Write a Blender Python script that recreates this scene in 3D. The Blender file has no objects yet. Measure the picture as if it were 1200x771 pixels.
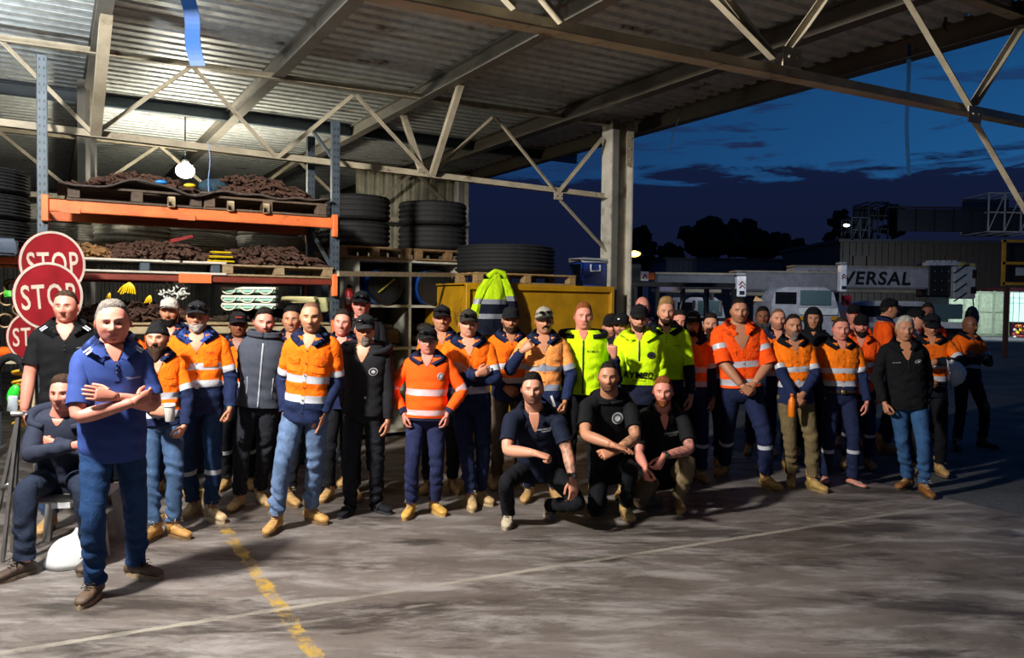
import bpy, math, random
import numpy as np
from mathutils import Vector, Matrix
rnd = random.Random(7)
C = bpy.context.scene.collection
PI = math.pi
def rad(a): return a * PI / 180.0
def A3(*a): return np.array(a, float)
def nrm(v):
    v = np.asarray(v, float); l = np.linalg.norm(v); return v / l if l > 1e-9 else v
def sst(a, b, x):
    t = np.clip((x - a) / (b - a), 0, 1); return t * t * (3 - 2 * t)

# ------------------------------------------------------------ camera model
FPX = 930.0; CAMP = A3(0, 0, 1.78); PITCH = rad(1.76); ROLL = rad(0.72)
_R0 = A3(1, 0, 0); _U0 = A3(0, math.sin(PITCH), math.cos(PITCH)); _FW = A3(0, math.cos(PITCH), -math.sin(PITCH))
_R = math.cos(ROLL) * _R0 + math.sin(ROLL) * _U0
_U = -math.sin(ROLL) * _R0 + math.cos(ROLL) * _U0
def ray(px, py): return _FW * FPX + _R * (px - 600) - _U * (py - 385.5)
def at(px, py, Y):
    r = ray(px, py); return CAMP + r * (Y / r[1])
def onz(px, py, z):
    r = ray(px, py); return CAMP + r * ((z - CAMP[2]) / r[2])
def onplane(px, py, p0, n):
    r = ray(px, py); return CAMP + r * (np.dot(np.asarray(p0) - CAMP, n) / np.dot(r, n))
cam = bpy.data.cameras.new('camera'); camo = bpy.data.objects.new('camera', cam); C.objects.link(camo)
cam.sensor_fit = 'HORIZONTAL'; cam.sensor_width = 36; cam.lens = 36 * FPX / 1200
camo.matrix_world = Matrix(((_R[0], _U[0], -_FW[0], 0), (_R[1], _U[1], -_FW[1], 0), (_R[2], _U[2], -_FW[2], CAMP[2]), (0, 0, 0, 1)))
cam.clip_end = 500
bpy.context.scene.camera = camo
UD = nrm(A3(1.722, 1, 0)); VD = A3(-UD[1], UD[0], 0)     # along the trusses / along the roof beams

# ------------------------------------------------------------ materials
def srgb(h):
    if isinstance(h, str):
        h = h.lstrip('#'); c = [int(h[i:i + 2], 16) / 255 for i in (0, 2, 4)]
    else: c = h
    return tuple((x / 12.92 if x <= 0.04045 else ((x + 0.055) / 1.055) ** 2.4) for x in c)
MATS = {}
def newmat(name):
    m = bpy.data.materials.new(name); m.use_nodes = True; nt = m.node_tree
    return m, nt, nt.nodes['Principled BSDF']
def node(nt, t, **kw):
    n = nt.nodes.new(t)
    for k, v in kw.items():
        if k in n.inputs: n.inputs[k].default_value = v
        else: setattr(n, k, v)
    return n
def mat(kind, col, **kw):
    key = (kind, col, tuple(sorted(kw.items())))
    if key in MATS: return MATS[key]
    m, nt, b = newmat(kind + '_' + str(len(MATS))); L = nt.links.new
    c = srgb(col) + (1,)
    tc = node(nt, 'ShaderNodeTexCoord'); O = tc.outputs['Object']
    sc, bump, dist, rough, var, metal = dict(
        fabric=(9, .8, .03, .9, .14, 0), denim=(9, .5, .03, .9, .30, 0), smoothcloth=(6, .3, .015, .85, .08, 0),
        plastic=(5, .05, .005, .4, .08, 0), paint=(4, .15, .004, .5, .25, 0), metal=(8, .1, .003, .38, .25, .85),
        rubber=(30, .3, .004, .75, .3, 0), wood=(6, .4, .006, .8, .35, 0), rough=(12, .6, .02, .95, .4, 0),
        tape=(20, .3, .006, .35, .1, 0), hair=(60, .8, .01, .7, .4, 0), leather=(22, .5, .01, .6, .3, 0), glass=(2, 0, .001, .08, .0, 0))[kind]
    rough = kw.get('rough', rough); metal = kw.get('metal', metal)
    n = node(nt, 'ShaderNodeTexNoise', Scale=sc, Detail=5.0, Roughness=.6, Distortion=.6 if kind in ('fabric', 'denim', 'smoothcloth') else 0.0)
    if kind == 'wood':
        mp = node(nt, 'ShaderNodeMapping'); mp.inputs['Scale'].default_value = (1, 6, 6); L(O, mp.inputs[0]); L(mp.outputs[0], n.inputs[0])
    else: L(O, n.inputs[0])
    r = node(nt, 'ShaderNodeMapRange'); r.inputs[1].default_value = .3; r.inputs[2].default_value = .7
    r.inputs[3].default_value = 1 - var; r.inputs[4].default_value = 1 + var; L(n.outputs[0], r.inputs[0])
    mx = node(nt, 'ShaderNodeVectorMath', operation='SCALE'); mx.inputs[0].default_value = c[:3]; L(r.outputs[0], mx.inputs['Scale']); out = mx.outputs[0]
    if kw.get('rust'):
        n2 = node(nt, 'ShaderNodeTexNoise', Scale=kw.get('rs', 3.0), Detail=8.0, Roughness=.7); L(O, n2.inputs[0])
        r2 = node(nt, 'ShaderNodeMapRange'); r2.inputs[1].default_value = .62 - .2 * kw['rust']; r2.inputs[2].default_value = .7 - .1 * kw['rust']; L(n2.outputs[0], r2.inputs[0])
        m2 = node(nt, 'ShaderNodeMix', data_type='RGBA'); L(r2.outputs[0], m2.inputs['Factor']); L(out, m2.inputs['A']); m2.inputs['B'].default_value = srgb('#5a3c22') + (1,); out = m2.outputs['Result']
    L(out, b.inputs['Base Color'])
    if bump:
        n3 = n if kind in ('fabric', 'denim', 'smoothcloth') else node(nt, 'ShaderNodeTexNoise', Scale=sc * 2, Detail=4.0)
        if n3 is not n: L(O, n3.inputs[0])
        bp = node(nt, 'ShaderNodeBump', Strength=bump, Distance=dist); L(n3.outputs[0], bp.inputs['Height']); L(bp.outputs[0], b.inputs['Normal'])
    b.inputs['Roughness'].default_value = rough; b.inputs['Metallic'].default_value = metal
    if kind in ('fabric', 'denim', 'smoothcloth', 'rough', 'hair'): b.inputs['Specular IOR Level'].default_value = .2
    if kw.get('sheen'): b.inputs['Sheen Weight'].default_value = kw['sheen']
    MATS[key] = m; return m
def emis(col, st):
    key = ('emis', col, st)
    if key in MATS: return MATS[key]
    m, nt, b = newmat('light_%d' % len(MATS)); b.inputs['Base Color'].default_value = srgb(col) + (1,)
    b.inputs['Emission Color'].default_value = srgb(col) + (1,); b.inputs['Emission Strength'].default_value = st
    MATS[key] = m; return m
def skinmat():
    m, nt, b = newmat('skin'); L = nt.links.new
    a = node(nt, 'ShaderNodeAttribute', attribute_name='Col'); L(a.outputs['Color'], b.inputs['Base Color'])
    b.inputs['Roughness'].default_value = .48; b.inputs['Specular IOR Level'].default_value = .4
    tc = node(nt, 'ShaderNodeTexCoord'); n = node(nt, 'ShaderNodeTexNoise', Scale=90.0, Detail=3.0); L(tc.outputs['Object'], n.inputs[0])
    bp = node(nt, 'ShaderNodeBump', Strength=.15, Distance=.003); L(n.outputs[0], bp.inputs['Height']); L(bp.outputs[0], b.inputs['Normal'])
    return m
SKIN = skinmat()

# ------------------------------------------------------------ mesh helpers
class MB:
    def __init__(s): s.V = []; s.F = []; s.M = []; s.Cc = []; s.n = 0
    def add(s, V, F, m=0, col=None):
        V = np.asarray(V, float); s.V.append(V)
        k = s.n
        for f in F: s.F.append(tuple(i + k for i in f))
        if isinstance(m, (int, np.integer)): s.M += [m] * len(F)
        else: s.M += list(m)
        if col is not None:
            col = np.asarray(col, float)
            if col.ndim == 1: col = np.tile(col, (len(V), 1))
            s.Cc.append(col)
        s.n += len(V); return s
    def box(s, c, size, R=None, m=0, bev=0.0):
        x, y, z = [q / 2 for q in size]
        if bev > 0:
            b = min(bev, x * .9, y * .9, z * .9); V = []
            for sx in (-1, 1):
                for sy in (-1, 1):
                    for sz in (-1, 1):
                        V += [(sx * x, sy * (y - b), sz * (z - b)), (sx * (x - b), sy * y, sz * (z - b)), (sx * (x - b), sy * (y - b), sz * z)]
            I = lambda a, b_, c_: (a * 4 + b_ * 2 + c_) * 3
            F = []
            g = lambda a, b_, c_, k: I(a, b_, c_) + k
            F += [(g(0,0,0,0), g(0,0,1,0), g(0,1,1,0), g(0,1,0,0)), (g(1,0,0,0), g(1,1,0,0), g(1,1,1,0), g(1,0,1,0))]
            F += [(g(0,0,0,1), g(1,0,0,1), g(1,0,1,1), g(0,0,1,1)), (g(0,1,0,1), g(0,1,1,1), g(1,1,1,1), g(1,1,0,1))]
            F += [(g(0,0,0,2), g(0,1,0,2), g(1,1,0,2), g(1,0,0,2)), (g(0,0,1,2), g(1,0,1,2), g(1,1,1,2), g(0,1,1,2))]
            for a in (0, 1):
                for c_ in (0, 1):
                    F.append((g(a,0,c_,0), g(a,0,c_,1), g(1-a,0,c_,1), g(1-a,0,c_,0))[:0] or (g(a,c_,0,0), g(a,c_,1,0), g(a,c_,1,1), g(a,c_,0,1)))
                    F.append((g(a,0,c_,0), g(a,1,c_,0), g(a,1,c_,2), g(a,0,c_,2)))
                    F.append((g(0,a,c_,1), g(1,a,c_,1), g(1,a,c_,2), g(0,a,c_,2)))
                    for b_ in (0, 1): F.append((g(a,c_,b_,0), g(a,c_,b_,1), g(a,c_,b_,2)))
            V = np.array(V)
        else:
            V = np.array([(sx * x, sy * y, sz * z) for sx in (-1, 1) for sy in (-1, 1) for sz in (-1, 1)])
            F = [(0,1,3,2), (4,6,7,5), (0,4,5,1), (2,3,7,6), (0,2,6,4), (1,5,7,3)]
        if R is not None: V = V @ np.asarray(R).T
        return s.add(V + np.asarray(c, float), F, m)
    def bar(s, p, q, w, h, m=0, up=(0, 0, 1)):
        p = np.asarray(p, float); q = np.asarray(q, float); d = nrm(q - p); x = nrm(np.cross(d, up)); z = np.cross(x, d)
        R = np.stack([x, d, z], 1); return s.box((p + q) / 2, (w, np.linalg.norm(q - p), h), R, m)
    def tube(s, P, r, seg=10, m=0, cap=True):
        P = np.asarray(P, float); n = len(P); r = np.full(n, r) if np.isscalar(r) else np.asarray(r)
        V, F = tubeVF(P, r, seg, cap); return s.add(V, F, m)
    def lathe(s, prof, c=(0, 0, 0), R=None, seg=32, m=0, close=False):
        prof = np.asarray(prof, float); n = len(prof); th = np.arange(seg) * 2 * PI / seg
        V = np.stack([np.outer(prof[:, 0], np.cos(th)), np.outer(prof[:, 0], np.sin(th)), np.repeat(prof[:, 1:2], seg, 1)], 2).reshape(-1, 3)
        F = []; last = n if close else n - 1
        for i in range(last):
            j2 = (i + 1) % n
            for j in range(seg):
                k = (j + 1) % seg; F.append((i * seg + j, i * seg + k, j2 * seg + k, j2 * seg + j))
        if not close:
            F.append(tuple(range(seg))[::-1]); F.append(tuple((n - 1) * seg + j for j in range(seg)))
        if R is not None: V = V @ np.asarray(R).T
        return s.add(V + np.asarray(c, float), F, m)
    def ell(s, c, r, seg=14, R=None, m=0):
        a = np.linspace(-PI / 2 + .12, PI / 2 - .12, max(6, seg // 2))
        th = np.arange(seg) * 2 * PI / seg
        V = np.stack([np.outer(np.cos(a), np.cos(th)), np.outer(np.cos(a), np.sin(th)), np.repeat(np.sin(a)[:, None], seg, 1)], 2).reshape(-1, 3) * np.asarray(r)
        n = len(a); F = []
        for i in range(n - 1):
            for j in range(seg): k = (j + 1) % seg; F.append((i * seg + j, i * seg + k, (i + 1) * seg + k, (i + 1) * seg + j))
        F.append(tuple(range(seg))[::-1]); F.append(tuple((n - 1) * seg + j for j in range(seg)))
        if R is not None: V = V @ np.asarray(R).T
        return s.add(V + np.asarray(c, float), F, m)
def frames(P, up=None):
    n = len(P); T = np.zeros((n, 3)); T[1:-1] = P[2:] - P[:-2]; T[0] = P[1] - P[0]; T[-1] = P[-1] - P[-2]
    T /= np.maximum(np.linalg.norm(T, axis=1), 1e-9)[:, None]
    x = np.array(up if up is not None else (0, 0, 1.), float)
    if abs(np.dot(x, T[0])) > .95: x = A3(1, 0, 0) if abs(T[0][0]) < .9 else A3(0, 1, 0)
    X = np.zeros((n, 3))
    for i in range(n):
        x = x - T[i] * np.dot(x, T[i]); x = nrm(x); X[i] = x
    return T, X, np.cross(T, X)
def tubeVF(P, r, seg, cap=True, up=None, flat=1.0):
    T, X, Y = frames(P, up); th = np.arange(seg) * 2 * PI / seg; n = len(P)
    r = np.asarray(r)
    rr = r if r.ndim == 2 else np.repeat(r[:, None], seg, 1)
    V = P[:, None, :] + rr[:, :, None] * (np.cos(th)[None, :, None] * X[:, None, :] + flat * np.sin(th)[None, :, None] * Y[:, None, :])
    F = grid_faces(n, seg)
    if cap: F.append(tuple(range(seg))[::-1]); F.append(tuple((n - 1) * seg + j for j in range(seg)))
    return V.reshape(-1, 3), F
def grid_faces(n, m, wrap=True):
    F = []
    for i in range(n - 1):
        for j in range(m if wrap else m - 1):
            k = (j + 1) % m; F.append((i * m + j, i * m + k, (i + 1) * m + k, (i + 1) * m + j))
    return F
def chaikin(P, it=2):
    P = np.asarray(P, float)
    for _ in range(it):
        Q = [P[0]]
        for i in range(len(P) - 1):
            Q.append(P[i] * .75 + P[i + 1] * .25); Q.append(P[i] * .25 + P[i + 1] * .75)
        Q.append(P[-1]); P = np.array(Q)
    return P
def resamp(P, ts):
    P = np.asarray(P, float); d = np.concatenate([[0], np.cumsum(np.linalg.norm(np.diff(P[:, :3], axis=0), axis=1))]); d /= d[-1]
    return np.stack([np.interp(ts, d, P[:, k]) for k in range(P.shape[1])], 1)
ORG = {}
def mk(name, mb, mats, parent=None, smooth=True, org=None, sharp=None):
    if not isinstance(mats, (list, tuple)): mats = [mats]
    if org is None: org = ORG[parent.name] if parent is not None else None
    V = np.concatenate(mb.V) if mb.V else np.zeros((0, 3))
    if org is None: org = A3((V[:, 0].min() + V[:, 0].max()) / 2, (V[:, 1].min() + V[:, 1].max()) / 2, V[:, 2].min())
    me = bpy.data.meshes.new(name); me.from_pydata((V - org).tolist(), [], mb.F)
    for m in mats: me.materials.append(m)
    me.polygons.foreach_set('material_index', np.array(mb.M, dtype=np.int32))
    me.polygons.foreach_set('use_smooth', np.full(len(mb.F), bool(smooth)))
    if mb.Cc:
        Cc = np.concatenate(mb.Cc)
        if len(Cc) == len(V):
            a = me.color_attributes.new('Col', 'FLOAT_COLOR', 'POINT'); a.data.foreach_set('color', np.concatenate([Cc, np.ones((len(Cc), 1))], 1).ravel())
    if smooth and sharp:
        me.set_sharp_from_angle(angle=rad(sharp))
    me.update()
    o = bpy.data.objects.new(name, me); C.objects.link(o)
    if parent is not None: o.parent = parent
    else: o.location = org
    ORG[o.name] = np.array(org); return o
def thing(name, label, cat, loc, group=None):
    o = bpy.data.objects.new(name, None); C.objects.link(o); o.location = loc; o.empty_display_size = .1
    ORG[o.name] = np.array(loc, float); return tag(o, label, cat, group)
def tag(o, label, cat, group=None, kind=None):
    o['label'] = label; o['category'] = cat
    if group: o['group'] = group
    if kind: o['kind'] = kind
    return o
def struct(o): o['kind'] = 'structure'; return o
_font = {}
def textVF(body, bold=0.0):
    """flat text outline as triangles, normalised to width 1, centred"""
    if (body, bold) in _font: return _font[(body, bold)]
    cu = bpy.data.curves.new('t', 'FONT'); cu.body = body; cu.resolution_u = 3; cu.space_character = 1.12; cu.offset = bold
    o = bpy.data.objects.new('t', cu); C.objects.link(o); dg = bpy.context.evaluated_depsgraph_get()
    me = bpy.data.meshes.new_from_object(o.evaluated_get(dg)); V = np.array([v.co[:] for v in me.vertices]); F = [tuple(p.vertices) for p in me.polygons]
    bpy.data.objects.remove(o); bpy.data.curves.remove(cu); bpy.data.meshes.remove(me)
    mn = V.min(0); mx = V.max(0); w = mx[0] - mn[0]; V = (V - (mn + mx) / 2) / w
    _font[(body, bold)] = (V, F); return V, F
# ------------------------------------------------------------ people
def headgrid(nu=56, nv=44):
    u = np.linspace(-1, 1, nu, endpoint=False); az = PI * (.55 * u + .45 * u ** 3)
    el = np.linspace(-PI / 2 + .06, PI / 2 - .06, nv)
    AZ, EL = np.meshgrid(az, el); return AZ.ravel(), EL.ravel(), nu, nv
HAZ, HEL, HNU, HNV = headgrid()
def headshape(p):
    """local head, faces -Y, centre at mid height, z from -.12 to .12"""
    az, el = HAZ, HEL
    c = np.cos(el); cz = np.sin(el)
    low = cz < 0
    cc = np.where(low, np.abs(c) ** .62, np.abs(c) ** .9)
    sx, sy = np.sin(az), -np.cos(az)
    e = 2.25; k = (np.abs(sx) ** e + np.abs(sy) ** e) ** (-1 / e)
    x = .0795 * cc * sx * k * p.get('fw', 1); y = .099 * cc * sy * k + .004; z = .12 * np.sign(cz) * np.abs(cz) ** .97
    t = np.clip(-z / .12, 0, 1)
    jaw = p.get('jaw', .17); nz = p.get('nose', 1.0); x = x * (1 - jaw * t ** 1.6)
    back = sst(-.2, .8, sy)
    y = y * (1 - .42 * t * back) + .0
    y = np.where(sy < 0, y * (1 - .04 * t ** 2), y)
    front = sst(.15, .75, -sy)
    ax = np.abs(x); G = lambda v, m, s: np.exp(-((v - m) / s) ** 2)
    d = np.zeros_like(x)
    d += nz * (.005 + .024 * sst(.018, -.034, z)) * G(x, 0, .0092 + .006 * sst(.0, -.035, z)) * sst(-.047, -.037, z) * sst(.03, .01, z)
    d += .008 * G(ax, .013, .008) * G(z, -.037, .007)
    d += -.0150 * G(ax, .031, .017) * G(z, .002, .012)
    d += .008 * G(ax, .028, .024) * G(z, .023, .008)
    d += .006 * G(ax, .047, .017) * G(z, -.026, .018)
    d += .0065 * np.exp(-(x / .024) ** 4) * G(z, -.067, .010) - .0075 * np.exp(-(x / .023) ** 4) * G(z, -.067, .0030)
    d += -.004 * G(x, 0, .02) * G(z, -.084, .007) + .009 * G(x, 0, .023) * G(z, -.103, .014)
    d += -.004 * G(ax, .055, .015) * G(z, -.06, .02)
    y = y - d * front
    P = np.stack([x, y, z], 1)
    col = np.tile(np.array(p['skin']), (len(x), 1)); hairc = np.array(p['hairc'])
    def mixc(w, cc_): 
        nonlocal col; w = (w * front)[:, None]; col = col * (1 - w) + np.array(cc_) * w
    red = np.array(p['skin']) * A3(1.08, .80, .78)
    mixc(.5 * G(ax, .045, .02) * G(z, -.025, .02), red); mixc(.45 * G(x, 0, .012) * G(z, -.033, .012), red)
    mixc(.85 * np.exp(-(x / .023) ** 4) * G(z, -.067, .0075), np.array(p['skin']) * A3(.80, .42, .40))
    mixc(.8 * np.exp(-(x / .023) ** 4) * G(z, -.067, .0022), np.array(p['skin']) * .22)  # mouth groove: crease shade put into the skin colour
    mixc(.9 * np.exp(-((ax - .031) / .019) ** 4) * G(z, .0220, .0052), hairc * .6)
    mixc(.75 * G(ax, .031, .018) * G(z, .0095, .0035), np.array(p['skin']) * .35)  # line above the eye, shade of the lid painted into the skin
    if p.get('smile'): mixc(.85 * np.exp(-(x / .017) ** 4) * G(z, -.0675 + 5 * x ** 2, .0030), (.62, .58, .52))
    st = p.get('stubble', 0)
    if st:
        w = st * sst(-.035, -.06, z + .12 * sst(.03, .075, ax) * -.25) * (1 - .9 * np.exp(-(x / .02) ** 4) * G(z, -.067, .008)) * sst(-.1, .3, -sy + .3)
        w = np.clip(w, 0, 1)[:, None]; col = col * (1 - w) + (hairc * .7 + np.array(p['skin']) * .15) * w
    bz = p.get('buzz', 0)
    if bz:
        w = bz * sst(0, .012, hairmask(P)); col = col * (1 - w[:, None]) + (hairc * .75 + np.array(p['skin']) * .12) * w[:, None]
    return P, col
def hairmask(P, rec=0.0):
    x, y, z = P[:, 0], P[:, 1], P[:, 2]; ax = np.abs(x)
    ty = np.clip((y + .095) / .19, 0, 1)            # 0 front .. 1 back
    line = np.interp(ty, [0, .12, .30, .42, .48, .60, .75, 1], [.084, .080, .060, .016, -.012, .020, -.03, -.06])
    line = line + rec * sst(.35, .0, ty) * (.6 + .4 * sst(.0, .04, ax))
    return z - line
HF = [tuple(f) for f in grid_faces(HNV, HNU)]
HFa = np.array(HF)
def hnoise(P, k, seed):
    r = random.Random(seed); o = np.zeros(len(P))
    for i in range(5):
        d = A3(r.gauss(0, 1), r.gauss(0, 1), r.gauss(0, 1)); o += np.sin(P @ d * k * (1 + .5 * i) + r.random() * 6.28)
    return o / 5
def rotm(yaw, pitch=0, roll=0):
    cy, sy = math.cos(yaw), math.sin(yaw); cp, sp = math.cos(pitch), math.sin(pitch); cr, sr = math.cos(roll), math.sin(roll)
    Rz = np.array([[cy, -sy, 0], [sy, cy, 0], [0, 0, 1]]); Rx = np.array([[1, 0, 0], [0, cp, -sp], [0, sp, cp]]); Ry = np.array([[cr, 0, sr], [0, 1, 0], [-sr, 0, cr]])
    return Rz @ Ry @ Rx
def grow(P, dist):
    n = P / np.maximum(np.linalg.norm(P, axis=1), 1e-6)[:, None]; return P + n * dist[:, None]
def submesh(V, keep):
    idx = np.where(keep[HFa].any(1))[0]; return [HF[i] for i in idx]

def handVF(w, f, p, right, s, curl=.4, thumb=.5, spread=.1, palm_r=(.038, .016)):
    f = nrm(f); p = nrm(np.asarray(p) - f * np.dot(p, f)); t = np.cross(f, p) * (1 if right else -1)
    mb = MB(); w = np.asarray(w, float)
    # palm as one loft
    ks = [(-.035, .0255, .0245), (0, .030, .022), (.025, .037, .019), (.055, .043, .017), (.082, .043, .014), (.095, .038, .010)]
    V = []; seg = 14; th = np.arange(seg) * 2 * PI / seg
    for l, a, b in ks:
        c = w + f * l * s
        V.append(c + s * (a * np.sign(np.cos(th)) * np.abs(np.cos(th)) ** .8)[:, None] * t + s * (b * np.sin(th))[:, None] * p)
    F = grid_faces(len(ks), seg); F.append(tuple(range(seg))[::-1]); F.append(tuple((len(ks) - 1) * seg + j for j in range(seg)))
    mb.add(np.concatenate(V), F)
    for k, (off, ln, back) in enumerate(((.031, .072, .0), (.0105, .080, .004), (-.0105, .074, .002), (-.031, .058, -.006))):
        b = w + s * (f * (.082 + back) + t * off); dirn = nrm(f + t * spread * off * 20)
        P = [b]; a = 0
        for q, (fr, bend) in enumerate(((.46, .9), (.31, 1.1), (.23, .8))):
            a += curl * bend * (1 + .12 * k) * 1.15
            P.append(P[-1] + s * ln * fr * (math.cos(a) * dirn + math.sin(a) * p))
        V, F = tubeVF(chaikin(P, 1), np.array([.0098, .0098, .0094, .0088, .0085, .0080, .0078, .0062][:len(chaikin(P, 1))]) * s, 8)
        mb.add(V, F)
    b = w + s * (f * .022 + t * .030 + p * .004)
    d0 = nrm(f * .75 + t * (.75 - .5 * thumb) + p * (.25 + .5 * thumb)); d1 = nrm(f * .95 + t * (.30 - .5 * thumb) + p * (.15 + .5 * thumb))
    P = [b, b + s * .042 * d0, b + s * (.042 * d0 + .032 * d1), b + s * (.042 * d0 + .058 * d1)]
    V, F = tubeVF(chaikin(P, 1), np.array([.0165, .0135, .012, .0112, .0105, .0105, .010, .0075][:len(chaikin(P, 1))]) * s, 8); mb.add(V, F)
    return mb
TS = np.array([  # z(1.8m), half width, half depth
    (.78, .145, .108), (.86, .160, .118), (.95, .164, .120), (1.05, .156, .114), (1.15, .154, .113), (1.27, .166, .119), (1.37, .178, .120),
    (1.43, .183, .112), (1.48, .172, .100), (1.52, .142, .088), (1.55, .106, .078), (1.58, .076, .070)])
def smooth_interp(x, xs, ys):
    # monotone-ish cubic
    m = np.gradient(ys, xs); i = np.clip(np.searchsorted(xs, x) - 1, 0, len(xs) - 2); h = xs[i + 1] - xs[i]; t = np.clip((x - xs[i]) / h, 0, 1)
    return (2*t**3-3*t**2+1)*ys[i] + (t**3-2*t**2+t)*h*m[i] + (-2*t**3+3*t**2)*ys[i+1] + (t**3-t**2)*h*m[i+1]
class Torso:
    def __init__(s, pel, neck, hip, sh, S, w=1., belly=0., bow=0., seed=1):
        s.pel = np.asarray(pel, float); s.neck = np.asarray(neck, float); s.hip = nrm(hip); s.sh = nrm(sh); s.S = S; s.w = w; s.b = belly; s.bow = bow; s.seed = seed
    def frame(s, z):
        v = (z - .95) / .59
        up = s.neck - s.pel; L = s.hip * (1 - np.clip(v, 0, 1)[:, None]) + s.sh * np.clip(v, 0, 1)[:, None]
        F0 = nrm(np.cross(nrm(s.hip + s.sh), nrm(up)))     # front: lateral x up -> -Y when lateral=+X, up=+Z
        O = s.pel + up * v[:, None] - F0 * (s.bow * 4 * v * (1 - v))[:, None] 
        T = nrm(up) - F0 * 0; L = L - np.outer(L @ T, T); L /= np.linalg.norm(L, axis=1)[:, None]
        Fd = np.cross(L, T); return O, L, Fd
    def pt(s, z, a, off=0., wr=0.):
        """z in the 1.8 m scale, a angle from front towards +lateral"""
        z = np.atleast_1d(np.asarray(z, float)); a = np.atleast_1d(np.asarray(a, float)); O, L, Fd = s.frame(z)
        hw = smooth_interp(z, TS[:, 0], TS[:, 1]) * s.w; hd = smooth_interp(z, TS[:, 0], TS[:, 2]) * (s.w * .6 + .4)
        fb = s.b * np.exp(-((z - 1.07) / .16) ** 2); hw = hw + fb * .35
        sx, sy = np.sin(a), np.cos(a); e = 2.35; k = (np.abs(sx) ** e + np.abs(sy) ** e) ** (-1 / e)
        w_ = 0.
        if wr:
            q = s.seed
            w_ = wr * (np.sin(z * 38 + 2.2 * np.sin(a * 1.5 + q) + q) * np.sin(a * 2.3 + z * 7 + q * 2) * .5 + .5 * np.sin(z * 70 + 3 * np.sin(a + q * 3) + a * 3 * math.sin(q)) * np.sin(a * 3 + q)) * (.35 + .65 * sst(1.42, 1.12, z)) * (.1 + .9 * sst(1.50, 1.40, z))
        rx = (hw + off + w_) * s.S; ry = (hd + off + w_ + fb * np.clip(sy, 0, 1)) * s.S
        return O + L * (rx * sx * k)[:, None] + Fd * (ry * sy * k)[:, None]
    def loft(s, zs, off, wr=0., seg=44, caps=True):
        zs = np.asarray(zs); a = np.arange(seg) * 2 * PI / seg; Z, Aa = np.meshgrid(zs, a, indexing='ij')
        V = s.pt(Z.ravel(), Aa.ravel(), off, wr); F = grid_faces(len(zs), seg)
        if caps: F.append(tuple(range(seg))[::-1]); F.append(tuple((len(zs) - 1) * seg + j for j in range(seg)))
        return V, F
    def patch(s, z0, z1, a0, a1, off, th=.004, nz=5, na=8, shape=None, sink=0.):
        """a closed thin slab on the chest; shape(u,v)->(a,z) in 0..1"""
        u, v = np.meshgrid(np.linspace(0, 1, na), np.linspace(0, 1, nz), indexing='ij')
        a = a0 + (a1 - a0) * u; z = z0 + (z1 - z0) * v
        if shape: a, z = shape(u, v, a, z)
        off = off - sink * v.ravel() ** 3
        T_ = s.pt(z.ravel(), a.ravel(), off + th, s.wrv if hasattr(s, 'wrv') else 0); B = s.pt(z.ravel(), a.ravel(), off - .003, s.wrv if hasattr(s, 'wrv') else 0)
        n = len(T_); F = grid_faces(na, nz, False); Fb = [tuple(i + n for i in f)[::-1] for f in F]
        bd = [i * nz for i in range(na)] + [(na - 1) * nz + j for j in range(1, nz)] + [i * nz + nz - 1 for i in range(na - 2, -1, -1)] + [j for j in range(nz - 2, 0, -1)]
        Fs = [(bd[i], bd[(i + 1) % len(bd)], bd[(i + 1) % len(bd)] + n, bd[i] + n) for i in range(len(bd))]
        return np.concatenate([T_, B]), F + Fb + Fs
    def text(s, body, ac, zc, width, off, bold=.01, tilt=0):
        V, F = textVF(body, bold); hw = .178 * s.w
        a = ac + V[:, 0] * width / hw; z = zc + V[:, 1] * width + V[:, 0] * width * tilt
        return s.pt(z, a, off, s.wrv if hasattr(s, 'wrv') else 0), F
def sleeve_pts(T, side, sh, el, wr, S, r, cut=1.0, bodyr=False):
    inn = sh + (T.neck - sh) * .42 - (T.neck - T.pel) * .02
    up = el - sh
    return np.array([list(inn) + [r[0] * .92], list(sh - (T.neck - T.pel) * .0) + [r[0]], list(sh + up * .35) + [r[1]], list(sh + up * .7) + [r[2]], list(el - up * .06) + [r[3]], list(el + (wr - el) * .06) + [r[3]],
                     list(el + (wr - el) * .35) + [r[4]], list(el + (wr - el) * .75) + [r[5]], list(wr) + [r[6]]], float)
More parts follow.
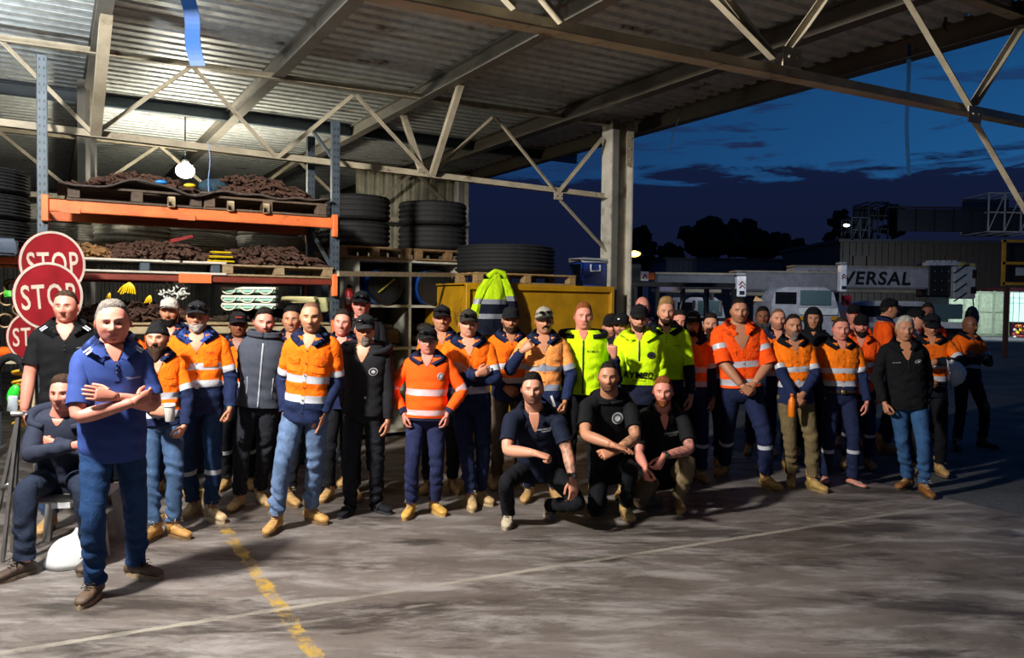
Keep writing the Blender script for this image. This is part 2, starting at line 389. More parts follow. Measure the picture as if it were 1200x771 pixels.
def limb(P4, zones, n, seg, S, wr=.006, seed=0, foldat=(), up=None, cap=True):
    """zones: list of (t_end, matindex) over arc length"""
    P4 = chaikin(P4, 2); ts = sorted(set(list(np.linspace(0, 1, n)) + [z for z, _ in zones if 0 < z < 1] + [max(0, z - .012) for z, _ in zones if z < .985]))
    ts = np.array(ts); Q = resamp(P4, ts); th = np.arange(seg) * 2 * PI / seg
    amp = np.full(len(ts), .45)
    for c, w in foldat: amp = amp + np.exp(-((ts - c) / w) ** 2)
    Tt, Th = np.meshgrid(ts, th, indexing='ij'); r = random.Random(seed); q = [r.random() * 6.28 for _ in range(8)]
    L = np.linalg.norm(np.diff(Q[:, :3], axis=0), axis=1).sum() / S
    k = L * 75
    f = np.sin(Tt * k + 1.5 * np.sin(Th + q[0]) + 1.3 * np.sin(2 * Th + Tt * 9 + q[1])) * (.5 + .5 * np.sin(Th + Tt * 11 + q[2]))
    f += .8 * np.sin(Tt * k * .45 + 2.4 * np.sin(Th + q[3]) + q[4]) * (.5 + .5 * np.sin(Th - Tt * 7 + q[5]))
    R = Q[:, 3:4] * np.ones((1, seg)) + wr * S * f * amp[:, None] * .6
    V, F = tubeVF(Q[:, :3], R, seg, cap, up)
    tm = (ts[:-1] + ts[1:]) / 2; zm = []
    for t in tm:
        m = zones[-1][1]
        for ze, mi in zones:
            if t < ze: m = mi; break
        zm.append(m)
    M = [m for m in zm for _ in range(seg)]
    if cap: M += [zones[0][1], zones[-1][1]]
    return V, F, M
def ik(a, b, l1, l2, pole):
    a = np.asarray(a, float); b = np.asarray(b, float); d = b - a; D = np.linalg.norm(d); Dm = min(D, (l1 + l2) * .995); dn = d / D
    x = (l1 * l1 - l2 * l2 + Dm * Dm) / (2 * Dm); h = math.sqrt(max(l1 * l1 - x * x, 0)); p = nrm(np.asarray(pole) - dn * np.dot(pole, dn))
    return a + dn * x + p * h, a + dn * Dm
# arm poses in a 1.8 m frame, side a = image left (x<0). (elbow or pole, wrist, hand dir, palm dir, curl)
POSES = {
 'side': dict(w=(-.225, -.06, .88), pole=(-.3, .95, 0), f=(.06, -.08, -1), p=(1, .2, 0), curl=.35),
 'pocket': dict(w=(-.150, -.040, .93), pole=(-.6, .8, 0), f=(.18, .05, -1), p=(1, .2, .2), curl=.15),
 'hips': dict(w=(-.19, -.07, .98), pole=(-1, .35, 0), f=(.1, -.25, -1), p=(.9, .5, 0), curl=.9),
 'clasp': dict(w=(-.075, -.235, .93), pole=(-1, .35, 0), f=(.75, -.1, -.65), p=(.2, .9, -.1), curl=.55),
 'behind': dict(w=(-.10, .19, .95), pole=(-.8, .8, 0), f=(.9, .1, -.4), p=(0, -1, 0), curl=.4),
 'crossA': dict(el=(-.235, -.13, 1.150), w=(.045, -.245, 1.225), f=(.85, .30, .28), p=(-.2, .95, 0), curl=.35),
 'crossB': dict(el=(-.235, -.13, 1.150), w=(.02, -.185, 1.245), f=(.9, -.10, .26), p=(.1, .95, -.1), curl=.22),
 'belt': dict(w=(-.15, -.16, 1.0), pole=(-1, .3, 0), f=(.6, -.3, -.8), p=(.3, .9, 0), curl=.9),
}
BOOT = dict(fabric='#a9824f', sole='#6f5a3e')
def shoe(root, name, ank, toe, S, col, sole, kind='boot', tilt=0.0, shaft=None):
    """ank: ankle joint (world). toe: horizontal unit dir. tilt: heel raise angle"""
    toe = nrm(toe); lat = nrm(np.cross(toe, (0, 0, 1))); up = A3(0, 0, 1)
    if tilt:
        c, s_ = math.cos(tilt), math.sin(tilt); toe2 = toe * c - up * s_; up = up * c + toe * s_; toe = toe2
    g = np.asarray(ank) - up * .085 * S
    def W(x, y, z): return g + S * (toe * x + lat * y + up * z)
    mb = MB(); seg = 16; th = np.arange(seg) * 2 * PI / seg
    hi = {'boot': 1.12, 'shoe': 1.0, 'slide': .9, 'thong': .6}[kind]
    secs = [(-.075, .022, .040), (-.068, .034, .060), (-.03, .038, .082), (.01, .038, .088), (.05, .040, .078), (.09, .045, .062), (.13, .048, .052), (.165, .046, .048), (.19, .036, .040), (.203, .018, .028)]
    V = []
    for x, hw, h in secs:
        h = h * hi; cz = .022 + h / 2 - .004
        sn = np.sin(th); V.append(np.stack([W(x, hw * .95 * np.sign(c) * abs(c) ** .8, cz + (h / 2) * (np.sign(q) * abs(q) ** .8)) for c, q in zip(np.cos(th), sn)]))
    F = grid_faces(len(secs), seg); F.append(tuple(range(seg))[::-1]); F.append(tuple((len(secs) - 1) * seg + j for j in range(seg)))
    m = mat('leather' if kind != 'slide' else 'fabric', col)
    if kind == 'thong':
        b = MB(); b.add(np.concatenate(V), F, 0, np.tile(np.array(root_skin[0]), (len(secs) * seg, 1))); o = mk('foot', b, SKIN, root)
    else:
        mb.add(np.concatenate(V), F)
        if kind == 'boot':
            P = [W(-.018, 0, .05), W(-.018, 0, .10), W(-.022, 0, .15), W(-.024, 0, .20)]
            if shaft is not None:
                d = nrm(shaft); P = [W(-.012, 0, .05), W(-.015, 0, .09), W(-.018, 0, .09) + d * .05 * S, W(-.018, 0, .09) + d * .09 * S]
            V2, F2 = tubeVF(np.array(P), np.array([.046, .046, .050, .054]) * S, 16); mb.add(V2, F2)
        o = mk(name, mb, m, root)
    # sole
    n = 20; out = []
    for i in range(n):
        a = 2 * PI * i / n; cx = math.cos(a); sy_ = math.sin(a)
        x = .065 + .143 * cx; hw = .046 if cx > 0 else .038
        out.append((x, hw * (abs(sy_) ** .75) * (1 if sy_ > 0 else -1) * (1 + .1 * math.sin(x * 20))))
    sb = MB(); Vs = [W(x, y, 0.0) for x, y in out] + [W(x, y, .016) for x, y in out] + [W(x * .99, y * .96, .026 if x > 0 or kind != 'boot' else .03) for x, y in out]
    sb.add(np.array(Vs), grid_faces(3, n) + [tuple(range(n))[::-1], tuple(2 * n + j for j in range(n))])
    mk('sole', sb, mat('rubber', sole), o, sharp=40)
    lb = MB()
    if kind == 'boot' or kind == 'shoe':
        rows = [(.105, .066), (.085, .074), (.065, .084), (.048, .092)] + ([(.035, .118), (.03, .142)] if kind == 'boot' else [])
        for k, (x, z) in enumerate(rows):
            z = z * (hi if k < 4 else 1) + .012; r = .024 if k < 4 else .030
            lb.tube([W(x - .012, -r, z - .010), W(x, -r * .4, z + .004), W(x, r * .4, z + .004), W(x - .012, r, z - .010)], .0032 * S, 5)
        x, z = rows[-1]
        for sg in (-1, 1): lb.tube([W(x + .005, 0, z + .012), W(x + .03, sg * .03, z + .02), W(x + .035, sg * .045, z - .01), W(x + .02, sg * .02, z)], .003 * S, 5)
        mk('laces', lb, mat('fabric', '#c9b48a' if kind == 'boot' else '#3a322c'), o)
    elif kind == 'thong':
        lb.tube([W(.15, 0, .045), W(.13, 0, .060), W(.09, -.03, .055), W(.04, -.045, .03)], .005 * S, 6); lb.tube([W(.13, 0, .060), W(.09, .03, .055), W(.04, .045, .03)], .005 * S, 6)
        mk('strap', lb, mat('rubber', '#9a9a9a'), o)
    else:
        lb.tube([W(.07, -.05, .03), W(.07, -.04, .07), W(.07, 0, .085), W(.07, .04, .07), W(.07, .05, .03)], .012 * S, 8); mk('strap', lb, mat('rubber', '#16161a'), o)
    return o
root_skin = [(.6, .4, .3)]
SK = dict(fair=srgb('#c98e74'), pink=srgb('#cf8876'), tan=srgb('#b47e60'), brown=srgb('#7e5039'), olive=srgb('#b88464'))
HC = dict(dark=srgb('#1d1512'), brown=srgb('#3a281c'), grey=srgb('#6d6660'), white=srgb('#a09a94'), ginger=srgb('#7d4522'), blond=srgb('#8a6a42'), black=srgb('#0e0c0c'))
NAVY = '#1a2546'; ORANGE = '#ff6f0e'
def person(label, px, top, Y=None, feet=None, body=None, head=None, w=1.0, belly=0.0, skin='fair', hair=('short', 'dark'), beard=None, stubble=0, cap=None,
           shirt=None, legs=None, shoes=None, arms=('side', 'side'), footdir=None, J=None, glasses=None, extra=(), group=None, seed=None, fw=1., headdir=None, hs=1.0, det=1):
    seed = seed if seed is not None else int(px * 7 + top) % 997
    r = random.Random(seed)
    shirt = dict(shirt or {}); T_ = None; legs = dict(legs or {}); shoes = shoes or {}
    nseg = 44 if det else 28
    # --- placement
    if J is None:
        if feet: g = [onz(fx, fy, 0) for fx, fy in feet]; ctr = (g[0] + g[1]) / 2; Y0 = ctr[1] if Y is None else Y
        else: Y0 = Y
        tp = at(px, top, Y0); S = (tp[2] - .012) / 1.8; base = A3(tp[0], Y0, 0)
        tocam = math.degrees(math.atan2(-base[0], base[1]))
        yaw = rad(tocam * .75 if body is None else body); R = rotm(yaw)
        W = lambda p: base + S * (R @ np.asarray(p, float)); D = lambda d: nrm(R @ np.asarray(d, float))
        if feet:
            an = []
            for k in (0, 1):
                fd = rad((footdir[k] if footdir else math.degrees(yaw) + (-12, 12)[k])); td = A3(math.sin(fd), -math.cos(fd), 0)
                gg = g[k].copy(); an.append((gg - td * .06 * S + A3(0, 0, .085 * S), td))
            c2 = (an[0][0] + an[1][0]) / 2
            pel = A3((c2[0] * .35 + base[0] * .65), c2[1] * .3 + base[1] * .7, 0)
        else:
            an = []
            for k in (0, 1):
                td = D((-.25 if k == 0 else .25, -1, 0)); an.append((W(((-.12, .12)[k], 0, .085)), td))
            pel = base.copy()
        spread = np.linalg.norm(an[0][0][:2] - an[1][0][:2]) / S
        leglen = .865; hz = .93 - max(0, (spread - .3)) * .12
        pel[2] = (hz + .02) * S
        neck = W((0, .01, 1.54)); neck[2] = 1.54 * S
        j = dict(pel=pel, neck=neck, hip=D((1, 0, 0)), sh=D((1, 0, 0)))
        shz = 1.447
        for k, sd in enumerate('ab'):
            sg = (-1, 1)[k]
            j['sh' + sd] = neck + S * (j['sh'] * sg * .163 * w + A3(0, 0, shz - 1.54)) + D((0, 1, 0)) * .005
            j['hp' + sd] = pel + S * (j['hip'] * sg * .088 * (w * .5 + .5) + A3(0, 0, -.02))
            a_, td = an[k]; j['an' + sd] = a_; j['td' + sd] = td
            j['kn' + sd] = ik(j['hp' + sd], a_, .44 * S, .425 * S, (nrm(td + D((0, -1, 0)))))[0]
            ps = arms[k]; ps = dict(POSES[ps]) if isinstance(ps, str) else dict(ps)
            mir = (1, -1)[k]; mx = lambda v: A3(v[0] * mir, v[1], v[2])
            W2 = lambda p: W(p) + A3(pel[0] - base[0], pel[1] - base[1], 0) * float(np.clip(1 - (p[2] - .95) / .59, 0, 1))
            if 'wp' in ps: wr = at(*ps['wp'])
            else: wr = W2(mx(ps['w']))
            f = D(mx(ps['f'])); p_ = D(mx(ps['p']))
            if 'el' in ps: el = W2(mx(ps['el']))
            elif 'ep' in ps: el = at(*ps['ep'])
            else: el, wr = ik(j['sh' + sd], wr, .295 * S, .262 * S, D(mx(ps.get('pole', (-.5, .9, 0)))))
            j['el' + sd] = el; j['wr' + sd] = wr; j['f' + sd] = f; j['p' + sd] = p_; j['curl' + sd] = ps.get('curl', .4)
        hc = W((0, -.034, 1.668)); hd = head if head is not None else (tocam * .9, 0, 0)
        if isinstance(hd, (int, float)): hd = (hd, 0, 0)
    else:
        j = J(); S = j['S']; base = j['base']; hc = j['hc']; hd = head or (math.degrees(math.atan2(-hc[0], hc[1])) * .9, 0, 0)
    root = thing('person', label, 'person', (j['pel'][0], j['pel'][1], 0), group)
    Hs = S ** .5 * hs
    skc = np.array(SK[skin]); hcol = np.array(HC[hair[1]]); bcol = np.array(HC[beard[1]] if beard else HC[hair[1]]); root_skin[0] = skc
    T = Torso(j['pel'], j['neck'], j['hip'], j['sh'], S, w, belly, j.get('bow', 0), seed % 17)
    # --- body
    bm = MB()
    r2 = random.Random(seed + 1); skc = skc * (.92 + .14 * r2.random()); hp = dict(jaw=.10 + .14 * r2.random(), nose=.85 + .35 * r2.random(), smile='smile' in extra, skin=skc, hairc=hcol, stubble=stubble, fw=fw, buzz=.85 if hair[0] == 'buzz' else 0)
    fw = fw * (.975 + .05 * r2.random()); hp['fw'] = fw; HP, Hc = headshape(hp); HR = rotm(rad(hd[0]), rad(hd[1]), rad(hd[2]))
    TW = lambda P: hc + (np.asarray(P) * Hs) @ HR.T
    bm.add(TW(HP), HF + [tuple(range(HNU))[::-1], tuple((HNV - 1) * HNU + i for i in range(HNU))], 0, Hc)
    def surf(x, z):
        m = HP[:, 1] < 0; Q = HP[m]; i = np.argmin((Q[:, 0] - x) ** 2 + (Q[:, 2] - z) ** 2); return Q[i]
    for sg in (-1, 1):
        e = MB(); e.ell((sg * .080 * fw, .012, -.004), (.008, .017, .031), 14, rotm(sg * .35, .18, sg * -.12)); Ve = np.concatenate(e.V); bm.add(TW(Ve), e.F, 0, skc * A3(1.02, .86, .84))
        c = surf(sg * .031, .003) + A3(0, .0055, 0); c[0] = sg * .031; c[2] = .003
        ey = MB(); ey.ell(c, (.0115,) * 3, 14, rotm(0, PI / 2)); V = TW(np.concatenate(ey.V)); k = MB(); k.add(V, ey.F, 0)
        ir = MB(); ir.ell(c + A3(0, -.0088, 0), (.0056, .0042, .0056), 10); k.add(TW(np.concatenate(ir.V)), ir.F, 1)
        mk('eye', k, [mat('plastic', '#c9c2b8', rough=.3), mat('plastic', '#1e1713', rough=.2)], root)
        th0 = np.concatenate([np.linspace(rad(12), rad(95), 6)]); lid = []
        for a in th0: lid.append([(c[0] + .0132 * math.cos(b) , c[1] - .0132 * math.sin(b) * math.cos(a), c[2] + .0132 * math.sin(b) * math.sin(a)) for b in np.linspace(.15, PI - .15, 9)])
        V = np.array(lid).reshape(-1, 3); bm.add(TW(V), grid_faces(6, 9, False), 0, skc * .9)
        th0 = np.linspace(rad(-24), rad(-90), 5); lid = []
        for a in th0: lid.append([(c[0] + .0130 * math.cos(b), c[1] - .0130 * math.sin(b) * math.cos(a), c[2] + .0130 * math.sin(b) * math.sin(a)) for b in np.linspace(.15, PI - .15, 9)])
        V = np.array(lid).reshape(-1, 3); bm.add(TW(V), grid_faces(5, 9, False), 0, skc * .95)
    T.wrv = shirt.get('wr', .010)
    # neck
    nb = j['neck'] - (j['neck'] - j['pel']) * .10; ht = TW([(0, .022, -.05)])[0]
    V, F = tubeVF(np.array([nb, j['neck'], (j['neck'] + ht) / 2, ht]), np.array([.090, .073, .066, .063]) * S * (.55 + .45 * w), 18); bm.add(V, F, 0, skc * .97)
    V, F = T.loft(np.linspace(.92, 1.52, 12), -.022, 0, 20); bm.add(V, F, 0, skc)
    nk = shirt.get('neck', 1.42)      # bottom of the open neckline
    if nk:
        nw = shirt.get('nw', .38)
        V, F = T.patch(nk, 1.548, -1, 1, .008 + shirt.get('loose', 0), .003, 14, 10, lambda u, v, a, z: ((u * 2 - 1) * (nw * v ** .8 + .01) * (1 + .4 * v * v), z), .012); bm.add(V, F, 0, skc * A3(1, .93, .9))
    tat = shirt.get('tattoo', '')
    for k, sd in enumerate('ab'):
        P = sleeve_pts(T, k, j['sh' + sd], j['el' + sd], j['wr' + sd], S, np.array([.052, .050, .047, .040, .043, .034, .0245]) * S * (.5 + .5 * w) * (1.05 if shirt.get('short') else 1))
        V, F, M = limb(P, [(1.0, 0)], 26, 16, S, 0)
        cc = np.tile(skc, (len(V), 1))
        if sd in tat:
            q = hnoise(V, 60, seed) + .6 * hnoise(V, 130, seed + 3); m = (q > .05)[:, None]; cc = np.where(m, cc * A3(.42, .5, .55), cc)
        bm.add(V, F, 0, cc)
        h = handVF(j['wr' + sd] + nrm(j['f' + sd]) * .02 * S, j['f' + sd], j['p' + sd], k == 0, S, j['curl' + sd]); V = np.concatenate(h.V); bm.add(V, h.F, 0, skc * A3(1, .93, .9))
        P = np.array([list(j['hp' + sd]) + [.075 * S], list(j['kn' + sd]) + [.05 * S], list(j['an' + sd]) + [.036 * S]]); V, F, M = limb(P, [(1, 0)], 12, 10, S, 0); bm.add(V, F, 0, skc)
    mk('body', bm, SKIN, root)
    # --- hair, beard, hat
    hm = mat('hair', '#%02x%02x%02x' % tuple(int(255 * (x * 12.92 if x < .0031 else 1.055 * x ** (1 / 2.4) - .055)) for x in hcol))
    bmm = mat('hair', '#%02x%02x%02x' % tuple(int(255 * (x * 12.92 if x < .0031 else 1.055 * x ** (1 / 2.4) - .055)) for x in bcol))
    if hair[0] not in ('bald', 'buzz'):
        rec = {'short': .0, 'receding': .022, 'curly': .0, 'long': 0, 'crop': .0}[hair[0]]; mask = hairmask(HP, rec); th = {'short': .009, 'receding': .008, 'curly': .010, 'long': .014, 'crop': .005}[hair[0]]
        topw = sst(.06, .11, HP[:, 2])
        mask = mask + .006 * hnoise(HP, 130, seed); t = th * sst(-.004, .022, mask) + (th * .9 if hair[0] != 'curly' else .026) * topw * sst(0, .02, mask) - .002 + (.002 + .004 * topw) * hnoise(HP, 190 if hair[0] != 'curly' else 120, seed) * sst(0, .01, mask)
        if hair[0] == 'short': t = t + .009 * topw * sst(.0, .02, mask) * sst(.03, -.06, HP[:, 1])
        V = grow(HP, t); Fk = submesh(V, mask > -.004)
        if hair[0] == 'long':
            V[:, 2] = V[:, 2]
        b = MB(); b.add(TW(V), Fk + ([tuple((HNV - 1) * HNU + i for i in range(HNU))])); mk('hair', b, hm, root)
        if hair[0] == 'long':
            b = MB()
            for k in range(26):
                a = PI * (.28 + 1.44 * k / 25); x0, y0 = math.sin(a) * .082, -math.cos(a) * .09 + .005
                b.tube(TW([(x0 * .9, y0 * .9, .05), (x0 * 1.05, y0 * 1.05, -.03), (x0 * 1.1, y0 + .01, -.12), (x0 * .95, y0 + .01, -.2 - .02 * r.random())]), .012, 6)
            mk('hair', b, hm, root)
    if beard:
        kind, _, ln = beard; x, y, z = HP.T; ax = np.abs(x)
        side = sst(.075, .045, ax)
        lim = np.interp(ax, [0, .02, .035, .055, .072, .08], [-.045, -.050, -.064, -.055, -.02, .005])
        m = np.minimum(lim - z, .012 - y + .01)
        lips = np.exp(-(x / .024) ** 4 - ((z + .0675) / .0085) ** 2)
        m = np.where(lips > .45, -.01, m)
        if kind == 'goatee': m = np.where((ax > .034) | (z > -.047), -.01, m)
        if kind == 'moustache': m = np.where((ax > .032) | (z < -.062) | (z > -.046), -.01, m)
        t = (.004 + ln * .22) * sst(-.001, .012, m) * sst(.0, -.05, y) - .002 + .003 * hnoise(HP, 260, seed) * sst(0, .01, m)
        if kind == 'moustache': t = np.where(m > -.001, .007, -.003)
        V = grow(HP, t)
        dn = sst(-.06, -.115, z) * sst(.01, -.06, y) * (m > 0); V[:, 2] -= dn * ln * 1.6 * (1 - .45 * (ax / .05)); V[:, 1] -= dn * ln * .25; V[:, 0] *= 1 - .25 * dn * min(1, ln * 12)
        b = MB(); b.add(TW(V), submesh(V, m > 0)); mk('beard' if kind != 'moustache' else 'moustache', b, bmm, root)
    if cap:
        ck = cap[0]; cm = mat('fabric', cap[1])
        if ck == 'cap':
            tl = .20 if len(cap) < 4 else cap[3]   # tilt
            Q = HP.copy(); line = Q[:, 2] - (.044 - .26 * (Q[:, 1] + .09) * .5)
            t = .010 * sst(-.004, .004, line) + .006 * sst(.05, .09, Q[:, 2]) + .014 * sst(.045, .085, Q[:, 2]) * sst(.11, .08, Q[:, 2]) * sst(.02, -.06, Q[:, 1]) - .001 
            V = grow(Q, t); Fk = submesh(V, line > 0)
            b = MB(); b.add(TW(V), Fk + [tuple((HNV - 1) * HNU + i for i in range(HNU))]); co = mk('cap', b, cm, root)
            n = 15; P_ = []
            for i in range(n):
                a = rad(-68 + 136 * i / (n - 1)); x0, y0 = .086 * math.sin(a) * fw, -.104 * math.cos(a)
                for q in range(5):
                    e = q / 4; ext = .072 * e * max(0, math.cos(a * 1.15)) ** .6
                    P_.append((x0 * (1 - .02 * e), y0 - ext, .053 - .022 * (x0 / .08) ** 2 - .016 * e - tl * .05 * e))
            top_ = np.array(P_); bot = top_ - A3(0, 0, .004); N = len(top_); F = grid_faces(n, 5, False)
            bd = [i * 5 for i in range(n)] + [(n - 1) * 5 + q for q in range(1, 5)] + [i * 5 + 4 for i in range(n - 2, -1, -1)] + [3, 2, 1]
            Fs = [(bd[i], bd[(i + 1) % len(bd)], bd[(i + 1) % len(bd)] + N, bd[i] + N) for i in range(len(bd))]
            b = MB(); b.add(TW(np.concatenate([top_, bot])), F + [tuple(i + N for i in f)[::-1] for f in F] + Fs); mk('brim', b, mat('fabric', cap[2]), co)
            b = MB(); b.ell(TW([(0, .0, .138)])[0], (.008, .008, .005)); mk('button', b, cm, co)
            if 'redlogo' in extra or 'caplogo' in extra or 'captext' in extra:
                b = MB(); lp = TW([(0, -.108, .083)])[0]
                if 'redlogo' in extra: V, F = textVF('~~', .04); V = V * .06
                elif 'captext' in extra: V, F = textVF('UNIVERSAL', .02); V = V * .085; V = V * A3(1, 1.6, 1)
                else: V = np.array([(.013 * math.cos(a), .008 * math.sin(a), 0) for a in np.linspace(0, 2 * PI, 14, endpoint=False)]); F = [tuple(range(14))]
                V3 = np.stack([V[:, 0], -.117 + .35 * V[:, 0] ** 2 * 10, .074 + V[:, 1]], 1)
                b.add(TW(V3), F); mk('logo', b, mat('fabric', '#c03020' if 'redlogo' in extra else '#d0d0d0'), co)
            if 'shades' in extra:
                b = MB()
                for sg in (-1, 1):
                    b.ell(TW([(sg * .031, -.113, .078)])[0], (.026 * Hs, .010 * Hs, .013 * Hs), 12, HR)
                    b.tube(TW([(sg * .055, -.10, .078), (sg * .085, -.05, .070), (sg * .090, .02, .062)]), .003, 6)
                b.tube(TW([(-.015, -.121, .080), (0, -.123, .082), (.015, -.121, .080)]), .003, 6); mk('sunglasses', b, mat('plastic', '#0b0b0d', rough=.12), root)
        elif ck == 'beanie':
            line = HP[:, 2] - (.042 - .25 * (HP[:, 1] + .09)); t = .009 * sst(-.004, .002, line) + .006 * sst(.03, .0, line) * (line > 0) + .014 * sst(.08, .12, HP[:, 2]) - .001 + .0015 * np.sin(HAZ * 40)
            V = grow(HP, t); b = MB(); b.add(TW(V), submesh(V, line > 0) + [tuple((HNV - 1) * HNU + i for i in range(HNU))]); mk('beanie', b, cm, root)
        elif ck == 'hood':
            line = np.maximum(HP[:, 2] - .07, HP[:, 1] + .045); t = .028 * sst(-.03, .01, line) + .004
            V = grow(HP, t); V[:, 2] += .0; b = MB(); b.add(TW(V), submesh(V, (line > -.012))); mk('hood', b, cm, root)
    if glasses:
        b = MB()
        for sg in (-1, 1):
            c = A3(sg * .033, -.106, .002); a = np.linspace(0, 2 * PI, 15); b.tube(TW([c + A3(.023 * math.cos(q), 0, .016 * math.sin(q)) for q in a]), .0018, 5)
            b.tube(TW([(sg * .056, -.104, .006), (sg * .078 * fw, -.06, .008), (sg * .081 * fw, .005, .006)]), .0018, 5)
        b.tube(TW([(-.011, -.108, .006), (0, -.110, .008), (.011, -.108, .006)]), .0018, 5); mk('glasses', b, mat('plastic', glasses), root)
    # --- shirt
    kind = shirt.get('kind', 'work'); c1 = shirt.get('c', ORANGE); c2 = shirt.get('c2', NAVY); tp_ = shirt.get('tape', '#b9bcc4')
    fab = 'fabric' if kind in ('work', 'hivis', 'polo2') else 'smoothcloth'
    mats = [mat(fab, c1), mat('tape', tp_), mat(fab, c2), mat(fab, shirt.get('c3', c2 if kind in ('work', 'hivis', 'jacket', 'jumper') and 'c2' in shirt or kind == 'work' else c1)), mat(fab, shirt.get('yoke', c1))]
    hem = shirt.get('hem', .87); wrv = shirt.get('wr', .010); T.wrv = wrv
    off = .008 + shirt.get('loose', 0)
    if kind == 'work': tz = shirt.get('tz', (1.075, 1.215)); zt = [(hem, 2), (tz[0] - .028, 2), (tz[0] + .028, 1), (tz[1] - .028, 0), (tz[1] + .028, 1), (9, 0)]
    elif kind == 'hivis': zt = [(shirt.get('cut', 1.08), 2), (9, 0)]
    else: zt = [(9, 0)]
    if shirt.get('zones'): zt = shirt['zones']
    ed = [z for z, _ in zt if hem < z < 1.5]
    zs = np.array(sorted(set(list(np.linspace(hem, 1.522 if shirt.get('collar', 'shirt') in ('shirt', 'polo') else 1.545, 40 if det else 24)) + ed + [e_ - .004 for e_ in ed])))
    V, F = T.loft(zs, off, wrv, nseg)
    V = V.reshape(len(zs), nseg, 3)
    if nk:
        vv = np.clip((zs - nk) / (1.548 - nk), 0, 1)[:, None]; aa = np.arange(nseg) * 2 * PI / nseg; aa = np.minimum(aa, 2 * PI - aa)[None, :]
        half = shirt.get('nw', .38) * vv ** .8 * (1 + .4 * vv ** 2)
        In = T.pt(np.repeat(zs, nseg), np.tile(np.arange(nseg) * 2 * PI / nseg, len(zs)), off - .035, 0).reshape(V.shape)
        V = np.where(((aa < half * .82) & (vv > .25))[:, :, None], In, V)
    M = []
    for zm in (zs[:-1] + zs[1:]) / 2:
        mi = zt[-1][1]
        for ze, q in zt:
            if zm < ze: mi = q; break
        M += [mi] * nseg
    M += [M[0], M[-1]]
    sm = MB(); sm.add(V.reshape(-1, 3), F, M)
    short = shirt.get('short')
    for k, sd in enumerate('ab'):
        rs = np.array([.066, .062, .060, .055, .052, .047, .040]) * S * (.45 + .55 * w) * shirt.get('sr', 1.0)
        P = sleeve_pts(T, k, j['sh' + sd], j['el' + sd], j['wr' + sd], S, rs)
        # arc fractions: inner->sh ~ .13, elbow ~ .6
        if short:
            P = P[:4].copy(); P[3, :3] = j['sh' + sd] + (j['el' + sd] - j['sh' + sd]) * short; P[2, :3] = j['sh' + sd] + (j['el' + sd] - j['sh' + sd]) * short * .5; P[3, 3] = P[3, 3] * 1.10
            zn = [(.93, 0), (1, 3)] if kind != 'work' else [(.60, 0), (.78, 1), (1, 0)]
            if shirt.get('szones'): zn = shirt['szones']
            V, F, M = limb(P, zn, 18, 24, S, wrv * .7, seed + k, ((.5, .3),))
        else:
            zn = shirt.get('szones') or {'work': [(.42, 0), (.50, 1), (1, 2)], 'hivis': [(.48, 0), (1, 2)]}.get(kind, [(.95, 0), (1, 3)])
            V, F, M = limb(P, zn, 46 if det else 28, 24 if det else 16, S, wrv, seed + k, ((.58, .1), (.93, .05)))
        sm.add(V, F, M)
    so = mk('shirt' if kind in ('work', 'polo', 'tee') else 'jacket' if kind == 'jacket' else 'jumper' if kind in ('jumper', 'hivis') else 'shirt', sm, mats, root, sharp=60)
    ct = shirt.get('collar', 'shirt')
    if ct in ('shirt', 'polo'):
        cb = MB(); n = 31; rows = []
        for i in range(n):
            q = i / (n - 1) * 2 - 1; a = q * rad(168); a0 = PI - 0 if False else None
            az = PI + q * rad(172 - 0)          # from front-left round the back to front-right
            fr = abs(q) ** 3
            zt_ = 1.565 - .075 * fr - .0 ; zo = 1.515 - .115 * fr ** 1.6
            p0 = T.pt(1.56 - .095 * fr, az, off + .003)[0]
            nc = T.pt(1.58, az, .014)[0] + nrm(j['neck'] - j['pel']) * (.018 - .075 * fr) * S
            spreadf = .20 * fr; azo = az + (spreadf if q < 0 else -spreadf)
            po = T.pt(1.548 - .105 * fr, azo, off + .011)[0]; pi_ = T.pt(1.548 - .100 * fr, azo, off + .003)[0]
            rows.append([p0, nc, po, pi_])
        Vc = np.array(rows).reshape(-1, 3); F = grid_faces(n, 4); F += [(0, 1, 2, 3), tuple((n - 1) * 4 + q for q in range(4))]
        cb.add(Vc, F); mk('collar', cb, mat(fab, shirt.get('cc', c2 if kind in ('work', 'hivis') else c1)), so)
        if shirt.get('tip'):
            for sg in (-1, 1):
                for dq in (0, .055):
                    b = MB(); rr = []
                    for q in (.80 - dq, .828 - dq):
                        i0 = (sg * q + 1) / 2 * (n - 1); i1 = int(i0); R_ = (np.array(rows[i1]) * (1 - i0 + i1) + np.array(rows[min(i1 + 1, n - 1)]) * (i0 - i1)); rr += [R_[1] * .45 + R_[2] * .55 + nrm(R_[2] - R_[3]) * .004, R_[2] + nrm(R_[2] - R_[3]) * .004]
                    b.add(np.array(rr), [(0, 1, 3, 2)]); mk('collar_stripe', b, mat('fabric', '#c8ccd8'), so)
    elif ct == 'band':
        a = np.linspace(0, 2 * PI, 25); cb = MB(); cb.tube(np.array([T.pt(1.53, q, .014)[0] for q in a]), .012 * S, 8); mk('collar', cb, mat(fab, shirt.get('cc', c1)), so)
    elif ct == 'high':
        cb = MB(); zs_ = np.linspace(1.47, 1.60, 7); V, F = T.loft(zs_[:5], .022, .002, 28, False); cb.add(V, F)
        for zz, oo in ((1.545, .030), (1.565, .026)):
            a = np.linspace(0, 2 * PI, 29); cb.tube(np.array([T.pt(1.55, q, oo)[0] + nrm(j['neck'] - j['pel']) * (zz - 1.545 + .01) * S for q in a]), .019 * S, 8)
        mk('collar', cb, mat(fab, shirt.get('cc', c1)), so)
    elif ct == 'hood':
        cb = MB(); a = np.linspace(rad(25), rad(335), 33)
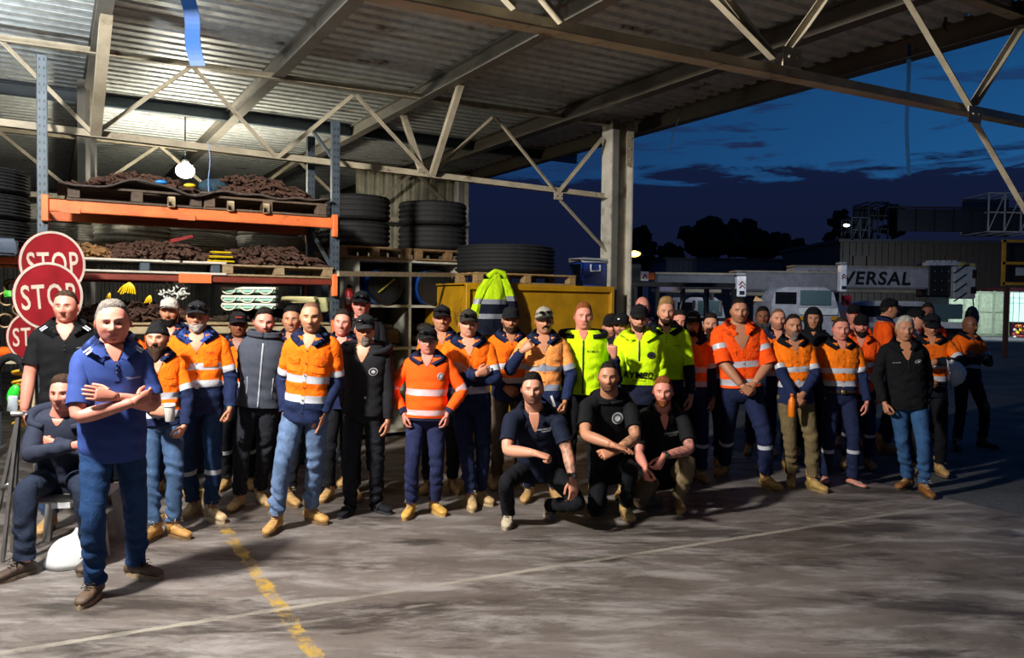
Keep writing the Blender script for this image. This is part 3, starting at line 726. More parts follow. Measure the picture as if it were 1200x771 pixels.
        P = np.array([T.pt(1.50 - .035 * abs(math.cos(q / 2)) ** 3 * 1.0, q, .022 + .03 * sst(60, 180, 180 - abs(math.degrees(q) - 180)))[0] + nrm(j['neck'] - j['pel']) * .02 * S for q in a])
        rr = np.array([.020 + .024 * math.sin((q - a[0]) / (a[-1] - a[0]) * PI) for q in a]) * S; cb.tube(P, rr, 10); mk('hood', cb, mat(fab, shirt.get('cc', c1)), so)
    # --- details on the front
    if shirt.get('placket', kind == 'work'):
        lo = max(hem + .005, shirt.get('pl', .9 if kind == 'work' else 1.30))
        b = MB(); V, F = T.patch(lo, (nk or 1.45) + .01, -.07, .09, off, .003, 20, 3); 
        if kind == 'work':
            zz = np.linspace(0, 1, 20); zc = lo + ((nk or 1.45) + .01 - lo) * (zz[:-1] + zz[1:]) / 2
            def mi(z):
                for ze, q in zt:
                    if z < ze: return q
                return zt[-1][1]
            M = [mi(zc[i % 19]) for i in range(2 * 19)]; M = M + M + [0] * (len(F) - 2 * len(M)); M = M[:len(F)]
            for i_, f_ in enumerate(F[76:]): M[76 + i_] = 0
            b.add(V, F, M); pk = mk('placket', b, mats, so, sharp=50)
        else: b.add(V, F); pk = mk('placket', b, mats[0], so, sharp=50)
        for z in np.linspace(lo + .05, (nk or 1.45) - .01, 6 if lo < 1.1 else 3):
            p0 = T.pt(z, .01, off + .008, wrv)[0]; b = MB(); b.ell(p0, (.006, .006, .006), 8); mk('button', b, mat('plastic', shirt.get('bc', '#30303a')), so)
    if shirt.get('pockets', kind == 'work'):
        for sg in (-1, 1):
            b = MB(); V, F = T.patch(1.255, 1.335, sg * .28, sg * .88, off, .003, 6, 8); b.add(V, F)
            V, F = T.patch(1.32, 1.358, sg * .26, sg * .90, off, .007, 5, 9, lambda u, v, a, z: (a, z - .012 * (1 - v) * (1 - np.abs(2 * u - 1)))); b.add(V, F); mk('pocket', b, mats[0], so, sharp=50)
    if shirt.get('zip'):
        b = MB(); z0, z1, cz = shirt['zip']; V, F = T.patch(z0, z1, -.035, .035, off, .005, 24, 3); b.add(V, F); mk('zip', b, mat('plastic', cz), so)
    for q in shirt.get('text', ()):      # (string, angle, z, width, colour[, tilt])
        b = MB(); V, F = T.text(q[0], q[1], q[2], q[3], off + .008, .035 if q[3] > .2 else .012, q[5] if len(q) > 5 else 0); b.add(V, F); mk('logo', b, mat('fabric', q[4]), so)
    for q in shirt.get('badge', ()):     # (angle, z, radius, ring colour, inner colour)
        b = MB(); n = 20
        for kk, (rr, oo, mi_) in enumerate(((1, .005, 0), (.82, .0065, 1), (.45, .008, 0))):
            th = np.arange(n) * 2 * PI / n; V = T.pt(q[1] + np.sin(th) * q[2] * rr * (q[5] if len(q) > 5 else 1), q[0] + np.cos(th) * q[2] * rr / .178, off + oo, wrv); b.add(V, [tuple(range(n))], mi_)
        mk('badge', b, [mat('fabric', q[3]), mat('fabric', q[4])], so)
    for q in shirt.get('rect', ()):      # (z0,z1,a0,a1,colour,name)
        b = MB(); V, F = T.patch(q[0], q[1], q[2], q[3], off, .004, 4, 8); b.add(V, F); mk(q[5], b, mat('fabric', q[4]), so)
    # --- trousers
    lc = legs.get('c', NAVY); lk = legs.get('kind', 'fabric'); lm = [mat(lk, lc), mat('tape', '#b9bcc4'), mat(lk, legs.get('c2', lc))]
    tb = MB(); zt_ = np.concatenate([[.825, .845], np.linspace(.868, max(hem + .03, 1.0), 10)]); V, F = T.loft(zt_, np.repeat(np.interp(zt_, [.825, .845, .868, .90, .94], [-.085, -.055, -.032, -.014, -.008]), 32), .003, 32); tb.add(V, F)
    lw = legs.get('w', 1.0)
    for k, sd in enumerate('ab'):
        h_, kn, an_ = j['hp' + sd], j['kn' + sd], j['an' + sd]; up = nrm(h_ - kn)
        end = an_ + (kn - an_) * (.03 if (shoes.get('kind', 'boot') != 'boot') else .13)
        if legs.get('short'): end = kn + (kn - h_) * .05
        P = [list(h_ + up * .03 * S) + [.092 * S * lw], list(h_ + (kn - h_) * .25) + [.092 * S * lw], list(h_ + (kn - h_) * .6) + [.080 * S * lw], list(kn - (kn - h_) * .07) + [.070 * S * lw], list(kn + (an_ - kn) * .07) + [.067 * S * lw],
             list(kn + (an_ - kn) * .35) + [.066 * S * lw], list(kn + (an_ - kn) * .7) + [.060 * S * lw], list(end) + [.060 * S * lw]]
        if legs.get('short'): P = P[:4] + [list(end) + [.078 * S * lw]]
        zn = [(.66, 0), (.705, 1), (1, 0)] if legs.get('tape') else [(1, 0)]
        V, F, M = limb(np.array(P), zn, 64 if det else 36, 26 if det else 16, S, legs.get('wr', .009), seed + 5 + k, ((.5, .07), (.93, .10), (.8, .1)), up=j['hip']); tb.add(V, F, M)
    to = mk('trousers', tb, lm, root, sharp=60)
    if legs.get('belt'):
        b = MB(); V, F = T.loft(np.linspace(.985, 1.02, 3), .016, .0, 32); b.add(V, F); bo = mk('belt', b, mat('leather', '#2a1c14'), root); b = MB(); V, F = T.patch(.98, 1.025, -.12, .12, .018, .006, 3, 4); b.add(V, F); mk('buckle', b, mat('metal', '#9a8a60'), bo)
    for k, sd in enumerate('ab'):
        if legs.get('short'):
            pass
        sk = shoes.get('kind', 'boot'); tl = j.get('tilt' + sd, 0)
        shoe(root, {'boot': 'boot', 'shoe': 'shoe', 'slide': 'slide_sandal', 'thong': 'thong'}[sk], j['an' + sd], j['td' + sd], S, shoes.get('c', '#b08a55'), shoes.get('sole', '#6b5437'), sk, tl, (j['kn' + sd] - j['an' + sd]) if tl or J else None)
    for q in extra:
        if q in ('watchb', 'watcha', 'banda', 'bandb'):
            sd = q[-1]; d = nrm(j['wr' + sd] - j['el' + sd]); c = j['wr' + sd] - d * .01
            b = MB(); b.tube([c - d * .012, c + d * .012], .036 * S, 16); o_ = mk('watch' if 'watch' in q else 'wristband', b, mat('rubber' if 'watch' in q else 'plastic', '#121214' if 'watch' in q else '#29a9c9'), root)
            if 'watch' in q: b = MB(); b.ell(c - nrm(j['p' + sd]) * .034 * S, (.018, .018, .018), 12); mk('watch_face', b, mat('plastic', '#222226', rough=.2), o_)
    j['S'] = S; j['root'] = root; j['T'] = T; j['hc'] = hc
    return j
# ------------------------------------------------------------ the crew
DEN = dict(kind='denim'); 
def wl(**k): d = dict(c=NAVY); d.update(k); return d
TXT = '#1c1c28'
# fig 1: man in blue polo, front left
P2 = person('man in royal blue polo shirt and dark jeans, arms folded, standing nearest the camera', 131, 350, feet=((106, 704), (168, 676)), Y=4.75, body=36, head=(26, 2, -3), footdir=(4, 74),
    w=1.0, belly=.04, skin='pink', hair=('receding', 'grey'), fw=1.08, arms=(dict(el=(-.215, -.155, 1.115), w=(.075, -.235, 1.20), f=(.85, .42, .22), p=(-.4, .9, 0), curl=.35), dict(el=(-.225, -.10, 1.15), w=(.02, -.215, 1.235), f=(.92, -.10, .22), p=(.1, .95, -.1), curl=.15)),
    shirt=dict(kind='polo', c='#314584', short=.78, hem=.84, collar='polo', cc='#314584', neck=1.44, nw=.3, placket=True, pl=1.33, tip=True, text=(('UNIVERSAL', .50, 1.345, .075, '#c8ccd8', .1), ('~', .30, 1.35, .02, '#c8ccd8')), loose=.012, wr=.008),
    legs=dict(c='#1f3a62', kind='denim', w=1.0, wr=.011), shoes=dict(kind='shoe', c='#5a4636', sole='#9a8468'), hs=1.07)
person('man in black polo with white striped collar in front of the red signs', 78, 337, Y=6.1, body=22, head=(14, 0, 0), w=1.10, skin='pink', hair=('crop', 'brown'), fw=1.02, arms=(dict(w=(-.27, -.10, .86), pole=(-.6, .8, 0), f=(.3, -.3, -1), p=(1, .2, 0)), 'side'),
    shirt=dict(kind='polo', c='#101114', short=.72, hem=.86, collar='polo', neck=1.42, nw=.34, placket=True, pl=1.3, tip=True, text=(('UNIVERSAL', .55, 1.37, .07, '#b8bcc4', .1),)), legs=dict(c='#3a5478', kind='denim'))
# seated
def Jseat():
    j = {}; S = j['S'] = .98
    j['hc'] = at(74, 461, 5.42); j['neck'] = at(72, 485, 5.47); j['pel'] = at(76, 560, 5.62); j['base'] = j['pel']
    j['hip'] = nrm(A3(.97, .22, 0)); j['sh'] = nrm(A3(.96, .25, 0))
    j['sha'] = at(44, 499, 5.42); j['shb'] = at(102, 500, 5.58); j['ela'] = at(33, 533, 5.24); j['elb'] = at(112, 533, 5.40)
    j['wra'] = at(86, 522, 5.22); j['wrb'] = at(64, 519, 5.36); j['fa'] = nrm((1, .25, .05)); j['pa'] = nrm((0, 1, 0)); j['fb'] = nrm((-1, .1, .1)); j['pb'] = nrm((0, 1, 0)); j['curla'] = j['curlb'] = .4
    j['hpa'] = j['pel'] - j['hip'] * .09; j['hpb'] = j['pel'] + j['hip'] * .09
    j['kna'] = at(30, 574, 5.12); j['knb'] = at(98, 572, 5.17)
    g = onz(20, 677, 0); t = nrm(A3(-.45, -1, 0)); j['ana'] = g - t * .05 + A3(0, 0, .085); j['tda'] = t
    g = onz(104, 668, 0); t = nrm(A3(.1, -1, 0)); j['anb'] = g - t * .06 + A3(0, 0, .085); j['tdb'] = t
    return j
person('young man in navy hooded jumper sitting with folded arms behind the blue polo man', 73, 443, J=Jseat, skin='pink', hair=('short', 'brown'), head=(8, 0, 0), shirt=dict(kind='jumper', c='#2b3040', collar='hood', neck=1.50, nw=.22, placket=False, hem=.88, badge=((.55, 1.34, .022, '#c8ccd0', '#c8ccd0', .6),), loose=.014, wr=.011),
    legs=dict(c='#222a3c', wr=.009, w=1.05), shoes=dict(kind='shoe', c='#4a3a30', sole='#6a5a4a'))
# row, left to right
person('man whose orange shoulder shows between the blue polo man and the black beanie', 141, 360, Y=6.9, body=20, w=.98, hair=('short', 'dark'), shirt=dict(), legs=wl(), det=0, group='hidden behind blue polo')
P4 = person('man in black beanie with long ginger-brown beard holding a white cup', 185, 376, feet=((176, 634), (209, 630)), Y=6.05, body=18, head=(10, 0, 0), footdir=(-10, 62), w=.95, skin='fair', hair=('crop', 'ginger'), beard=('full', 'brown', .050), cap=('beanie', '#141416'),
    arms=(dict(wp=(180, 486, 5.72), pole=(-.8, .5, 0), f=(.85, -.5, .12), p=(.5, .8, 0), curl=.75), dict(w=(-.20, -.11, .94), pole=(-.9, .5, 0), f=(.4, -.4, -.8), p=(.9, .3, 0), curl=.7)),
    shirt=dict(tz=(1.02, 1.17), neck=1.36, nw=.42, hem=.93), legs=dict(c='#41597a', kind='denim', wr=.013), shoes=dict(c='#b98a4c'))
person('bearded man in backwards grey cap with white front behind the black beanie', 200, 347, Y=7.25, body=12, head=(12, 0, 0), hair=('crop', 'dark'), beard=('full', 'black', .012), cap=('cap', '#b8b4aa', '#3a3432', -.4), skin='tan', shirt=dict(), legs=wl(), det=0)
P7 = person('man with grey goatee, dark cap and blue wristband in orange and navy shirt', 232, 351, feet=((222, 606), (252, 610)), Y=6.5, body=14, head=(14, -4, 0), footdir=(-14, 50), w=1.08, belly=.02, skin='tan', hair=('crop', 'grey'), beard=('full', 'white', .012), cap=('cap', '#1c1c20', '#1c1c20', .1), extra=('shades', 'bandb'),
    arms=('side', dict(w=(-.25, -.10, .93), pole=(-.5, .9, 0), f=(.1, -.2, -1), p=(1, .2, 0), curl=.7)), shirt=dict(tz=(1.12, 1.26), neck=1.38, nw=.45, yoke=NAVY, text=(('UNIVERSAL', .5, 1.375, .07, TXT),), cc='#2b4486'), legs=dict(c='#1f3659', tape=True, wr=.010), shoes=dict(c='#c2a87e', sole='#a8987c'))
person('dark-skinned man with glasses and black cap with red mark', 280, 364, Y=7.5, body=10, head=(20, -2, 0), hair=('crop', 'black'), skin='brown', cap=('cap', '#1a1a1c', '#1a1a1c', .1), glasses='#222222', extra=('redlogo',), shirt=dict(), legs=dict(c='#16181e', tape=True), det=0)
P9 = person('man in grey and black softshell jacket with high collar', 310, 359, feet=((277, 597), (306, 589)), Y=6.75, body=14, head=(22, 2, 4), footdir=(-5, 30), w=1.0, skin='pink', hair=('short', 'dark'), stubble=.75,
    arms=('behind', 'behind'), shirt=dict(kind='jacket', c='#434854', c2='#15161a', c3='#15161a', collar='high', cc='#3a3e48', neck=0, placket=False, hem=.93, szones=[(1, 2)], zip=(.93, 1.50, '#a8acb4'), rect=((1.02, 1.2, -.62, -.58, '#8a8e98', 'pocket_zip'), (1.02, 1.2, .60, .64, '#8a8e98', 'pocket_zip')), loose=.014),
    legs=dict(c='#23252c', tape=False, wr=.011), shoes=dict(c='#c2a276'))
person('smiling dark-haired man behind the buzz-cut man in orange', 343, 357, feet=((322, 592), (341, 592)), Y=7.3, body=4, head=(8, 0, 0), hair=('short', 'black'), skin='tan', footdir=(-10, 40), extra=('smile',), shirt=dict(neck=1.42, nw=.3), legs=dict(c='#16181e'), shoes=dict(c='#b08a55'), det=0)
P11 = person('young buzz-cut man in orange and navy shirt with light blue jeans, hands in pockets', 366, 350, feet=((320, 624), (370, 612)), Y=6.15, body=0, head=(10, 2, 0), footdir=(-6, 52), w=1.0, skin='olive', hair=('buzz', 'dark'), stubble=.25,
    arms=('pocket', 'pocket'), shirt=dict(tz=(1.05, 1.20), neck=1.43, nw=.34, text=(('UNIVERSAL', .52, 1.372, .06, TXT),)), legs=dict(c='#5c7294', kind='denim', wr=.014, w=.98), shoes=dict(c='#bf9152'))
person('grinning man with short dark hair beside the black hooded jumper', 402, 361, Y=7.15, body=6, head=(4, -3, 6), hair=('short', 'dark'), skin='pink', extra=('smile',), shirt=dict(neck=1.42, nw=.3), legs=dict(c='#16181e'), det=0)
person('tall man in black cap and black jacket smiling behind the goateed man', 424, 339, Y=7.75, body=4, head=(0, 0, 0), hair=('crop', 'dark'), skin='pink', cap=('cap', '#121215', '#121215', .1), extra=('shades', 'smile'), shirt=dict(kind='jacket', c='#1a1b1f', c2='#1a1b1f', collar='band', neck=1.46, nw=.2, placket=False, badge=((.5, 1.35, .03, '#c8ccd0', '#30323a'),)), legs=dict(c='#16181e'), det=0)
P13 = person('man in black hooded jumper with round white badge, cap and grey goatee', 429, 367, feet=((407, 604), (446, 600)), Y=6.5, body=-4, head=(14, 0, 0), footdir=(-15, 48), w=1.03, skin='tan', hair=('crop', 'grey'), beard=('goatee', 'grey', .016), cap=('cap', '#1b1b1e', '#232326', .3), extra=('shades',),
    arms=('pocket', 'side'), shirt=dict(kind='jumper', c='#1b1b1f', collar='hood', neck=1.40, nw=.34, placket=False, hem=.93, badge=((.50, 1.325, .034, '#c2c4c8', '#1c1c20'),), rect=((1.085, 1.105, .16, .24, '#d0d0d0', 'tab'),), loose=.014, wr=.006), legs=dict(c='#1e2027', wr=.010), shoes=dict(kind='slide', c='#191a1f', sole='#24242a'))
P15 = person('short older man with glasses and black cap in orange jumper with pink tape', 502, 382, feet=((479, 606), (513, 602)), Y=6.62, body=2, head=(6, -3, 0), footdir=(-10, 34), w=1.06, belly=.035, skin='pink', hair=('crop', 'grey'), cap=('cap', '#151517', '#151517', .1), glasses='#b8b8b8', extra=('shades',), fw=1.03,
    arms=(dict(w=(-.205, -.08, .995), pole=(-1, .3, 0), f=(.1, -.2, -1), p=(1, .3, 0), curl=.5),) * 2, shirt=dict(kind='jumper', c='#ff5a12', c2='#20243c', c3='#20243c', tape='#d9b4b6', collar='shirt', cc='#20243c', neck=1.44, nw=.30, placket=False, zones=[(.955, 2), (.98, 0), (1.03, 1), (1.165, 0), (1.225, 1), (9, 0)], szones=[(.50, 0), (.58, 1), (.93, 0), (1, 2)], hem=.93, badge=((.62, 1.35, .028, '#d8c8c8', '#8a8a90', 1.2),), loose=.016),
    legs=dict(c='#23294a', kind='denim', wr=.010), shoes=dict(c='#c79a46', sole='#a5834a'))
person('smiling man in black cap with sunglasses behind the short older man', 518, 356, Y=7.5, body=6, head=(6, -2, 0), hair=('crop', 'dark'), skin='tan', cap=('cap', '#151517', '#151517', .1), extra=('shades', 'smile'), shirt=dict(neck=1.42, nw=.3), legs=dict(c='#16181e'), det=0)
P17 = person('smiling man in brown cap with sunglasses and navy-sleeved arms folded', 549, 361, feet=((553, 596), (567, 590)), Y=7.0, body=6, head=(4, -2, 0), footdir=(6, 36), w=1.10, skin='fair', hair=('crop', 'brown'), cap=('cap', '#2e2b28', '#2e2b28', .1), extra=('shades', 'smile'),
    arms=('crossA', 'crossB'), shirt=dict(zones=[(.96, 2), (.96, 2), (1.035, 2), (1.095, 1), (1.15, 2), (9, 0)], neck=1.38, nw=.36, text=(('UNIVERSAL', .5, 1.37, .06, TXT),), szones=[(.40, 0), (.48, 1), (1, 2)]), legs=dict(c='#1e2848', wr=.009), shoes=dict(c='#b79a6c', sole='#a08a68'))
person('bearded man in black cap and orange jacket in front of the yellow container', 598, 358, Y=7.7, body=8, head=(4, 0, 0), w=1.02, skin='tan', hair=('crop', 'brown'), beard=('full', 'brown', .010), cap=('cap', '#17171a', '#17171a', .1), arms=(dict(w=(-.08, -.2, 1.02), pole=(-1, .3, 0), f=(.8, -.2, -.5), p=(0, 1, 0), curl=.4), 'side'),
    shirt=dict(neck=1.44, nw=.3), legs=dict(c='#5a4d40'), det=0)
P19 = person('moustached man in camouflage cap raising a fist in pale orange and navy shirt', 638, 358, Y=7.2, body=-2, head=(4, -2, -3), w=1.03, skin='tan', hair=('crop', 'dark'), beard=('moustache', 'black', .02), cap=('cap', '#8f8a7d', '#23231f', .1), extra=('shades', 'smile'),
    arms=(dict(wp=(611, 412, 7.0), ep=(597, 434, 7.1), f=(.75, -.2, .65), p=(.4, .9, -.2), curl=1.1), dict(w=(-.20, -.16, .95), pole=(-.8, .5, 0), f=(.1, -.5, -.8), p=(.9, .2, 0), curl=.9)), shirt=dict(c='#f39a52', tz=(1.06, 1.24), neck=1.37, nw=.40, tape='#8f95a4'), legs=dict(c='#1a2036'))
P20 = person('short-haired man in fluorescent yellow zipped hooded jacket', 684, 353, Y=7.35, body=-4, head=(2, -2, 0), w=1.03, skin='pink', hair=('short', 'ginger'), arms=('side', 'behind'),
    shirt=dict(kind='hivis', c='#d4ff10', c2='#121318', c3='#121318', cut=.8, collar='hood', cc='#101114', neck=1.45, nw=.24, placket=False, hem=.96, szones=[(.55, 0), (1, 2)], zip=(.97, 1.45, '#1a1a1e'), text=(('RYMED', .42, 1.355, .095, '#15181c'),), loose=.016), legs=dict(c='#14151a'))
person('man half hidden behind the black-capped face beside the yellow container', 716, 367, Y=8.2, head=(0, 0, 0), hair=('short', 'dark'), stubble=.6, cap=('cap', '#121214', '#121214', .1), shirt=dict(kind='jumper', c='#16171b', collar='band', neck=1.46, nw=.2, placket=False), legs=dict(c='#14151a'), det=0)
person('grinning man in black cap with white logo looking over the yellow jacket', 729, 366, Y=8.0, head=(-26, 0, 0), hair=('crop', 'dark'), stubble=.8, skin='fair', cap=('cap', '#121214', '#121214', .1), extra=('caplogo',), shirt=dict(kind='jumper', c='#16171b', collar='band', neck=1.46, nw=.2, placket=False), legs=dict(c='#14151a'), det=0)
P23 = person('bearded man in black cap and fluorescent yellow quarter-zip jumper with black lettering', 749, 355, Y=7.35, body=-6, head=(-2, 0, 0), w=1.04, skin='fair', hair=('crop', 'brown'), beard=('full', 'brown', .010), cap=('cap', '#111113', '#111113', .25),
    arms=(dict(wp=(720, 419, 7.02), ep=(722, 447, 7.15), f=(-.2, -.3, .9), p=(.3, .9, .2), curl=1.2), 'side'),
    shirt=dict(kind='hivis', c='#d8ff10', c2='#1a1f33', c3='#1a1f33', cut=1.06, collar='shirt', cc='#d8ff10', neck=1.46, nw=.2, placket=False, hem=.88, szones=[(.62, 0), (1, 2)], zip=(1.28, 1.46, '#34383c'), badge=((.52, 1.335, .032, '#17181c', '#3c4048'),),
               text=(('RYMED', .02, 1.15, .27, '#111216', -.03),), rect=((1.10, 1.104, -.75, .35, '#111216', 'lettering'),), loose=.018), legs=dict(c='#14151a'))
person('bald man peering over the heads by the column', 753, 345, Y=9.0, hair=('bald', 'brown'), skin='pink', shirt=dict(c='#d8480c'), legs=wl(), det=0)
P25 = person('tall bearded man with curly quiff in fluorescent yellow polo with navy sleeves', 781, 348, Y=7.75, body=-8, head=(-6, 0, 0), w=1.02, skin='fair', hair=('curly', 'blond'), beard=('full', 'brown', .010), arms=('side', dict(w=(-.24, -.08, .90), pole=(-.5, .9, 0), f=(.1, -.2, -1), p=(1, .3, 0), curl=.4)),
    shirt=dict(kind='hivis', c='#ccf50f', c2='#161b30', c3='#161b30', cut=1.04, collar='polo', cc='#101218', neck=1.45, nw=.25, placket=True, pl=1.34, szones=[(.56, 0), (1, 2)], text=(('UNIVERSAL', .5, 1.36, .07, '#20301c'),), hem=.9), legs=dict(c='#14151a'))
person('man with short dark hair and stubble just behind the curly quiff', 797, 362, Y=8.3, hair=('short', 'dark'), stubble=.8, skin='pink', shirt=dict(c='#e0560e'), legs=wl(), det=0)
person('man in black cap with white lettering and long dark hair, orange taped shirt', 812, 364, Y=8.1, body=-8, head=(-14, 0, 0), hair=('long', 'black'), skin='olive', cap=('cap', '#121214', '#121214', .1), extra=('captext',), beard=('goatee', 'dark', .008), shirt=dict(tz=(1.04, 1.19), neck=1.42, nw=.26), legs=wl(tape=True), det=0)
person('man whose orange shoulder shows behind the long-haired man in the lettered cap', 833, 366, Y=8.8, hair=('short', 'dark'), shirt=dict(c='#e0560e'), legs=wl(), det=0)
P28 = person('big man in all-orange shirt with rolled sleeves, hands clasped in front', 866, 347, feet=((846, 557), (903, 573)), Y=7.9, body=-2, head=(-10, 2, 0), footdir=(-40, 22), w=1.18, skin='tan', hair=('crop', 'dark'), stubble=.35,
    arms=(dict(w=(-.055, -.25, .98), pole=(-1, .35, 0), f=(.75, -.15, -.6), p=(.1, .9, -.1), curl=.5), dict(w=(-.075, -.22, 1.0), pole=(-1, .35, 0), f=(.7, -.1, -.7), p=(.1, .9, -.1), curl=.5)),
    shirt=dict(c='#ff5512', c2='#ff5512', short=.98, sr=1.1, tz=(1.04, 1.20), neck=1.33, nw=.50, szones=[(.50, 0), (.64, 1), (1, 0)], cc='#ff5512', hem=.99, bc='#b04010', text=(('UNIVERSAL', .5, 1.355, .06, '#7a2a10'),)), legs=dict(c='#1c2444', tape=True, w=1.05), shoes=dict(c='#b8924c', sole='#8a6c3a'))
person('masked man in shadow behind the big man in all-orange', 894, 358, Y=9.6, hair=('short', 'black'), skin='brown', shirt=dict(kind='jumper', c='#3a3c40', collar='high', neck=0, placket=False), legs=wl(), det=0)
person('young man with shaved dark hair behind the goateed man in khaki trousers', 912, 359, Y=8.7, head=(-8, 0, 0), hair=('buzz', 'dark'), stubble=.5, skin='fair', shirt=dict(c='#e8640e', neck=1.44, nw=.28), legs=wl(), det=0)
P31 = person('man with grey goatee in orange and navy shirt and khaki trousers', 929, 366, feet=((927, 570), (957, 575)), Y=7.9, body=-4, head=(-6, 0, 0), footdir=(-20, 24), w=1.04, skin='tan', hair=('crop', 'dark'), beard=('goatee', 'grey', .020), stubble=.4,
    arms=(dict(w=(-.07, -.235, .93), pole=(-1, .35, 0), f=(.7, -.2, -.65), p=(.1, .9, -.1), curl=.6), dict(w=(-.03, -.21, 1.0), pole=(-1, .3, 0), f=(.6, -.2, -.7), p=(.1, .95, 0), curl=.5)),
    shirt=dict(c='#f4760e', tz=(1.075, 1.225), neck=1.40, nw=.36, cc='#10131f', text=(('UNIVERSAL', .5, 1.355, .06, TXT),)), legs=dict(c='#6a5c40', wr=.011), shoes=dict(c='#a98a4e', sole='#7a6238'))
person('person with long dark hair and hood, white stripe across the chest', 953, 360, Y=9.5, hair=('long', 'black'), skin='tan', cap=('hood', '#101116'), shirt=dict(kind='jumper', c='#101218', c2='#101218', zones=[(1.27, 0), (1.34, 1), (9, 0)], collar='band', neck=1.47, nw=.2, placket=False), legs=dict(c='#101116'), det=0)
P33 = person('round-faced man in orange shirt, navy taped trousers and thongs', 985, 370, feet=((967, 566), (1003, 570)), Y=8.05, body=-6, head=(-10, 0, 0), footdir=(-24, 18), w=1.06, belly=.015, skin='pink', hair=('crop', 'brown'), fw=1.06, arms=('pocket', dict(w=(-.26, -.12, .88), pole=(-.5, .9, 0), f=(.1, -.25, -1), p=(.8, .5, 0), curl=.35)),
    shirt=dict(c='#f0780f', tz=(1.09, 1.225), neck=1.44, nw=.28, cc='#11131c', hem=.98, text=(('UNIVERSAL', .5, 1.36, .06, TXT),)), legs=dict(c='#1c2442', tape=True, belt=True), shoes=dict(kind='thong', c='#333333', sole='#202020'))
person('bearded man in dark cap leaning out behind the round-faced man', 1009, 367, Y=8.9, head=(-16, 0, 0), hair=('crop', 'dark'), beard=('full', 'dark', .016), skin='pink', cap=('cap', '#101012', '#101012', .1), shirt=dict(c='#ff5a14', c2='#ff5a14', neck=1.42, nw=.3), legs=wl(tape=True), det=0)
person('man in dark cap whose forehead shows behind the round-faced man', 1001, 355, Y=10.3, hair=('crop', 'dark'), skin='pink', cap=('cap', '#101012', '#101012', .1), shirt=dict(c='#ff5a14'), legs=wl(), det=0)
person('man in black cap in profile facing right, orange jacket, before the white van', 1039, 348, Y=9.9, body=75, head=(80, 0, 0), hair=('crop', 'dark'), skin='tan', cap=('cap', '#0d0d10', '#0d0d10', .1), shirt=dict(c='#f0560e'), legs=wl(), det=0)
P37 = person('grey-haired man in black long-sleeved shirt and blue jeans', 1060, 369, feet=((1060, 573), (1086, 582)), Y=7.65, body=-14, head=(-12, 0, 0), footdir=(-58, -4), w=1.04, belly=.02, skin='tan', hair=('short', 'white'), arms=(dict(w=(-.24, -.09, .93), pole=(-.6, .8, 0), f=(.2, -.3, -1), p=(.9, .3, 0), curl=.6), 'pocket'),
    shirt=dict(kind='polo2', c='#0e0f12', c2='#0e0f12', collar='shirt', cc='#0e0f12', neck=1.36, nw=.36, placket=True, pl=1.25, text=(('UNIVERSAL', -.52, 1.35, .075, '#a8a8a8'),), badge=((.5, 1.345, .032, '#b4b6ba', '#22242a', .6),), hem=.87), legs=dict(c='#2f5078', kind='denim', w=.95, wr=.010), shoes=dict(c='#7c4e1e', sole='#3a2c1c'))
person('man in dark cap hidden behind the grey-haired man', 1070, 360, Y=9.3, body=40, head=(50, 0, 0), hair=('crop', 'dark'), cap=('cap', '#0d0d10', '#0d0d10', .1), shirt=dict(c='#d84c0e'), legs=wl(), det=0)
P39 = person('man in dark cap with sunglasses and taped orange shirt holding a white helmet', 1092, 366, Y=8.6, body=-20, head=(-20, 12, 0), w=1.03, hair=('crop', 'dark'), skin='tan', cap=('cap', '#11131a', '#11131a', .3), extra=('shades',), arms=(dict(w=(-.10, -.22, 1.05), pole=(-1, .3, 0), f=(.8, -.2, -.3), p=(.1, 1, 0), curl=.5), dict(w=(-.02, -.26, 1.28), pole=(-1, .3, 0), f=(.8, -.2, -.4), p=(.1, 1, 0), curl=.5)),
    shirt=dict(c='#e0640e', c2='#12151f', neck=1.44, nw=.26), legs=dict(c='#101218'), det=0)
person('man in red-orange shirt standing farther back behind the helmet holder', 1087, 354, Y=10.8, hair=('short', 'dark'), skin='brown', shirt=dict(c='#ff4410', c2='#ff4410'), legs=wl(), det=0)
P41 = person('man with glasses and folded arms at the right end, farther back in the yard', 1135, 369, feet=((1122, 527), (1157, 525)), Y=10.5, body=8, head=(20, 0, 0), footdir=(-20, 40), w=1.04, skin='brown', hair=('bald', 'black'), glasses='#101010', arms=('crossA', 'crossB'),
    shirt=dict(c='#f0660e', c2='#11141f', zones=[(1.08, 2), (1.13, 1), (1.26, 2), (1.27, 2), (9, 0)], neck=1.44, nw=.26, szones=[(.40, 0), (.48, 1), (1, 2)]), legs=dict(c='#0f1118'), shoes=dict(c='#2a2420', sole='#1c1814'), det=0)
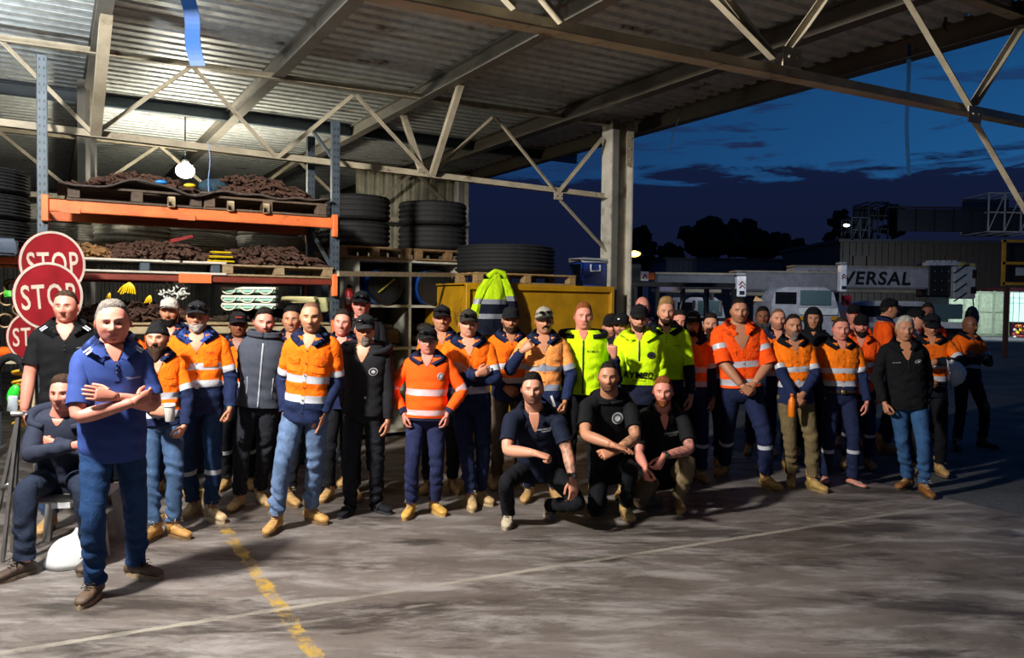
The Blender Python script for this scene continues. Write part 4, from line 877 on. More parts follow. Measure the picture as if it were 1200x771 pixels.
# kneeling men at the front
def JK1():
    j = {}; S = j['S'] = 1.0; j['hc'] = at(624, 456, 6.12); j['neck'] = at(626, 478, 6.24); j['pel'] = at(631, 549, 6.52); j['base'] = j['pel']
    j['hip'] = nrm(A3(1, .05, 0)); j['sh'] = nrm(A3(1, 0, -.02)); j['sha'] = at(599, 491, 6.18); j['shb'] = at(653, 492, 6.20)
    j['ela'] = at(594, 528, 6.02); j['wra'] = at(627, 531, 5.84); j['fa'] = nrm((.9, -.2, -.22)); j['pa'] = nrm((-.1, .2, -1)); j['curla'] = .9
    j['elb'] = at(665, 529, 6.10); j['wrb'] = at(671, 559, 5.98); j['fb'] = nrm((.08, -.18, -1)); j['pb'] = nrm((-.5, .85, 0)); j['curlb'] = .22
    j['hpa'] = j['pel'] - j['hip'] * .09; j['hpb'] = j['pel'] + j['hip'] * .09
    g = onz(595, 616, 0); j['tda'] = nrm(A3(-.1, -1, 0)); j['ana'] = g - j['tda'] * .06 + A3(0, 0, .085); j['kna'] = ik(j['hpa'], j['ana'], .43, .42, (-.25, -.9, .5))[0]
    j['anb'] = at(644, 592, 6.62); j['tdb'] = nrm(A3(.15, -1, 0)); j['tiltb'] = rad(52); j['knb'] = at(680, 590, 6.10)
    return j
K1 = person('kneeling man in navy polo with tattooed arm, white shoe forward', 624, 437, J=JK1, w=1.05, skin='fair', hair=('short', 'black'), stubble=.75, extra=('watchb',), shirt=dict(kind='polo', c='#131a2c', short=.72, hem=.90, collar='polo', neck=1.40, nw=.24, placket=True, pl=1.34, tattoo='b', text=(('UNIVERSAL', .36, 1.425, .12, '#eceef2'), ('CRANES', .42, 1.406, .07, '#eceef2')), rect=((1.475, 1.487, -.62, -.45, '#c8ccd4', 'shoulder_tab'), (1.475, 1.487, .45, .62, '#c8ccd4', 'shoulder_tab'))),
    legs=dict(c='#111217', wr=.006, w=.92), shoes=dict(kind='shoe', c='#b3a68e', sole='#968a74'))
def JK2():
    j = {}; S = j['S'] = 1.0; j['hc'] = at(713, 442, 6.36); j['neck'] = at(714, 462, 6.46); j['pel'] = at(716, 548, 6.85); j['base'] = j['pel']
    j['hip'] = nrm(A3(1, .1, 0)); j['sh'] = nrm(A3(1, .05, -.02)); j['sha'] = at(687, 476, 6.42); j['shb'] = at(739, 478, 6.46)
    j['ela'] = at(686, 510, 6.20); j['wra'] = at(717, 521, 6.03); j['fa'] = nrm((.95, -.15, -.28)); j['pa'] = nrm((-.1, .1, -1)); j['curla'] = .12
    j['elb'] = at(745, 513, 6.26); j['wrb'] = at(721, 529, 6.12); j['fb'] = nrm((-.85, -.3, -.15)); j['pb'] = nrm((0, .8, -.6)); j['curlb'] = .9
    j['hpa'] = j['pel'] - j['hip'] * .09; j['hpb'] = j['pel'] + j['hip'] * .09
    g = onz(735, 609, 0); j['tdb'] = nrm(A3(.15, -1, 0)); j['anb'] = g - j['tdb'] * .06 + A3(0, 0, .085); j['knb'] = ik(j['hpb'], j['anb'], .43, .42, (.05, -.9, .5))[0]
    j['ana'] = at(705, 585, 7.05); j['tda'] = nrm(A3(0, -1, 0)); j['tilta'] = rad(60); j['kna'] = A3(at(698, 600, 6.45)[0], 6.5, .09)
    return j
K2 = person('kneeling man in black T-shirt with round badge, wrists crossed on his knee', 713, 422, J=JK2, w=1.06, skin='tan', hair=('crop', 'dark'), stubble=.8, shirt=dict(kind='tee', c='#0f1013', short=.70, hem=.90, collar='band', neck=0, placket=False, tattoo='b', badge=((.22, 1.425, .040, '#d4d8dc', '#5a5e64'),)),
    legs=dict(c='#101116', wr=.006, w=.95), shoes=dict(c='#a98a55', sole='#5e4a30'))
def JK3():
    j = {}; S = j['S'] = .98; j['hc'] = at(777, 459, 6.66); j['neck'] = at(777, 479, 6.76); j['pel'] = at(778, 556, 7.1); j['base'] = j['pel']
    j['hip'] = nrm(A3(1, .05, 0)); j['sh'] = nrm(A3(1, 0, -.04)); j['sha'] = at(753, 491, 6.74); j['shb'] = at(801, 493, 6.74)
    j['ela'] = at(748, 532, 6.62); j['wra'] = at(756, 546, 6.42); j['fa'] = nrm((.1, -.4, -.9)); j['pa'] = nrm((.9, .3, 0)); j['curla'] = .8
    j['elb'] = at(809, 527, 6.52); j['wrb'] = at(778, 534, 6.38); j['fb'] = nrm((-.5, -.2, -.85)); j['pb'] = nrm((-.6, .7, -.2)); j['curlb'] = .6
    j['hpa'] = j['pel'] - j['hip'] * .09; j['hpb'] = j['pel'] + j['hip'] * .09
    g = onz(796, 600, 0); j['tdb'] = nrm(A3(-.05, -1, 0)); j['anb'] = g - j['tdb'] * .06 + A3(0, 0, .085); j['knb'] = ik(j['hpb'], j['anb'], .43, .42, (.12, -.9, .5))[0]
    j['ana'] = at(768, 592, 7.22); j['tda'] = nrm(A3(0, -1, 0)); j['tilta'] = rad(60); j['kna'] = A3(at(750, 592, 6.8)[0], 6.85, .09)
    return j
K3 = person('kneeling ginger-bearded man in black polo and khaki trousers', 777, 440, J=JK3, w=1.02, skin='pink', hair=('short', 'ginger'), beard=('full', 'ginger', .008), extra=('watchb',), shirt=dict(kind='polo', c='#121316', short=.74, hem=.90, collar='polo', neck=1.43, nw=.22, placket=True, pl=1.34, tattoo='b', text=(('UNIVERSAL', .28, 1.405, .12, '#e4e8ec'), ('CRANES', .32, 1.387, .07, '#e4e8ec'))),
    legs=dict(c='#7d6c50', wr=.011), shoes=dict(c='#a2824c', sole='#5e4a30'))
# things in hands
def cup():
    j = P4; c = j['wra'] + nrm(j['fa']) * .085 + nrm(j['pa']) * -.0 ; c = at(199, 484, c[1] - .03)
    t = thing('coffee_cup', 'white takeaway coffee cup in the hand of the man in the beanie', 'cup', c - A3(0, 0, .06))
    b = MB(); b.lathe([(.028, -.06), (.030, -.058), (.040, .045), (.040, .048)], c, seg=24); mk('cup_body', b, mat('paint', '#d8d4cc'), t)
    b = MB(); b.lathe([(.043, .046), (.043, .056), (.038, .060), (.036, .070), (.030, .070)], c, seg=24); mk('lid', b, mat('plastic', '#e6e4de'), t)
cup()
def bottle():
    j = P31; c = (j['wra'] + nrm(j['fa']) * .10 * 1); c = at(928, 474, c[1] - .02)
    t = thing('drink_bottle', 'orange drink bottle held by the man in khaki trousers', 'bottle', c - A3(0, 0, .12))
    b = MB(); b.lathe([(.030, -.12), (.034, -.115), (.034, .03), (.030, .045), (.016, .07), (.016, .08)], c, seg=20); mk('bottle_body', b, mat('plastic', '#e8780e'), t)
    b = MB(); b.lathe([(.019, .078), (.019, .10), (.015, .104)], c, seg=16); mk('cap', b, mat('plastic', '#c05a08'), t)
bottle()
def helmet(c, label, col, R):
    t = thing('hard_hat', label, 'helmet', c)
    b = MB(); V = []; n = 9; sg = 28; prof = [(.150, .0), (.138, .004), (.128, .03), (.122, .07), (.105, .11), (.075, .138), (.04, .150), (.005, .154)]
    b.lathe([(r_, z) for r_, z in prof], (0, 0, 0), seg=sg); V = np.concatenate(b.V) * A3(.86, 1.05, 1.0); V[:, 1] -= .02 * (V[:, 2] < .01) * (V[:, 1] < 0)
    q = MB(); q.add(V @ R.T + c, b.F); mk('shell', q, mat('plastic', col), t)
    q = MB(); P = [A3(0, -.14 + .28 * i / 10, .02 + .140 * math.sin(PI * (i + .5) / 11)) for i in range(11)]; q.tube(np.array(P) @ R.T + c, .008, 6); mk('ridge', q, mat('plastic', col), t)
    q = MB(); q.box(c + R @ A3(.115, 0, .05), (.008, .05, .03), R); mk('sticker', q, mat('paint', '#2a2a30'), t); return t
helmet(at(1112, 438, 8.30), 'white hard hat held at chest height before the orange shirt', '#d0d0d0', rotm(rad(70), rad(80)))
def white_slip():
    j = P19; c = at(648, 470, j['wrb'][1] - .06); b = MB(); b.box(c, (.022, .010, .10), rotm(0, 0, rad(-18)), bev=.003); tag(mk('folded_paper', b, mat('paint', '#d0d0cc')), 'small white folded paper in the hand of the moustached man', 'paper')
white_slip()
def lanyard():
    b = MB(); j = P4; p = at(173, 510, 5.9); pts = [p + A3(.012 * math.sin(i * 1.9), 0, -.020 * i) for i in range(12)]; b.tube(chaikin(np.array(pts), 1), .006, 6); b.tube([pts[-1] + A3(.02 * math.cos(a), 0, .03 * math.sin(a) - .03) for a in np.linspace(0, 6.28, 12)], .004, 6)
    tag(mk('rope_lanyard', b, mat('fabric', '#c07a1c')), 'orange braided lanyard hanging at the hip of the beanie man', 'lanyard')
lanyard()
# ------------------------------------------------------------ the shed
def floor_mat():
    m, nt, b = newmat('concrete'); L = nt.links.new; tc = node(nt, 'ShaderNodeTexCoord'); O = tc.outputs['Object']
    def noise(sc, det=6, ro=.6, dist=0, src=O): 
        n = node(nt, 'ShaderNodeTexNoise', Scale=sc, Detail=float(det), Roughness=ro, Distortion=float(dist)); L(src, n.inputs[0]); return n.outputs[0]
    def ramp(src, a, b_, lo=0., hi=1.):
        r = node(nt, 'ShaderNodeMapRange'); r.inputs[1].default_value = a; r.inputs[2].default_value = b_; r.inputs[3].default_value = lo; r.inputs[4].default_value = hi; L(src, r.inputs[0]); return r.outputs[0]
    def mix(f, A, B):
        x = node(nt, 'ShaderNodeMix', data_type='RGBA'); L(f, x.inputs['Factor'])
        for k, v in (('A', A), ('B', B)):
            if isinstance(v, tuple): x.inputs[k].default_value = v + (1,)
            else: L(v, x.inputs[k])
        return x.outputs['Result']
    def math_(op, a, c=None):
        x = node(nt, 'ShaderNodeMath', operation=op)
        for i, v in enumerate((a, c)):
            if v is None: continue
            if isinstance(v, (int, float)): x.inputs[i].default_value = v
            else: L(v, x.inputs[i])
        return x.outputs[0]
    mp = node(nt, 'ShaderNodeMapping'); mp.inputs['Rotation'].default_value = (0, 0, rad(-30)); mp.inputs['Scale'].default_value = (.5, 1.7, 1); L(O, mp.inputs[0]); S_ = mp.outputs[0]
    base = mix(ramp(noise(.8, 8, .65, .35, S_), .32, .68), srgb('#433c37'), srgb('#746b66'))
    base = mix(ramp(noise(2.6, 9, .74, .4, S_), .48, .62, 0, .85), base, srgb('#8c8784'))
    base = mix(ramp(noise(1.1, 9, .72, .4, S_), .52, .60, 0, .85), base, srgb('#2c2622'))
    base = mix(ramp(noise(.55, 6, .6, .6), .55, .66, 0, .6), base, srgb('#3c3228'))
    base = mix(ramp(noise(9, 8, .75, .5), .60, .70, 0, .55), base, srgb('#26211c'))
    # painted line and the pale saw-cut joints
    def line(p, q, w, edge, thr):
        p = onz(p[0], p[1], 0); q = onz(q[0], q[1], 0); d = nrm(q - p); n = A3(-d[1], d[0], 0)
        dp = node(nt, 'ShaderNodeVectorMath', operation='DOT_PRODUCT'); L(O, dp.inputs[0]); dp.inputs[1].default_value = n
        x = math_('ABSOLUTE', math_('SUBTRACT', dp.outputs['Value'], float(np.dot(p, n))))
        x = math_('ADD', x, ramp(noise(edge, 6, .7), .3, .7, -w * .5, w * .5)); return ramp(x, w * .75, w * .95, 1, 0), (p, q, d)
    f, _ = line((270, 628), (366, 765), .048, 9, .5)
    wear = ramp(noise(7, 9, .75, .6), .42, .58, 0, .95); f = math_('MULTIPLY', f, wear)
    base = mix(f, base, srgb('#a8872c'))
    f, _ = line((0, 765), (1072, 598), .030, 6, .5); f = math_('MULTIPLY', f, ramp(noise(3, 6), .38, .6, .15, .85)); base = mix(f, base, srgb('#948e82'))
    f, _ = line((60, 771), (560, 700), .020, 9, .5); f = math_('MULTIPLY', f, ramp(noise(3, 6), .45, .6, 0, .5)); base = mix(f, base, srgb('#858074'))
    L(base, b.inputs['Base Color'])
    L(ramp(noise(3, 6, .6, .4), .3, .7, .45, .8), b.inputs['Roughness'])
    bp = node(nt, 'ShaderNodeBump', Strength=.35, Distance=.01); L(noise(14, 8, .7), bp.inputs['Height']); L(bp.outputs[0], b.inputs['Normal'])
    return m
COLP = at(722, 300, 11.5); COLP[2] = 0
e0 = COLP + UD * .25 - VD * 14; e1 = COLP + UD * .25 + VD * 14
FM = floor_mat()
b = MB(); lft = UD * -20
P = [e0, e1, e1 + lft, e0 + lft]; b.add(np.array(P + [p - A3(0, 0, .12) for p in P]), [(0, 1, 2, 3), (4, 7, 6, 5), (0, 4, 5, 1), (1, 5, 6, 2), (2, 6, 7, 3), (3, 7, 4, 0)])
struct(mk('floor', b, FM, smooth=False, org=A3(0, 0, 0)))
b = MB(); b.box((20, 80, -.06), (320, 240, .08)); 
def asphalt():
    m, nt, b_ = newmat('asphalt'); L = nt.links.new; tc = node(nt, 'ShaderNodeTexCoord'); n = node(nt, 'ShaderNodeTexNoise', Scale=1.2, Detail=10.0, Roughness=.75); L(tc.outputs['Object'], n.inputs[0])
    r = node(nt, 'ShaderNodeMapRange'); r.inputs[1].default_value = .35; r.inputs[2].default_value = .65; r.inputs[3].default_value = .02; r.inputs[4].default_value = .09; L(n.outputs[0], r.inputs[0])
    mx = node(nt, 'ShaderNodeVectorMath', operation='SCALE'); mx.inputs[0].default_value = (.95, 1, 1.1); L(r.outputs[0], mx.inputs['Scale']); L(mx.outputs[0], b_.inputs['Base Color']); b_.inputs['Roughness'].default_value = .95
    n2 = node(nt, 'ShaderNodeTexNoise', Scale=25.0, Detail=6.0); L(tc.outputs['Object'], n2.inputs[0]); bp = node(nt, 'ShaderNodeBump', Strength=.7, Distance=.02); L(n2.outputs[0], bp.inputs['Height']); L(bp.outputs[0], b_.inputs['Normal']); return m
struct(mk('ground', b, asphalt(), smooth=False))
ZR = 4.50
# roof sheeting: trapezoid ribs running along UD
def roof():
    b = MB(); pitch = .21; v0, v1 = -13.0, 14.0; V = []; n = int((v1 - v0) / pitch); prof = [(0, 0), (.55, 0), (.65, .045), (.90, .045)]
    for side in (0, 1):
        base = COLP + UD * (.35 if side else -20)
        for i in range(n):
            for fx, dz in prof:
                p = base + VD * (v0 + (i + fx) * pitch); V.append((p[0], p[1], ZR + dz))
    k = n * 4; F = [(i, i + 1, k + i + 1, k + i) for i in range(k - 1)]; b.add(np.array(V), F)
    top = np.array(V) + A3(0, 0, .08); b.add(top, F)
    m = mat('metal', '#c2c6c4', metal=.15, rough=.5, rust=.10, rs=1.5)
    return struct(mk('ceiling', b, m, smooth=False))
roof()
steel = mat('paint', '#a89e88', rust=.30, rs=2.5); steel2 = mat('paint', '#77736a', rust=.15, rs=2.0); galv = mat('metal', '#4e5a64', metal=.4, rough=.5)
def ibeam(b, p, q, w, h, t=.012, m=0):
    p = np.asarray(p, float); q = np.asarray(q, float); up = A3(0, 0, 1)
    b.bar(p, q, t * 1.3, h, m); b.bar(p + up * (h / 2), q + up * (h / 2), w, t, m); b.bar(p - up * (h / 2), q - up * (h / 2), w, t, m)
def beam_v(px, py, label, w=.13, h=.17, v0=-13, v1=13.8, m=None):
    p = onz(px, py, ZR - .02 - h / 2); s = np.dot(p - COLP, VD); b = MB(); ibeam(b, p + VD * (v0 - s), p + VD * (v1 - s), w, h)
    tag(mk('roof_beam', b, m or steel2, smooth=False), label, 'beam')
beam_v(112, 60, 'grey roof beam farthest left, above the tall rack upright')
beam_v(320, 87, 'long grey roof beam crossing above the lit lamp')
beam_v(535, 88, 'grey roof beam running diagonally over the middle of the crowd')
beam_v(725, 113, 'grey roof beam next to the open roof edge', .15, .2, m=mat('paint', '#4e473d'))  # darker paint stands in for weaker light on this side
def edge():
    p = onz(735, 153, ZR - .1); s = np.dot(p - COLP, VD); b = MB(); ibeam(b, p + VD * (-13 - s), p + VD * (13.8 - s), .16, .22)
    tag(mk('edge_beam', b, mat('paint', '#4c4236', rust=.2), smooth=False), 'steel beam along the open edge of the roof against the sky', 'beam')  # brown darkened in place of less light along the edge
edge()
b = MB(); p = onz(270, 136, ZR - .08); ibeam(b, p - UD * 8, p + UD * 6.0, .1, .14); tag(mk('cross_beam', b, mat('paint', '#3c4a56'), smooth=False), 'dark bluish cross beam under the ribbed roof behind the nearer truss', 'beam')
def truss(name_label, p0, top, bot, webs, gus=(), ends=None, w=.065, ztop=None):
    """members given in the image and unprojected onto the truss's own upright plane"""
    Q = lambda a: onplane(a[0], a[1], p0, VD)
    t = thing('roof_truss', name_label, 'truss', (Q(bot[0]) + Q(bot[-1])) / 2)
    def member(nm, a, c, ww, hh, off=0.):
        hi = a[1] if isinstance(a, tuple) else 99
        b = MB(); a = (Q(a) if isinstance(a, tuple) else a) + VD * off; c = (Q(c) if isinstance(c, tuple) else c) + VD * off
        if ztop and nm == 'web_brace':
            for _ in (0, 1):
                if a[2] > c[2] and a[2] > 3.9: a = c + (a - c) * ((ztop - c[2]) / (a[2] - c[2]))
                a, c = c, a
        d = nrm(c - a); upv = np.cross(d, VD)
        for s_, (aw, ah) in enumerate(((ww, .010), (.010, hh))):    # angle section
            if s_ == 0: b.bar(a, c, aw, ah, 0, upv)
            else: b.bar(a + VD * (ww / 2 - .005) + upv * (hh / 2 if upv[2] > 0 else -hh / 2), c + VD * (ww / 2 - .005) + upv * (hh / 2 if upv[2] > 0 else -hh / 2), aw, ah, 0, upv)
        mk(nm, b, steel, t, smooth=False)
    if ztop: tA, tB = Q(bot[0]), Q(bot[-1]); tA[2] = tB[2] = ztop; member('top_chord', tA, tB, w * 1.3, w * 1.2)
    else: member('top_chord', top[0], top[-1], w * 1.3, w * 1.2)
    member('bottom_chord', bot[0], bot[-1], w * 1.3, w * 1.2)
    for a, c in webs: member('web_brace', a, c, w * .62, w * .6, -.02)
    for g_ in gus:
        b = MB(); c = Q(g_) - VD * .05; R = np.stack([UD, VD, A3(0, 0, 1)], 1); b.box(c, (.15 * w / .07, .012, .11 * w / .07), R)
        for sx in (-1, 1): b.lathe([(.012, 0), (.012, .012), (.004, .016)], c - VD * .008 + UD * sx * .04, np.stack([UD, A3(0, 0, 1), -VD], 1), 8)
        mk('gusset_plate', b, steel, t, smooth=False)
    return t
truss('pale steel roof truss spanning above the pallet rack to the rusty column', COLP, ((-260, 12), (742, 151)), ((-260, 116), (722, 234)),
      [((225, 80), (111, 160)), ((225, 80), (323, 186)), ((414, 113), (325, 187)), ((416, 113), (502, 206)), ((578, 139), (505, 206)), ((580, 139), (655, 232)), ((706, 163), (653, 228)), ((-2, 48), (109, 160)), ((-2, 48), (-100, 138)), ((652, 232), (714, 300))], ((652, 230),), )
TR2 = onz(815, 75, 3.36)
truss('nearest steel roof truss crossing the top right of the shed opening', TR2, ((330, -230), (1420, -20)), ((330, -24), (1420, 190)),
      [((826, -8), (903, 70)), ((846, -6), (908, 72)), ((975, -12), (922, 64)), ((1055, -8), (1136, 130)), ((1222, -8), (1140, 124)), ((1134, 134), (1212, 270)), ((590, -50), (655, 28)), ((635, 4), (680, -80)), ((560, -30), (600, 12))], ((921, 70), (1135, 136)), w=.085, ztop=4.38)
P3_ = COLP + VD * 5.3
def truss3():
    Z = lambda u, z: P3_ + UD * u + A3(0, 0, z)
    t = thing('roof_truss', 'rear roof truss seen between the lamp and the stacked tyres', 'truss', Z(-5, 3.4))
    for nm, z in (('top_chord', 4.36), ('bottom_chord', 3.4)):
        b = MB(); b.bar(Z(-13, z), Z(.3, z), .08, .08); mk(nm, b, steel, t, smooth=False)
    for i in range(11):
        u = -12.4 + i * 1.15; b = MB(); a, c = ((3.4, 4.36) if i % 2 else (4.36, 3.4)); b.bar(Z(u, a), Z(u + 1.15, c), .05, .05); mk('web_brace', b, steel, t, smooth=False)
truss3()
def fly(a, zb, c, label, w=.07):     # strut from roof beam down to the truss's lower chord
    p = onz(a[0], a[1], zb); q = onplane(c[0], c[1], COLP, VD); b = MB(); b.bar(p, q, w, w); tag(mk('fly_brace', b, steel, smooth=False), label, 'brace')
fly((126, 2), 4.4, (112, 157), 'thick pale strut rising left of the blue strip to the roof', .10)
fly((540, 98), 4.33, (506, 206), 'thin strut leaning right from the roof to the truss above the tyre stacks')
fly((472, 134), 4.33, (494, 200), 'thin strut leaning left from the roof beam above the tyre stacks')
b = MB(); q = at(98, 145, 9.6); q[2] = 0; b.bar(q, q + A3(0, 0, 4.4), .10, .10, up=(1, 0, 0)); b.bar(q + A3(.12, 0, 0), q + A3(.12, 0, 3.9), .05, .05, up=(1, 0, 0)); tag(mk('steel_post', b, steel2, smooth=False), 'upright pale steel post behind the left end of the rack', 'post')
def column(P, label, d=.36, fw=.24, h=4.42, rustw=True):
    t = thing('steel_column', label, 'column', P); R = np.stack([UD, VD, A3(0, 0, 1)], 1)
    b = MB(); b.box(P + A3(0, 0, h / 2), (d, .014, h), R); mk('web', b, steel, t, smooth=False)
    for s_ in (-1, 1): b = MB(); b.box(P + UD * (s_ * d / 2) + A3(0, 0, h / 2), (.025, fw, h), R); mk('flange', b, mat('paint', '#c2beb0', rust=.40, rs=1.8), t, smooth=False)
    b = MB(); b.box(P + A3(0, 0, .012), (d + .16, fw + .14, .024), R); mk('base_plate', b, steel, t, smooth=False)
    b = MB(); b.box(P + UD * (d / 2 - .06) - VD * (fw / 2 + .01) + A3(0, 0, h - .33), (.12, .014, .62), R)
    for i in range(4): b.lathe([(.014, 0), (.014, .014), (.005, .018)], P + UD * (d / 2 - .06) - VD * (fw / 2 + .016) + A3(0, 0, h - .09 - i * .15), np.stack([UD, A3(0, 0, 1), -VD], 1), 8)
    mk('splice_plate', b, steel, t, smooth=False)
    b = MB(); b.box(P - UD * (d / 2 - .05) - VD * .1 + A3(0, 0, h / 2), (.10, .06, h), R); mk('packer', b, steel2, t, smooth=False)
column(COLP, 'rusty pale steel column standing between the blue cooler and the sky')
cb_ = onz(541, 207, 4.4); cb_[2] = 0
column(cb_, 'far steel column beside the white shelving unit', .22, .18)
# back wall
def wall_back():
  for nm, base, n, colr in (('wall_right', cb_ + UD * .1 + VD * .25, 12, '#a5a08a'), ('wall_back', COLP + VD * 13.6 + UD * .3, 105, '#5c5a50')):
    b = MB(); pitch = .19; V = []
    for z in (0, 4.6):
        for i in range(n):
            for fx, dd in ((0, 0), (.5, 0), (.6, .03), (.9, .03)): p = base - UD * ((i + fx) * pitch) + VD * dd; V.append((p[0], p[1], z))
    k = n * 4; b.add(np.array(V), [(i, i + 1, k + i + 1, k + i) for i in range(k - 1)]); struct(mk(nm, b, mat('paint', colr, rust=.1), smooth=False))
wall_back()
# hanging strips
def strip(px0, py0, z0, px1, py1, w, col, label, name='hanging_strip', Y=None):
    p = onz(px0, py0, z0) if Y is None else at(px0, py0, Y); q = at(px1, py1, p[1]); b = MB(); n = 14; V = []
    for i in range(n):
        f = i / (n - 1); c = p * (1 - f) + q * f + A3(.012 * math.sin(f * 7), .02 * math.sin(f * 5), 0)
        for sx, sy in ((-1, -1), (1, -1), (1, 1), (-1, 1)): V.append(c + A3(sx * w / 2, sy * .004, 0))
    b.add(np.array(V), grid_faces(n, 4) + [(0, 1, 2, 3), tuple((n - 1) * 4 + q_ for q_ in range(4))]); tag(mk(name, b, mat('plastic', col, rough=.5), smooth=False), label, 'strap')
strip(219, -4, 4.45, 232, 78, .135, '#0f4c90', 'wide blue plastic strip hanging from the roof at the upper left')
strip(1065, 52, 4.42, 1063, 206, .038, '#1c4a78', 'long thin dark blue strap hanging from the roof edge at the upper right')
strip(798, 124, 4.42, 785, 178, .010, '#333c48', 'short frayed cord hanging from the roof edge beside the column')
strip(243, 166, 3.4, 247, 238, .006, '#7a9ad0', 'thin pale blue string hanging before the top shelf of the rack', Y=8.2)
strip(1108, 20, 4.42, 1107, 38, .03, '#3a3a36', 'small hook hanging under the roof edge', name='hanging_hook')

# lamp deep in the shed
LP = at(217, 200, 11.6)
t = thing('flood_lamp', 'glowing white lamp under the roof above the pallet rack', 'lamp', LP)
b = MB(); b.lathe([(.02, .16), (.05, .15), (.055, .12), (.03, .10)], LP, seg=24); mk('fitting', b, mat('metal', '#a0a4a8'), t)
b = MB(); b.ell(LP, (.13, .13, .11), 18); mk('bulb', b, emis('#fff4dc', 60.0), t)
b = MB(); b.tube([LP + A3(0, 0, .15), LP + A3(0, 0, ZR - LP[2])], .012, 8); mk('stem', b, galv, t)

# ------------------------------------------------------------ racking
RK0 = at(50, 300, 7.29); RK0[2] = 0; RKL = np.linalg.norm((at(392, 300, 8.67) - at(50, 300, 7.29))[:2]); RK1 = RK0 + UD * RKL; RB = np.stack([UD, VD, A3(0, 0, 1)], 1)
og = mat('paint', '#e2703a', rust=.10); og_shaded = mat('paint', '#6e2a1c')  # maroon: the beam orange with shade put into its colour
t = thing('pallet_rack', 'orange and galvanised pallet rack behind the crew on the left', 'rack', (RK0 + RK1) / 2)
def upright(P, h, parent):
    b = MB(); c = P + A3(0, 0, h / 2); b.box(c - VD * .03, (.085, .006, h), RB); 
    for s_ in (-1, 1): b.box(c + UD * s_ * .040, (.006, .066, h), RB)
    o = mk('upright', b, galv, parent, smooth=False); b = MB()
    for i in range(int(h / .075)):
        for s_ in (-1, 1): b.box(P + A3(0, 0, .05 + i * .075) - VD * .0335 + UD * s_ * .018, (.012, .002, .026), RB)
    mk('slots', b, mat('plastic', '#1a1d20'), o, smooth=False)['kind'] = 'stuff'
for P, h in ((RK0, 3.99), (RK1, 3.74), (RK0 + VD * .95, 3.8), (RK1 + VD * .95, 3.74)): upright(P, h, t)
for P in (RK0, RK1):
    b = MB(); 
    for i in range(6): z = .3 + i * .6; b.bar(P + A3(0, 0, z), P + VD * .95 + A3(0, 0, z + (.55 if i % 2 else -.0) ), .03, .03)
    mk('brace', b, galv, t, smooth=False)
def rbeam(z, h, m, ends=True, u0=0, u1=None, back=True):
    u1 = RKL if u1 is None else u1
    for k, vv in enumerate((-.05, .98)):
        b = MB(); c = RK0 + UD * ((u0 + u1) / 2) + VD * vv + A3(0, 0, z); b.box(c, (u1 - u0 - .10, .045, h), RB, bev=.006); b.box(c + VD * -.003 + A3(0, 0, -h * .1), (u1 - u0 - .12, .045, h * .5), RB); o = mk('beam', b, m, t, smooth=False)
        b = MB()
        for u in (u0 + .02, u1 - .02): b.box(RK0 + UD * u + VD * (vv - .01) + A3(0, 0, z - .03), (.06, .07, .24), RB, bev=.008)
        mk('beam_connector', b, og, o, smooth=False)
rbeam(2.635, .11, og); rbeam(1.995, .06, og_shaded); rbeam(1.50, .10, mat('paint', '#a89a78')); rbeam(2.12, .06, og, u0=-2.8, u1=0)
b = MB(); b.box(RK0 + UD * 1.3 - VD * .085 + A3(0, 0, 2.0), (.30, .03, .09), RB); mk('joint_plate', b, og, t, smooth=False)
for u, s_ in ((.22, 1), (1.22, 1)): b = MB(); b.box(RK0 + UD * u - VD * .08 + A3(0, 0, 2.595), (.16, .02, .05), RB); mk('clip', b, mat('paint', '#c86a3c'), t, smooth=False)
def pallet(C0, L, W_, label, R=RB, z=.14, col='#8a6f4c', nb=7, board=.09):
    C0 = np.asarray(C0, float); t = thing('pallet', label, 'pallet', C0); m = mat('wood', col)
    b = MB()
    for i in range(nb): b.box(C0 + R @ A3(0, -W_ / 2 + board / 2 + i * (W_ - board) / (nb - 1), z - .011), (L, board, .022), R, bev=.003)
    mk('deck', b, m, t, smooth=False)
    for s_ in (-1, 0, 1):
        for k in (-1, 0, 1): b = MB(); b.box(C0 + R @ A3(s_ * (L / 2 - .06), k * (W_ / 2 - .06), z / 2), (.10, .12, z - .044), R, bev=.004); mk('block', b, m, t, smooth=False)
    b = MB()
    for k in (-1, 0, 1): b.box(C0 + R @ A3(0, k * (W_ / 2 - .06), .011), (L, .10, .022), R, bev=.003)
    mk('bottom_board', b, m, t, smooth=False); return t
